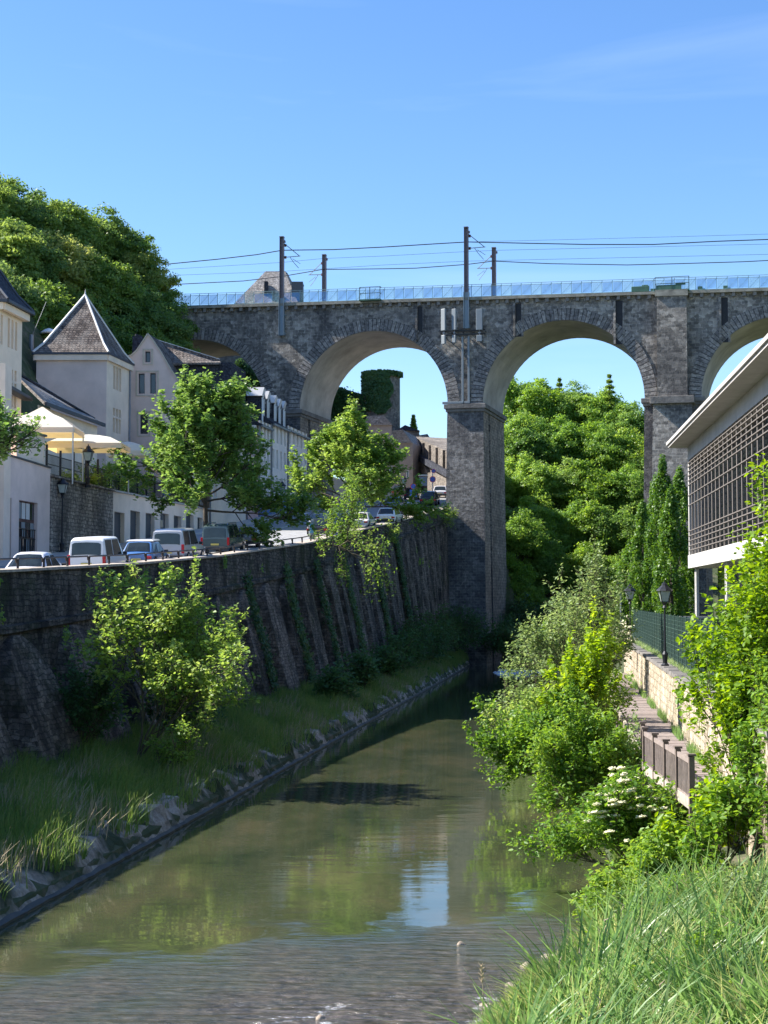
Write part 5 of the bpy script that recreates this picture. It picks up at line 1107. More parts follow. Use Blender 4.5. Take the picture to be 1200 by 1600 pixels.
def hip(root, cs, z, apex, over, th=.25, mat='rooftile', ridge=True, gut='ledge', rcol='copper'):
    cx = sum(c[0] for c in cs)/4; cy = sum(c[1] for c in cs)/4; ec = [(cx+(c[0]-cx)*(1+over), cy+(c[1]-cy)*(1+over), z) for c in cs]
    mid = [(cx+(c[0]-cx)*(1+over)*.80, cy+(c[1]-cy)*(1+over)*.80, z+(apex-z)*.15) for c in cs]
    b = MB(); ap = (cx,cy,apex)
    for i in range(4): j = (i+1)%4; b.add([ec[i],ec[j],mid[j],mid[i]],[(0,1,2,3)]); b.add([mid[i],mid[j],ap],[(0,1,2)])
    b.add(ec,[(3,2,1,0)]); rf = b.build('roof', M[mat], root, True)
    if ridge:
        b = MB(); L = root.location
        for i in range(4): b.tube([Vector(ec[i])-L+Vector((0,0,.04)),Vector(mid[i])-L+Vector((0,0,.05)),Vector(ap)-L+Vector((0,0,.06))], .11, 5)
        b.lathe([(.1,0),(.04,.35),(.01,.6)], Vector(ap)-L, 6)
        b.build('ridge', M[rcol], rf)
    b = MB()
    for i in range(4): j = (i+1)%4; b.bar((ec[i][0],ec[i][1],z-.1),(ec[j][0],ec[j][1],z-.1),.22,.2)
    b.build('gutter', M[gut], root, True)
    b = MB()
    for i in range(4):
        j = (i+1)%4; k = (1+over*.5); p_ = [(cx+(cs[q][0]-cx)*k, cy+(cs[q][1]-cy)*k, z-.45) for q in (i,j)]; b.bar(p_[0],p_[1],.3,.5)
    b.build('eaves_moulding', M['render'], root, True)
M['slate_root'] = M['slate']
hip(r0, [(c1[0]-9,c1[1]),(c1[0],c1[1]),(c2[0],c2[1]),(c2[0]-9,c2[1])], ez, ez+7.6, .16, mat='slate', rcol='ledge')
b = MB(); zz = P(15,613,D2-3).z; b.box((c2[0]+.3,c2[1]-3,zz), (.7,8,.22)); b.build('canopy_ledge', M['ledge'], r0, True)
# --- low wing roof between towers
r0 = thing('wing_building', 'low wing with long sloping tiled roof between the two towers', 'house', (c2[0],c2[1]+6,gz_))
Dw = lineX(150, 6.5); e0, e1 = (FX(D2)-6.8, D2+.1), (FX(Dw)-6.5, Dw); z0_, z1_ = P(30,628,D2).z, P(150,662,Dw).z
t0_, t1_ = P(30,587,D2+5).z, P(60,603,Dw+2).z
facade(r0, e0, e1, gz_, z0_-.2, M['render'], [], z1b=z1_-.2)
b = MB(); A_ = (e0[0]+.5,e0[1],z0_); B_ = (e1[0]+.5,e1[1],z1_); C_ = P(62,600,Dw+1.0); E_ = P(20,580,D2+2)
b.prism([A_,B_,tuple(P(147,655,Dw+.4)),tuple(C_),tuple(E_)], [(x,y,z-.25) for x,y,z in (A_,B_,tuple(P(147,655,Dw+.4)),tuple(C_),tuple(E_))]); b.build('roof', M['roofold'], r0, True)
b = MB(); b.bar((A_[0]+.1,A_[1],A_[2]-.12),(B_[0]+.1,B_[1],B_[2]-.12),.18,.26); b.build('gutter', M['ledge'], r0, True)
b = MB(); b.bar(E_+Vector((0,0,.06)),P(147,654,Dw+.4),.2,.12); b.build('verge_board', M['slate'], r0, True)
# --- pyramid roof tower
D3 = lineX(167,OFF+.6); cx0 = P(57,550,D3).x; cx1 = P(167,550,D3).x; D4 = lineX(204,OFF+.6); sd = D4-D3
q0 = (cx0,D3); q1 = (cx1,D3); q2 = (P(204,560,D4).x,D4); q3 = (q2[0]-(cx1-cx0),D4); ez = P(167,551,D3).z; gz2 = RZ(D3)+3.0
r0 = thing('square_tower', 'square cream tower with steep pyramid tiled roof edged in white', 'tower', (q1[0],q1[1],gz2))
facade(r0, q0, q1, gz2, ez, M['render2'], [])  # front in the darker pinkish render: its shade is put into the colour
Ls = math.dist(q1,q2)
def zq(py,px=185): return P(px,py,(D3+D4)/2).z
uu = lambda px: Ls*(px-167)/37.0
wn = [(uu(a),uu(a)+.62,zq(611),zq(575),'shutwindow') for a in (177,181.5,186)] + [(uu(a),uu(a)+.62,zq(652),zq(640),'shutwindow') for a in (177,181.5,186)] + [(uu(a),uu(a)+.62,zq(678),zq(655),'shutwindow') for a in (177,181.5,186)]
facade(r0, q1, q2, gz2, ez, M['render'], wn)
b = MB(); b.add([(q0[0],q0[1],gz2),(q3[0],q3[1],gz2),(q3[0],q3[1],ez),(q0[0],q0[1],ez)],[(0,1,2,3)]); b.add([(q2[0],q2[1],gz2),(q3[0],q3[1],gz2),(q3[0],q3[1],ez),(q2[0],q2[1],ez)],[(0,1,2,3)]); b.build('rear_wall', M['render'], r0, True)
hip(r0, [q0,q1,q2,q3], ez, P(125,462,(D3+D4)/2).z, .07)
b = MB(); b.tube([(q1[0]+.1+ (q2[0]-q1[0])*.93,q2[1]-.4,ez-.6),(q1[0]+.1+(q2[0]-q1[0])*.93,q2[1]-.4,gz2)], .09, 6); b.build('downpipe', M['metal'], r0, True)
# white dish on the slope behind
b = MB(); p = P(77,522,D4+2); b.lathe([(.05,-.5),(.06,.1),(.7,.0),(.85,.1),(.5,.4),(.1,.55)], (0,0,0), 12); o = b.build('roof_dome', M['white'], smooth=True); o.location = p; tag(o, 'small white domed awning peeking out left of the pyramid roof', 'awning')
# slim rooftop pipe with guy wires
p = P(50,598,D3+3); r0 = thing('flue_pipe', 'tall thin grey flue with stays left of the square tower', 'flue', p)
b = MB(); h_ = P(50,523,D3+3).z-p.z; b.lathe([(.42,-.6),(.4,.4),(.34,.7),(.2,.8)], (0,0,0), 8); b.build('chimney_base', M['slate'], r0); b = MB(); b.tube([(0,0,.6),(-.1,0,h_)], .2, 8); b.build('pipe', M['metal'], r0); b = MB(); b.tube([(0,0,h_*.8),(-1.8,0,0)],.03,4); b.tube([(0,0,h_),(1.2,0,h_+3)],.02,4); b.build('stay_wire', M['metal'], r0)
b = MB(); C1 = P(38,590,D3+2); b.prism([tuple(P(38,590,D3+1)),tuple(P(60,580,D3+1)),tuple(P(60,606,D3+1)),tuple(P(44,600,D3+1))],[tuple(P(38,590,D3+4)),tuple(P(60,580,D3+4)),tuple(P(60,606,D3+4)),tuple(P(44,600,D3+4))])
L_ = Vector(b.v[0]); b.v = [(x-L_.x,y-L_.y,z-L_.z) for x,y,z in b.v]; o = b.build('lead_roof', M['slate']); o.location = L_; tag(o, 'small dark lead-clad roof hump left of the square tower', 'roof')
# --- gable house
Dh = D4+1.5; gz3 = RZ(Dh)-.5
r0 = thing('gable_house', 'cream house with steep curved gable and paired windows behind the street tree', 'house', (P(270,700,Dh).x,Dh,gz3))
def gp(px,py,dd=0): return tuple(P(px,py,Dh+dd))
outline = [(192,900),(192,560),(205,556),(213,549),(222,536),(231,522),(240,534),(252,552),(268,580),(290,612),(318,640),(346,668),(346,900)]
zb = gz3
# gable wall built as columns with window holes
def topat(px):
    xs = [o_[0] for o_ in outline[1:-1]]; ys = [o_[1] for o_ in outline[1:-1]]; return float(I(px, xs, ys))
holes = [(227,235,549,566),(216.5,226,583.5,615),(234.5,243.5,583,615),(219,231,646,678),(292,302,668,700)]
xs = sorted(set([192,205,213,222,231,240,252,268,290,318,346]+[h for q in holes for h in q[:2]])); b = MB()
for a_, c_ in zip(xs[:-1], xs[1:]):
    hh = sorted([h for h in holes if h[0] <= a_ and h[1] >= c_], key=lambda h:h[2]); ya, yc = topat(a_), topat(c_)
    tops = [(ya,yc)]; segs = []
    cur = (ya,yc)
    for h in hh: segs.append((cur,(h[2],h[2]))); cur = (h[3],h[3])
    segs.append((cur,(930,930)))
    for (t0,t1),(l0,l1) in segs: b.add([gp(a_,l0),gp(c_,l1),gp(c_,t1),gp(a_,t0)],[(0,1,2,3)])
for h in holes:
    x0,x1,y0,y1 = h; b.add([gp(x0,y0),gp(x1,y0),gp(x1,y1),gp(x0,y1)]+[tuple(Vector(gp(*q))+Vector((0,.35,0))) for q in ((x0,y0),(x1,y0),(x1,y1),(x0,y1))],[(0,1,5,4),(1,2,6,5),(2,3,7,6),(3,0,4,7)])
b.build('gable_wall', M['render2'], r0, True)
for h in holes:
    x0,x1,y0,y1 = h; g = MB(); 
    V = lambda x,y,d: Vector(gp(x,y))+Vector((0,d,0))
    fr = MB()
    for (a1,b1,a2,b2) in ((x0,y0,x1,y0+1.2),(x0,y1-1.2,x1,y1),(x0,y0,x0+1.2,y1),(x1-1.2,y0,x1,y1)): fr.add([V(a1,b2,.2),V(a2,b2,.2),V(a2,b1,.2),V(a1,b1,.2)],[(0,1,2,3)])
    f_ = fr.build('window', M['darkframe'], r0, True); g.add([V(x0,y1,.28),V(x1,y1,.28),V(x1,y0,.28),V(x0,y0,.28)],[(0,1,2,3)]); L = r0.location; g.v = [(x-L.x,y-L.y,z-L.z) for x,y,z in g.v]; g.build('pane', M['glass'], f_)
for (a1,a2,y1,y2) in ((223,239,545,570),(212,248,579,619),(214,235,642,682)):
    b = MB(); e = 1.6
    for (p0x,p0y,p1x,p1y) in ((a1,y1,a2,y1+e+.6),(a1,y2-e,a2,y2),(a1,y1+e,a1+e+1,y2-e),(a2-e-1,y1+e,a2,y2-e)):
        b.add([Vector(gp(p0x,p1y))-Vector((0,.06,0)),Vector(gp(p1x,p1y))-Vector((0,.06,0)),Vector(gp(p1x,p0y))-Vector((0,.06,0)),Vector(gp(p0x,p0y))-Vector((0,.06,0)),gp(p0x,p1y),gp(p1x,p1y),gp(p1x,p0y),gp(p0x,p0y)],[(0,1,2,3),(0,4,5,1),(1,5,6,2),(2,6,7,3),(3,7,4,0)])
    b.build('window_surround', M['lime'], r0, True)
# roof behind gable: follows outline back
b = MB(); dep = 7
rl_ = [(192,559),(205,555),(213,548),(222,535),(231,521),(240,533),(252,551),(268,579),(290,611),(318,639),(346,667)]
for (x0,y0),(x1,y1) in zip(rl_[:-1],rl_[1:]):
    A1,B1 = Vector(gp(x0,y0)),Vector(gp(x1,y1)); bk = Vector((.9,dep,0)); b.add([A1,B1,B1+bk,A1+bk],[(0,1,2,3)])
b.build('roof', M['rooftile'], r0, True)
b = MB()
for (x0,y0),(x1,y1) in zip(rl_[:-1],rl_[1:]): b.bar(Vector(gp(x0,y0,-.05)),Vector(gp(x1,y1,-.05)),.16,.12)
b.build('verge', M['lime'], r0, True)
b = MB(); b.box(Vector(gp(215,540,6)), (.9,.8,1.8)); b.lathe([(.16,0),(.14,.5)], Vector(gp(213,530,6)), 8); b.lathe([(.16,0),(.14,.4)], Vector(gp(217.5,530,6)), 8); b.build('chimney', M['slate'], r0, True)
# right hipped wing of the gable house (tile top, dark slate below) and left flank roof
b = MB(); R1,R2 = P(240,532,Dh+5),P(343,564,Dh+6); F1,F2 = P(262,568,Dh+2.5),P(345,566,Dh+2.5)
b.prism([tuple(R1),tuple(R2),tuple(F2),tuple(F1)],[(x,y,z-.2) for x,y,z in (tuple(R1),tuple(R2),tuple(F2),tuple(F1))]); b.bar(R1,R2,.3,.25); b.build('wing_roof', M['rooftile'], r0, True)
b = MB(); b.bar(R1+Vector((0,0,.1)),R2+Vector((0,0,.1)),.22,.18); b.build('wing_ridge', M['copper'], r0, True)
b = MB(); b.prism([tuple(P(258,568,Dh+3)),tuple(P(362,566,Dh+3)),tuple(P(362,690,Dh+3)),tuple(P(258,690,Dh+3))],[tuple(Vector(P(x,y,Dh+3))+Vector((.8,6,0))) for x,y in ((258,568),(362,566),(362,690),(258,690))]); b.build('slate_wall', M['slate'], r0, True)
# --- street houses from 326 to 480
def rowhouse(px0, px1, ybase_extra, ztop_py, wallm, lab, wins, plinth=None, roofh=2.6, z1slope=True, dep=8.0):
    Dx0, Dx1 = FXp(px0), FXp(px1); s0, s1 = fpt(Dx0,-.0), fpt(Dx1,-.0); zt_ = P(px0, ztop_py, Dx0).z; r0 = thing('row_house', lab, 'house', (s0[0],s0[1],RZ(Dx0)), group='terraced houses below the viaduct')
    W = math.dist(s0,s1); ws = []
    for (fu, w_, v0, v1, k) in wins: ws.append((fu*W, min(fu*W+w_, W-.1), RZ((Dx0+Dx1)/2)+v0, RZ((Dx0+Dx1)/2)+v1, k))
    facade(r0, s0, s1, RZ(Dx0)-.6, zt_, wallm, ws, trim=M['frame'] if len(wins) < 9 else None)
    b = MB(); b.prism([(s0[0]-.3,s0[1],RZ(Dx0)-.6),(s0[0]-dep,s0[1],RZ(Dx0)-.6),(s0[0]-dep,s0[1],zt_),(s0[0]-.3,s0[1],zt_)],[(s1[0]-.3,s1[1],RZ(Dx0)-.6),(s1[0]-dep,s1[1],RZ(Dx0)-.6),(s1[0]-dep,s1[1],zt_),(s1[0]-.3,s1[1],zt_)]); b.build('end_wall', wallm, r0, True)
    b = MB(); b.prism([(s0[0]+.35,s0[1],zt_),(s0[0]-dep*.44,s0[1],zt_+roofh),(s0[0]-dep,s0[1],zt_)],[(s1[0]+.35,s1[1],zt_),(s1[0]-dep*.44,s1[1],zt_+roofh),(s1[0]-dep,s1[1],zt_)]); b.build('roof', M['slate'], r0, True)
    b = MB(); b.bar((s0[0]+.3,s0[1],zt_-.05),(s1[0]+.3,s1[1],zt_-.05),.2,.18); b.tube([(s0[0]+.08,s0[1]+.1,zt_),(s0[0]+.08,s0[1]+.1,RZ(Dx0))],.06,5); b.build('gutter', M['metal'], r0, True)
    if plinth:
        b = MB(); zp0, zp1 = RZ(Dx0)+1.3, RZ(Dx1)+1.3; b.prism([(s0[0]+.04,s0[1],RZ(Dx0)-.6),(s0[0]-.1,s0[1],RZ(Dx0)-.6),(s0[0]-.1,s0[1],zp0),(s0[0]+.04,s0[1],zp0)],[(s1[0]+.04,s1[1],RZ(Dx0)-.6),(s1[0]-.1,s1[1],RZ(Dx0)-.6),(s1[0]-.1,s1[1],zp1),(s1[0]+.04,s1[1],zp1)]); b.build('plinth', plinth, r0, True)
    return r0, s0, s1, zt_
W3 = [(f,.9,v,v+2.0,'window') for v in (1.6,4.9) for f in (.12,.42,.72)]
rowhouse(327,384,0,668,M['render'],'cream street house right of the garages behind the large tree',[(f,1.0,v,v+2.4,'window') for v in (2.3,6.0) for f in (.1,.45,.75)], dep=2.2, roofh=.8)
rowhouse(385,403,0,672,M['pink'],'narrow pink house between the cream house and the blue-based houses',[(.15,1.0,1.6,3.6,'window'),(.6,1.0,1.6,3.6,'window'),(.15,1.0,5,7,'window'),(.6,1.0,5,7,'window')])
rowhouse(404,422,0,664,M['render3'],'first white house with blue plinth beside the pink house',[(f,.8,v,v+2.0,'window') for v in (1.7,4.9,7.6) for f in (.1,.4,.7)],M['bluebase'])
rowhouse(423,448,0,662,M['render3'],'second white house with blue plinth in the street row',[(f,.8,v,v+2.0,'window') for v in (1.7,4.6,7.3) for f in (.08,.32,.56,.8)],M['bluebase'])
rowhouse(449,479,0,672,M['render3'],'last white house with blue plinth beside the viaduct pier',[(f,.8,v,v+1.9,'window') for v in (1.5,4.3,6.9) for f in (.06,.26,.46,.66,.86)],M['bluebase'],roofh=1.8)
# mansard with dormers
r0 = thing('mansard_roof_house', 'dark slate mansard house with a row of white-capped dormers in front of the viaduct', 'house', (P(410,700,166).x,166,RZ(166)))
xa = P(385,620,163).x; za_ = P(400,606,163).z; b = MB()
b.prism([(xa+.2,163,RZ(163)+5),(xa-6,163,RZ(163)+5),(xa-5,163,za_-.3),(xa+.1-.5,163,za_-.3)],[(xa+3.6,182,RZ(163)+5),(xa-4,182,RZ(163)+5),(xa-3,182,za_-1.6),(xa+3.2-.5,182,za_-1.6)]); b.build('mansard_roof', M['slate'], r0, True)
for i,(px0,px1,yt,yb,dl) in enumerate([(383,413,605,619,0),(413,421,611,624,3),(421,432,617.5,630,6),(432,439,623,635,10),(439,446,626.5,638,13.5)]):
    D_ = 164+dl; a_, c_ = P(px0,yt,D_), P(px1,yt,D_); zl = P(px0,yb,D_).z; b = MB()
    b.prism([(a_.x,D_,a_.z),(c_.x,D_,a_.z),(c_.x-.2,D_-.5,zl),(a_.x+.2,D_-.5,zl)],[(a_.x,D_+2.2,a_.z),(c_.x,D_+2.2,a_.z),(c_.x-.2,D_+1.9,zl),(a_.x+.2,D_+1.9,zl)]); cp = b.build('dormer_roof', M['copper'], r0, True)
    b = MB(); b.prism([(a_.x+.2,D_,zl-2.6),(c_.x-.25,D_,zl-2.6),(c_.x-.25,D_,zl-.02),(a_.x+.2,D_,zl-.02)],[(a_.x+.2,D_+1.8,zl-2.6),(c_.x-.25,D_+1.8,zl-2.6),(c_.x-.25,D_+1.8,zl-.02),(a_.x+.2,D_+1.8,zl-.02)]); b.build('dormer', M['slate'], r0, True)
    b = MB(); b.box((c_.x-.18,D_+.05,zl-1.4),(.16,.14,2.6)); b.box((c_.x-.18,D_+1.75,zl-1.4),(.16,.14,2.6)); b.build('dormer_frame', M['white'], r0, True)
# --- steep roofed tower behind the viaduct
Dt = 235; r0 = thing('roof_tower', 'steep weathered slate roof with flat top rising behind the viaduct', 'tower', (P(420,500,Dt).x,Dt,20))
b = MB(); zb_ = P(420,474,Dt).z; zt_ = P(420,416,Dt).z
lo = [(P(366,470,Dt).x,Dt),(P(466,470,Dt).x,Dt),(P(478,470,Dt).x,Dt+8),(P(380,470,Dt).x,Dt+8)]; hi = [(P(412,420,Dt).x,Dt+3.6),(P(443,420,Dt).x,Dt+3.6),(P(446,420,Dt).x,Dt+4.8),(P(415,420,Dt).x,Dt+4.8)]
vs_ = [(x,y,zb_) for x,y in lo]+[(x,y,zt_) for x,y in hi]; b.add(vs_,[(0,1,5,4),(1,2,6,5),(2,3,7,6),(3,0,4,7),(4,5,6,7)]); rf = b.build('roof', M['roofold'], r0, True)
b = MB(); b.prism([(x,y,20) for x,y in lo],[(x,y,zb_-.02) for x,y in lo]); b.build('wall', M['fort'], r0, True)
b = MB(); c_ = P(416,452,Dt+1.4); b.box(c_,(.55,1.2,2.2)); b.box(P(422,458,Dt+.9),(1.4,1.0,.35)); b.build('dormer', M['slate'], r0, True)
b = MB(); b.box(P(465,457,Dt+2),(1.7,2.5,2.8)); b.lathe([(1.0,0),(.85,.35),(.1,.45)], P(465,447,Dt+2), 10); b.build('stair_turret', M['ledge'], r0, True)
# --- through left arch: stone ramp wall and ivy wall
r0 = thing('fortress_wall', 'old fortress wall with sloping top seen through the left arch', 'wall', (P(380,600,215).x,215,20)); b = MB()
pl = [(335,548),(352,540),(362,545),(385,560),(400,578),(424,602),(424,700),(300,700),(300,552)]; b.prism([tuple(P(x,y,215)) for x,y in pl],[tuple(Vector(P(x,y,215))+Vector((0,4,0))) for x,y in pl]); b.build('wall', M['fort'], r0, True)
ivy('ivy', 'ivy mat on the fortress wall inside the left arch', [tuple(P(x,y,214.6)) for x in range(372,420,3) for y in range(565+0,606,3) if y > 562+(x-372)*.75], 3500, (.25,.2,.25), .3, 95)
r0 = thing('fortress_block', 'pale ruined fortress block seen high inside the left arch', 'ruin', (P(385,560,228).x,228,30)); b = MB(); pl = [(362,541),(402,541),(402,700),(362,700)]; b.prism([tuple(P(x,y,228)) for x,y in pl],[tuple(Vector(P(x,y,228))+Vector((0,5,0))) for x,y in pl]); b.build('wall', M['buff'], r0, True)
# --- through the middle arch
Dv = 238; c_ = P(597,620,Dv); rad_ = (P(625,600,Dv).x-P(569,600,Dv).x)/2; zt_ = P(597,584,Dv).z
r0 = thing('round_ivy_tower', 'round ruined tower wrapped in ivy seen through the middle arch', 'tower', (c_.x,Dv,18)); b = MB(); b.lathe([(rad_*1.02,0),(rad_,zt_-18-.4),(rad_*.97,zt_-18)], (0,0,0), 24); b.build('wall', M['fort'], r0)
rng = np.random.default_rng(77); n = 14000; a_ = rng.uniform(math.pi, 2*math.pi*1.0, n); z_ = rng.uniform(P(597,650,Dv).z, zt_+.15, n); keep = (a_ < 5.2+ .12*np.sin(z_*2)) | (z_ > zt_-.6); low = P(597,648,Dv).z; keep &= z_ > low + np.maximum(0,(a_-4.6))*1.2 + np.sin(a_*5)*.4
a_ = a_[keep]; z_ = z_[keep]; n = len(a_); rr_ = rad_+rng.uniform(.0,.45,n); C = np.stack([rr_*np.cos(a_), rr_*np.sin(a_), z_-18],1); me = leafmesh('ivy', C, np.stack([np.cos(a_),np.sin(a_),np.full(n,.3)],1), .36, rng, LF['ivy'], .9); o = bpy.data.objects.new('ivy', me); COL.objects.link(o); o.parent = r0
r0 = thing('fortress_wall', 'ivy covered fortress wall left of the round tower', 'wall', (P(545,620,236).x,236,20)); b = MB(); pl = [(500,600),(524,605),(533,606),(569,617),(590,640),(590,720),(500,720)]; b.prism([tuple(P(x,y,236)) for x,y in pl],[tuple(Vector(P(x,y,236))+Vector((0,3,0))) for x,y in pl]); b.build('wall', M['fort'], r0, True)
pts_ = [tuple(P(x,y,235.6)) for x in range(500,572,3) for y in range(607,668,3) if y > I(x,[524,569],[606,618]) and not (552 < x < 566 and y > 625)]
ivy('ivy', 'ivy sheet over the fortress wall beside the round tower', pts_, 7000, (.25,.2,.25), .34, 96)
def blockh(name, lab, pl, D, dep, mat, roof=None, rmat='roofold', wins=(), shift=(0,0)):
    r0 = thing(name, lab, 'house', (P(pl[0][0],pl[0][1],D).x,D,15)); b = MB(); b.prism([tuple(P(x,y,D)) for x,y in pl],[tuple(Vector(P(x,y,D))+Vector((shift[0],dep,0))) for x,y in pl]); b.build('wall', mat, r0, True)
    if roof:
        b = MB(); b.prism([tuple(P(x,y,D-.3)) for x,y in roof],[tuple(Vector(P(x,y,D-.3))+Vector((shift[0],dep+.6,0))) for x,y in roof]); b.build('roof', M[rmat], r0, True)
    for (x0,x1,y0,y1) in wins:
        b = MB(); t_ = .6
        for q in ((x0,y0,x1,y0+t_),(x0,y1-t_,x1,y1),(x0,y0,x0+t_,y1),(x1-t_,y0,x1,y1)): b.add([P(q[0],q[3],D-.08),P(q[2],q[3],D-.08),P(q[2],q[1],D-.08),P(q[0],q[1],D-.08)],[(0,1,2,3)])
        f_ = b.build('window', M['white'], r0, True); L = r0.location; g = MB(); g.add([P(x0+.3,y1-.3,D-.04)-L,P(x1-.3,y1-.3,D-.04)-L,P(x1-.3,y0+.3,D-.04)-L,P(x0+.3,y0+.3,D-.04)-L],[(0,1,2,3)]); g.build('pane', M['glass'], f_)
    return r0
blockh('hill_house', 'brown house with pale hipped roof below the round tower', [(570,664),(612,664),(612,760),(570,760)], 222, 8, M['brown'], [(568,664),(574,650),(600,649),(613,664)], 'roofold')
blockh('hill_house', 'pinkish-brown house with mansard and white dormer beside the upper street', [(603,692),(645,692),(645,790),(603,790)], 214, 9, M['brown'], [(606,692),(613,673),(629,671),(644,692)], 'roofold', [(612,619,677,690),(608,613,704,716),(622,627,704,716),(608,613,728,740),(622,627,728,740),(635,639,735,747)], shift=(2,0))
blockh('hill_house', 'low dark-roofed house between the mansard house and the stone wall', [(622,672),(655,674),(655,700),(622,700)], 230, 8, M['fort'], [(620,672),(633,664),(656,673)], 'slate')
rowpl = [(545,764),(612,764),(612,800),(545,800)]
r0 = blockh('hill_house', 'pale terraced frontage with narrow dark openings behind the street tree', [(500,745),(612,758),(612,800),(500,800)], 196, 6, M['render'], None, 'slate', [(x,x+5,764,782) for x in range(550,604,9)])
r0 = thing('casemate_wall', 'tall stone wall with steeply sloping roof band beside the upper street', 'wall', (P(660,720,225).x,225,15))
b = MB(); fr_ = [P(640,684,226),P(648,682,226),P(700,706,200),P(700,800,200),P(640,800,226)]; b.prism([tuple(x) for x in fr_],[tuple(x+Vector((6,3,0))) for x in fr_]); b.build('wall', M['fort'], r0, True)
b = MB(); b.prism([tuple(P(646,707,222)),tuple(P(700,737,197)),tuple(P(700,747,197)),tuple(P(646,716,222))],[tuple(P(646,707,222)+Vector((3,3,0))),tuple(P(700,737,197)+Vector((3,3,0))),tuple(P(700,747,197)+Vector((3,3,0))),tuple(P(646,716,222)+Vector((3,3,0)))]); b.build('sloping_roof', M['slate'], r0, True)
for k in range(5):
    t_ = k/5+.1; q = P(648,684,225.6).lerp(P(700,702,199.6), t_); b = MB(); b.box(q+Vector((-.0,-.0,-1.6)), (.45,.5,2.6)); b.build('wall_pier', M['fort'], r0, True)
b = MB(); b.box(P(650,745,223),(1.2,.3,5)); b.build('doorway', M['slate'], r0, True)
blockh('hill_house', 'small pale gable roof above the tall stone wall', [(660,684),(676,690),(676,720),(660,720)], 240, 8, M['render'], [(655,680),(668,678),(677,692),(662,690)], 'roofold')
blockh('hill_house', 'small house with green growth on its roof next to the middle pier', [(677,700),(700,700),(700,720),(677,720)], 232, 6, M['fort'], [(676,700),(684,689),(702,689),(702,700)], 'roofold')
conifer(646, 650, 236, 7, 'small pointed tree above the tall stone wall', 8)
b = MB(); xw = P(560,825,178); b.prism([tuple(P(552,797,172)),tuple(P(572,793,172)),tuple(P(574,830,172)),tuple(P(552,832,172))],[tuple(P(552,797,176)),tuple(P(572,793,176)),tuple(P(574,830,176)),tuple(P(552,832,176))])
L_ = Vector(b.v[0]); b.v = [(x-L_.x,y-L_.y,z-L_.z) for x,y,z in b.v]; o = b.build('stone_abutment', M['cap']); o.location = L_; tag(o, 'dark low stone block at the roadside under the street tree', 'wall')
# ================================================================ RIGHT SIDE
# boardwalk
def DLX(D): return XD(D)-1.77 if D > 50 else float(I(D, [34,38,46,50], [7.2,7.3,7.5,XD(50)-1.77]))
r0 = thing('boardwalk', 'weathered timber boardwalk running along the right bank beside the pale wall', 'boardwalk', (XD(60)-.9,60,DECK)); b = MB(); rg = random.Random(4)
D = 38.1
while D < 106:
    w_ = .27; x1 = XD(D)-.02; x0 = DLX(D); zz = DECK + rg.uniform(-.008,.008); b.box(((x0+x1)/2+rg.uniform(-.03,.03), D, zz), (x1-x0, w_-.03, .06), rz=-.0); D += w_
b.build('deck', M['wood'], r0, True)
b = MB(); 
for off in (.12,.9,1.6): b.bar((XD(50)-off,50,DECK-.14),(XD(106)-off,106,DECK-.14),.14,.2)
b.build('beam', M['woodpost'], r0, True)
b = MB(); b.bar((XD(50)-1.83,50,DECK),(XD(106)-1.83,106,DECK),.1,.26); b.bar((DLX(46)-.05,46,DECK),(XD(50)-1.83,50,DECK),.1,.26); b.bar((DLX(38)-.05,38,DECK),(DLX(46)-.05,46,DECK),.1,.26); b.build('edge_board', M['coping'], r0, True)
for D in np.arange(52,105,3.5): [(lambda b: (b.tube([(XD(D)-o_,D,DECK-.1),(XD(D)-o_,D,.2)],.09,6), b.build('stilt', M['woodpost'], r0, True)))(MB()) for o_ in (1.6,.2)]
# deck railing
r0 = thing('wooden_railing', 'grey timber railing with capped square posts on the near end of the boardwalk', 'railing', (XD(40)-1.75,40,DECK))
px_posts = []; D = 38.0
while D < 48.2:
    x = DLX(D)-.05; p_ = MB(); p_.box((x,D,DECK+.32),(.13,.13,1.6)); p_.box((x,D,DECK+1.16),(.19,.19,.05)); p_.build('post', M['woodpost'], r0, True)
    x2 = DLX(D+2.0)-.05
    if D+2.0 < 48.3:
        b = MB(); b.bar((x,D,DECK+1.0),(x2,D+2.0,DECK+1.0),.07,.12); b.bar((x,D,DECK+.12),(x2,D+2.0,DECK+.12),.07,.1); b.build('rail', M['wood'], r0, True)
        b = MB()
        for k in range(1,11): t_ = k/11; b.box((x+(x2-x)*t_,D+2.0*t_,DECK+.56),(.03,.055,.8))
        b.build('baluster_panel', M['wood'], r0, True)
    D += 2.0
# pale retaining wall beside deck
r0 = thing('garden_wall', 'pale sunlit sandstone retaining wall along the boardwalk', 'wall', (XD(60),60,1)); b = MB(); c2b = MB(); dd3 = np.arange(34,112,2.0)
for D in dd3: x = XD(D)+.06; b.v += [(x-.05,D,.8),(x+.03,D,TER-.02),(x+.5,D,TER-.02)]
for i in range(len(dd3)-1):
    for j in range(2): b.f.append((i*3+j,(i+1)*3+j,(i+1)*3+j+1,i*3+j+1)); b.m.append(0)
b.build('wall', M['buff'], r0, True); rg = random.Random(8)
D = 34.0
while D < 111: l_ = rg.uniform(.7,1.1); c2b.box((XD(D+l_/2)+.28,D+l_/2,TER+.05+rg.uniform(-.02,.02)),(.56+rg.uniform(-.05,.08),l_-.03,.13)); D += l_
c2b.build('coping', M['cap'], r0, True)
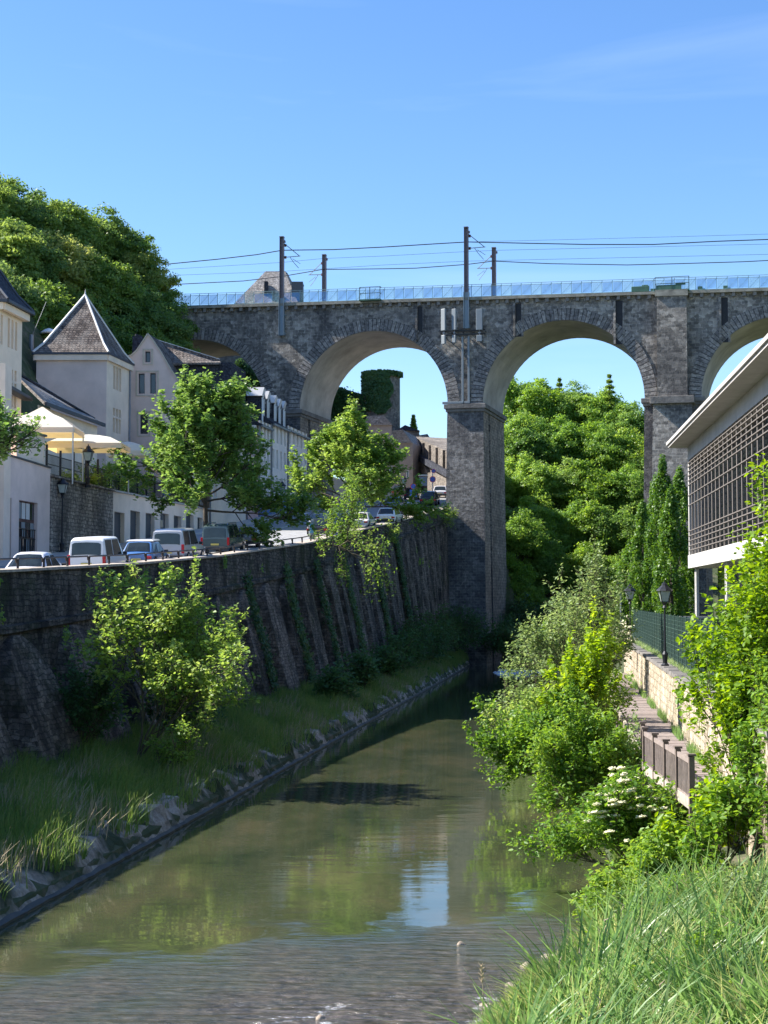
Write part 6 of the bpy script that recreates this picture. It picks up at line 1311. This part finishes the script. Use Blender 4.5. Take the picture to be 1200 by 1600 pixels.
# path on terrace
b = MB(); dd3 = np.arange(30,130,5.0)
for D in dd3: b.v += [(XD(D)+.6,D,TER+.02),(XD(D)+1.7,D,TER+.02)]
for i in range(len(dd3)-1): b.f.append((2*i,2*i+1,2*i+3,2*i+2)); b.m.append(0)
struct(b.build('footpath', plain('gravel_path', (.36,.31,.25), .95, var=.35, nscale=3)))
# lamps
def lamp_parts(r0, h, s=1.0):
    b = MB(); b.lathe([(.16*s,0),(.16*s,.18),(.09*s,.25),(.11*s,.5),(.13*s,.62),(.06*s,.75),(.045*s,1.2),(.035*s,h-1.05*s)], (0,0,0), 10); b.lathe([(.10*s,h-1.1*s),(.05*s,h-1.0*s),(.12*s,h-.88*s)], (0,0,0), 10); b.build('post', M['black'], r0)
    z = h-.86*s; lg = MB(); 
    lo = [( .13*s*x, .13*s*y, z) for x,y in ((-1,-1),(1,-1),(1,1),(-1,1))]; hi_ = [(.22*s*x,.22*s*y,z+.44*s) for x,y in ((-1,-1),(1,-1),(1,1),(-1,1))]
    lg.prism(lo, hi_); lt = lg.build('lantern', plain('lantern_glass', (.35,.40,.36), .15, var=.2), r0)
    b = MB()
    for i in range(4): b.bar(lo[i],hi_[i],.03); b.bar(lo[i],lo[(i+1)%4],.03); b.bar(hi_[i],hi_[(i+1)%4],.035)
    b.build('lantern_frame', M['black'], lt)
    b = MB(); b.lathe([(.34*s,0),(.30*s,.06*s),(.17*s,.17*s),(.12*s,.22*s),(.10*s,.30*s),(.03*s,.34*s),(.02*s,.42*s)], (0,0,z+.44*s), 8); b.build('lantern_hood', M['black'], r0)
def lamp(px, ytop, D, zb_, lab, s=1.0):
    p = P(px,ytop,D); r0 = thing('street_lamp', lab, 'street lamp', (p.x,D,zb_), group='old style lantern lamps'); lamp_parts(r0, p.z-zb_, s); return r0
lamp(1038,907,68,TER,'black lantern lamp standing alone in front of the green mesh fence',1.05)
lamp(984,911,98,TER,'black lantern lamp at the far end of the green mesh fence',1.15)
Dl = FXp(99)-1.2; lamp(98,744,Dl,RZ(Dl),'black lantern lamp against the rubble terrace wall behind the white van',1.25)
lamp(138,694,106,TZt,'short black lantern lamp on the terrace under the parasol',1.3)
Dl = 158; lamp(441,751,Dl,RZ(Dl),'black lantern lamp in front of the white houses with blue plinths',1.3)
lamp(631,742,166,RZ(166)+.1,'slim dark lamp post beside the white hatchback near the middle pier',1.1)
b = MB(); p = P(970,930,112); b.tube([(0,0,0),(0,0,p.z-TER)],.07,6); b.box((0,0,p.z-TER+.05),(.2,.2,.15)); o = b.build('bollard_post', M['metal']); o.location = (p.x,112,TER); tag(o, 'plain grey post left of the far lantern lamp', 'post')
# green mesh fence
r0 = thing('mesh_fence', 'dark green wire mesh fence behind the lamp on the right terrace', 'fence', (.117*66+4.6,66,TER)); D = 52.0
def fx(D): return .117*D+4.62
while D < 124:
    x, x2 = fx(D), fx(D+2.5); p_ = MB(); p_.box((x,D,TER+1.1),(.07,.07,2.3)); p_.build('post', M['green'], r0, True)
    b = MB()
    for k in range(12): z = TER+.1+k*.19; b.bar((x,D,z),(x2,D+2.5,z),.016 if k%4 else .03)
    for k in range(1,24): t_ = k/24; b.bar((x+(x2-x)*t_,D+2.5*t_,TER+.08),(x+(x2-x)*t_,D+2.5*t_,TER+2.2),.014)
    b.build('mesh_panel', M['green'], r0, True); D += 2.5
# pale flowering bush / stone by lamp 2
shrub('rose_bush', 'small bush with pale pink blossoms left of the far lantern lamp', 'shrub', gz(962,92,TER-.5), 43, 5, 1.7, .02, 2, [7,4], .7, .12, .2, LF['flower'], reps=1, jit=.1)
# concrete building
Dk = 95.0; X0 = P(1075,868,Dk).x; SL = .085
def bx_(D, off=0): return X0 + SL*(D-Dk) + off
z_bb, z_bt = P(1075,888,Dk).z, P(1075,868,Dk).z; z_gt = P(1075,720,Dk).z; z_rb = P(1075,698.5,Dk).z; DN = 34
r0 = thing('concrete_building', 'modern concrete building with dark gridded facade and overhanging roof on the right', 'building', (X0,Dk,TER))
def slab(n_, x0, x1, z0, z1, D0=DN, D1=Dk, mat='concrete'):
    b = MB(); b.prism([(bx_(D0,x0),D0,z0),(bx_(D0,x1),D0,z0),(bx_(D0,x1),D0,z1),(bx_(D0,x0),D0,z1)],[(bx_(D1,x0),D1,z0),(bx_(D1,x1),D1,z0),(bx_(D1,x1),D1,z1),(bx_(D1,x0),D1,z1)]); return b.build(n_, M[mat], r0, True)
slab('floor_band', 0, 16, z_bb, z_bt, mat='conclight'); slab('wall_beam', .05, 16, z_gt, z_rb+.15)
M['roofwhite'] = M['conclight']
rs = slab('roof_slab', -1.15, 17, z_rb+.16, z_rb+.34, D1=Dk+.9, mat='concrete')
slab('soffit', -1.05, 17, z_rb+.02, z_rb+.155, D1=Dk+.85)
slab('window_wall', .75, 15.9, z_bt, z_gt, D0=DN+.3, D1=Dk-.3, mat='darkroom'); slab('ground_floor_glazing', 1.6, 15.5, TER, z_bb, D0=DN+.5, D1=Dk-1.2, mat='glass')
b = MB(); b.prism([(bx_(Dk,.05),Dk-.25,z_bt),(bx_(Dk,16),Dk-.25,z_bt),(bx_(Dk,16),Dk-.25,z_gt),(bx_(Dk,.05),Dk-.25,z_gt)],[(bx_(Dk,.05),Dk,z_bt),(bx_(Dk,16),Dk,z_bt),(bx_(Dk,16),Dk,z_gt),(bx_(Dk,.05),Dk,z_gt)]); b.build('end_wall', M['concrete'], r0, True)
zr = lambda y: P(1075,y,Dk).z
for y in (860.2,853.3,845.3,837.8,830.5,790.2,774.8,758.4,751.5,744,737,730,724):
    b = MB(); b.bar((bx_(DN,.06),DN,zr(y)),(bx_(Dk,.06),Dk,zr(y)),.06,.045); b.build('horizontal_bar', M['gridbar'], r0, True)
D = Dk-.1; k = 0
while D > DN:
    b = MB(); b.box((bx_(D,.10),D,(z_bt+z_gt)/2),(.06,.12,z_gt-z_bt)); b.build('vertical_bar', M['gridbar'], r0, True); D -= 1.62
for D in (Dk-1.2,Dk-1.7,80,79.5,65,50): b = MB(); b.box((bx_(D,.35),D,(TER+z_bb)/2),(.16,.16,z_bb-TER)); b.build('column', M['conclight'], r0, True)
b = MB()
for k in range(9): b.box((bx_(Dk-1.45,.35),Dk-1.45,TER+.5*k+.3),(.1,.5,.06))
b.build('column_bracing', M['conclight'], r0, True)
b = MB(); a_, c_ = P(1062,966,88), P(1180,966,88); b.box(((a_.x+c_.x)/2,88,(TER+a_.z)/2),(c_.x-a_.x,.2,a_.z-TER)); o = b.build('parapet_wall', M['door']); 
b = MB(); b.box(((a_.x+c_.x)/2,88,a_.z+.05),(c_.x-a_.x+.1,.34,.12)); o.location = (0,0,0); tag(o, 'low dark parapet wall with pale coping in front of the glazed ground floor', 'wall'); cpn = b.build('coping', M['conclight'], o)
# distant person by the far lamp is too unclear in the photograph to read; the bright shape is built as a blossom bush
# ================================================================ CARS
M['carglass'] = plain('car_glass', (.02,.028,.03), .05, var=.6, nscale=1.2, spec=.6)
def car(name, lab, cat, loc, rz, L_, W_, H_, mat, kind, group='cars on the sloping street'):
    r0 = thing(name, lab, cat, loc, rz, group); w = W_/2; h = L_/2; zb = H_*.52 if kind != 'van' else H_*.50
    if kind == 'van':   st = [(-h,zb*.98,zb*.99,.96,.86),(-h+.10,zb,H_*.93,1,.86),(-h+.32,zb,H_,1,.84),(h*.10,zb,H_*.995,1,.84),(h*.42,zb,zb+.08,1,.82),(h*.9,zb*.84,zb*.85,.95,.8),(h,zb*.62,zb*.63,.88,.8)]
    elif kind == 'hatch': st = [(-h,zb*.95,zb*.96,.94,.84),(-h+.12,zb,zb+.08,1,.84),(-h+.62,zb,H_*.97,1,.78),(-h+1.1,zb,H_,1,.77),(h*.08,zb,H_*.975,1,.77),(h*.48,zb,zb+.05,1,.8),(h*.9,zb*.82,zb*.83,.94,.8),(h,zb*.6,zb*.61,.86,.8)]
    else: st = [(-h,zb*.86,zb*.87,.93,.84),(-h+.12,zb*.98,zb*.99,.98,.84),(-h+.65,zb,zb+.03,1,.82),(-h+1.35,zb,H_*.96,1,.72),(-h+1.8,zb,H_,1,.72),(h*.08,zb,H_*.97,1,.72),(h*.46,zb,zb+.04,1,.8),(h*.9,zb*.84,zb*.85,.94,.8),(h,zb*.6,zb*.61,.86,.8)]
    b = MB(); K = 7
    for (y,zbl,zt,wf,tf) in st:
        ww = w*wf; wt = ww*tf; g = zt > zbl+.12
        prof = [(ww*.90,.24),(ww*.985,.42),(ww,zbl*.72),(ww*.97,zbl),(wt*1.0 if g else ww*.93,zt-.06 if g else zt),(wt*.86 if g else ww*.7,zt+.005 if g else zt+.03),(0,zt+.03 if g else zt+.05)]
        ring = [(x,y,z) for x,z in prof] + [(-x,y,z) for x,z in prof[-2::-1]]; b.v += ring
    n_ = 13
    for i in range(len(st)-1):
        for k in range(n_-1): b.f.append((i*n_+k,i*n_+k+1,(i+1)*n_+k+1,(i+1)*n_+k)); b.m.append(0)
        b.f.append((i*n_+n_-1,i*n_,(i+1)*n_,(i+1)*n_+n_-1)); b.m.append(0)
    b.f.append(tuple(range(n_))); b.m.append(0); b.f.append(tuple(len(b.v)-1-k for k in range(n_))); b.m.append(0)
    o = b.build('body', mat, r0, smooth=True)
    for p_ in o.data.polygons: p_.use_smooth = True
    md = o.modifiers.new('e','EDGE_SPLIT'); md.split_angle = R(38)
    V = lambda i,k: Vector(b.v[i*n_+k])
    def pane(nm, q, inset, off, m=None):
        m = m or M['carglass']
        c = sum(q, Vector())/4; nn = (q[1]-q[0]).cross(q[3]-q[0]).normalized(); 
        if nn.dot(c-Vector((0,0,H_*.5))) < 0: nn = -nn
        vs_ = [c+(x-c)*inset+nn*off for x in q]; m_ = MB(); m_.add(vs_, [(0,1,2,3)]); m_.add([x-nn*.03 for x in vs_]+vs_, [(0,1,5,4),(1,2,6,5),(2,3,7,6),(3,0,4,7)]); return m_.build(nm, m, r0)
    def glass_between(nm, i0, i1, f0=.10, f1=.90, wd=.90):
        lo_ = [V(i0,k).lerp(V(i1,k),f0) for k in range(4,9)]; hi_ = [V(i0,k).lerp(V(i1,k),f1) for k in range(4,9)]; m_ = MB()
        for row in (lo_, hi_):
            for p_ in row: p_.x *= wd
        nn = (lo_[4]-lo_[0]).cross(hi_[0]-lo_[0]).normalized(); cc_ = (lo_[2]+hi_[2])/2
        if nn.dot(cc_-Vector((0,0,H_*.45))) < 0: nn = -nn
        a_ = [p_+nn*.03 for p_ in lo_]; c_ = [p_+nn*.03 for p_ in hi_]; a2 = [p_-nn*.02 for p_ in lo_]; c2 = [p_-nn*.02 for p_ in hi_]
        for k in range(4): m_.add([a_[k],a_[k+1],c_[k+1],c_[k]],[(0,1,2,3)]); m_.add([a2[k],a2[k+1],a_[k+1],a_[k]],[(0,1,2,3)]); m_.add([c2[k],c2[k+1],c_[k+1],c_[k]],[(0,1,2,3)])
        m_.build(nm, M['carglass'], r0)
    def glass_between_old(nm, i0, i1):
        a0,a1 = V(i0,4),V(i0,8); c0,c1 = V(i1,4),V(i1,8); pane(nm, [a0,a1,c1,c0], .88, .035)
    if kind == 'van': 
        glass_between('rear_window', 0, 1, .12, .86, .88); glass_between('windshield', 3, 4); sides = [(2,3)]
        wi = 3
    elif kind == 'hatch': glass_between('rear_window',1,2); glass_between('windshield',4,5); sides = [(2,4)]; wi = 4
    else: glass_between('rear_window',2,3); glass_between('windshield',5,6); sides = [(3,5)]; wi = 5
    for (i0,i1) in sides:
        for s_ in (0,1):
            k3,k4 = (3,4) if s_ == 0 else (9,8); A,Bq = V(i0,k3),V(i0,k4); Cq,Dq = V(i1,k4),V(i1,k3); Dq2 = V(i1+1,k3).lerp(Dq,.35)
            if kind != 'van': A = V(i0-1,k3).lerp(A,.55)
            m1,m2 = A.lerp(Dq,.52),Bq.lerp(Cq,.52); pane('side_window',[A,m1,m2,Bq],.86,.02); pane('side_window',[m1,Dq2,Cq,m2],.86,.02)
    # lights
    for s_ in (-1,1):
        m_ = MB()
        if kind == 'van': m_.box((s_*w*.93,-h+.06,zb*.86),(.14,.16,.50))
        else: m_.box((s_*w*.80,-h+.05,zb*.80),(.30,.14,.16))
        tl_ = m_.build('tail_light', M['red'], r0, bevel=.02); m_ = MB(); m_.box((s_*(w+.1),h*.30,zb+.1),(.2,.14,.16)); m_.build('wing_mirror', M['bumper'], r0, bevel=.03)
        m_ = MB(); m_.box((s_*w*.72,h*.965,zb*.72),(.32,.12,.16)); m_.build('headlight', M['white'], r0, bevel=.02)
    m_ = MB(); m_.box((0,-h-.02,.36),(W_*.93,.16,.24)); m_.build('rear_bumper', M['bumper'] if kind != 'sedan' else mat, r0, bevel=.03)
    m_ = MB(); m_.box((0,-h-.02,zb*.66),(.52,.04,.11)); m_.build('number_plate', M['plate'], r0)
    for sx_ in (-1,1):
        for sy in (-1,1):
            wc = Vector((sx_*(w-.09),sy*h*.60,.32)); m_ = MB(); m_.tube([wc-Vector((.1,0,0)),wc+Vector((.1,0,0))],.32,18); wh = m_.build('wheel', M['tyre'], r0); m_ = MB(); m_.tube([wc+Vector((sx_*.08,0,0)),wc+Vector((sx_*.115,0,0))],.2,10); m_.build('rim', M['rim'], wh)
    return r0
def carat(px, D, off, *a, rz=None, **k):
    lab, L_, W_, H_, mat, kind, nm, cat = a; p = P(px, 850, D); sl_ = math.atan2(-(WX(D+3)-WX(D-3)), 6); pit = (RZ(D+2)-RZ(D-2))/4
    r0 = car(nm, lab, cat, (p.x, D, RZ(D)+.0), sl_, L_, W_, H_, mat, kind); r0.rotation_euler = (math.atan(pit), 0, sl_ if rz is None else rz); return r0
carat(58,68.5,0,'silver-white saloon cut low behind the wall at the left edge',4.4,1.8,1.42,PL,'sedan','parked_car','car')
w1_ = carat(158,77.5,0,'small white van with red tail lights parked behind the railing',4.3,1.84,1.84,PW,'van','parked_van','van')
carat(229,84.8,0,'blue compact car with white roof between the white and silver vans',3.7,1.68,1.42,PB,'hatch','parked_car','car')
carat(281,91.5,0,'large silver van with wide dark rear window',4.9,1.9,1.92,PS,'van','parked_van','van')
b = MB(); b.prism([(-.74,-1.15,1.435),(.74,-1.15,1.425),(.70,.3,1.425),(-.70,.3,1.425)],[(-.62,-1.0,1.49),(.62,-1.0,1.49),(.6,.25,1.49),(-.6,.25,1.49)])
g3 = carat(351,103,0,'dark green-grey van with roof rails and tall red lights under the tree',4.4,1.84,1.86,PG,'van','parked_van','van')
for s_ in (-1,1): m_ = MB(); m_.tube([(s_*.66,-1.7,1.82),(s_*.66,-1.5,1.93),(s_*.66,.3,1.93),(s_*.66,.5,1.83)],.035,6); m_.build('roof_rail', M['rim'], g3)
carat(393,112,0,'grey-blue small car at the right end of the parked row',3.9,1.7,1.42,PGB,'hatch','parked_car','car')
bl = [o for o in COL.objects if o.get('label','').startswith('blue compact')][0]; b.build('roof_panel', PW, bl)
carat(504,128,0,'dark car with a red tail light behind the wall-top shrub',4.1,1.75,1.42,PK,'hatch','parked_car','car')
carat(567,143,0,'silver-white saloon with roof fin below the street tree',4.5,1.8,1.38,PL,'sedan','parked_car','car')
carat(610,152,0,'white hatchback with dark lower bumper by the slim lamp post',4.3,1.82,1.5,PW,'hatch','parked_car','car')
carat(641,163,0,'dark car with red light standing just beyond the white hatchback',4.2,1.8,1.42,PK,'hatch','parked_car','car')
carat(618,176,0,'grey-blue hatchback on the road beyond the white hatchback',4.1,1.78,1.45,PGB,'hatch','car','car')
carat(672,184,0,'black sport utility car parked beside the middle pier',4.5,1.9,1.66,PK,'hatch','parked_car','car')
carat(646,196,0,'black car further up the road under the middle arch',4.3,1.8,1.48,PK,'hatch','car','car')
carat(625,206,0,'dark parked car under the leaves at the top of the street',4.3,1.8,1.5,PK,'hatch','parked_car','car')
carat(690,200,0,'pale car half hidden behind the middle pier',4.3,1.8,1.45,PL,'hatch','parked_car','car')
# ================================================================ SIGNS
Ds = 112; p = P(253,757,Ds); r0 = thing('bus_stop_sign', 'blue bus stop sign on a grey pole in front of the garages', 'sign', (p.x,Ds,RZ(Ds))); h_ = p.z-RZ(Ds)
b = MB(); b.tube([(0,0,0),(0,0,h_+.3)],.045,8); b.build('pole', M['metal'], r0)
b = MB(); b.box((.33,0,h_-.35),(.5,.06,.75)); pn = b.build('sign_panel', M['signblue'], r0); b = MB()
for k,(w_,zz) in enumerate(((.34,.15),(.3,.0),(.36,-.12),(.2,-.25))): b.box((.33,-.035,h_-.35+zz),(w_,.01,.07 if k < 2 else .05))
b.build('sign_lettering', M['white'], pn); b = MB(); b.tube([(.28,.02,h_-1.0),(.28,-.02,h_-1.0)],.22,16); b.build('round_plate', M['frame'], r0)
b = MB(); b.box((.0,-.08,1.6),(.22,.05,.5)); b.build('timetable_case', M['frame'], r0)
Dz = 172; p = P(646,771,Dz); zb_ = RZ(Dz); r0 = thing('pedestrian_crossing_sign', 'blue crossing sign with white triangle below a red and blue roundel', 'sign', (p.x,Dz,zb_)); h_ = p.z-zb_
b = MB(); b.tube([(0,0,0),(0,0,h_+1.0)],.05,8); b.build('pole', M['metal'], r0); b = MB(); b.box((0,-.06,h_),(.78,.04,.78)); sq = b.build('square_panel', M['signblue'], r0)
b = MB(); b.add([(-.3,-.085,h_-.26),(.3,-.085,h_-.26),(0,-.085,h_+.28)],[(0,1,2)]); tr_ = b.build('white_triangle', M['white'], sq); b = MB(); b.bar((-.02,-.09,h_-.02),(-.1,-.09,h_-.22),.05); b.bar((-.02,-.09,h_-.02),(.08,-.09,h_-.22),.05); b.bar((0,-.09,h_-.03),(0,-.09,h_+.1),.07); b.build('walking_figure', M['black'], sq)
def roundel(root, c, r_):
    b = MB(); b.tube([Vector(c),Vector(c)+Vector((0,-.03,0))],r_,20); q = b.build('roundel', M['signred'], root); b = MB(); b.tube([Vector(c)+Vector((0,-.03,0)),Vector(c)+Vector((0,-.04,0))],r_*.78,20); b.build('roundel_centre', M['signblue'], q)
    b = MB(); c2_ = Vector(c)+Vector((0,-.045,0)); b.bar(c2_+Vector((-r_*.6,0,r_*.6)),c2_+Vector((r_*.6,0,-r_*.6)),r_*.2,.01); b.build('roundel_bar', M['signred'], q)
roundel(r0, (0,-.06,h_+.75), .34)
Dz = 183; p = P(676,749,Dz); zb_ = RZ(Dz); r0 = thing('no_parking_sign', 'red and blue roundel on a pale pole beside the black sport utility car', 'sign', (p.x,Dz,zb_)); h_ = p.z-zb_
b = MB(); b.tube([(0,0,0),(0,0,h_+1.2)],.06,8); b.build('pole', M['frame'], r0); roundel(r0,(0,-.08,h_),.36); roundel(r0,(.1,-.08,h_+.95),.26)
Dz = 119; p = P(487,812,Dz); zb_ = RZ(Dz); r0 = thing('parking_meter', 'short grey and blue ticket machine behind the railing end', 'ticket machine', (p.x,Dz,zb_)); h_ = max(1.5,p.z-zb_); b = MB(); b.lathe([(.22,0),(.22,h_-.15),(.2,h_-.05),(.08,h_)], (0,0,0), 10); b.build('post', M['metal'], r0); b = MB(); b.box((0,-.2,h_*.6),(.28,.06,.7)); b.build('front_panel', plain('panel_lightblue', (.10,.30,.45), .5), r0)
Dz = 196; p = P(661,752,Dz); r0 = thing('information_board', 'small grey information board on legs by the upper road', 'sign board', (p.x,Dz,RZ(Dz))); h_ = p.z-RZ(Dz); b = MB(); b.box((0,0,h_),(.95,.1,1.1)); b.build('board', plain('board_grey', (.35,.42,.5), .6), r0)
for s_ in (-1,1): b = MB(); b.box((s_*.42,0,h_*.5),(.08,.08,h_)); b.build('leg', M['black'], r0)
b = MB(); b.box((.0,0,h_+.75),(1.1,.4,.15)); b.build('board_hood', M['white'], r0)
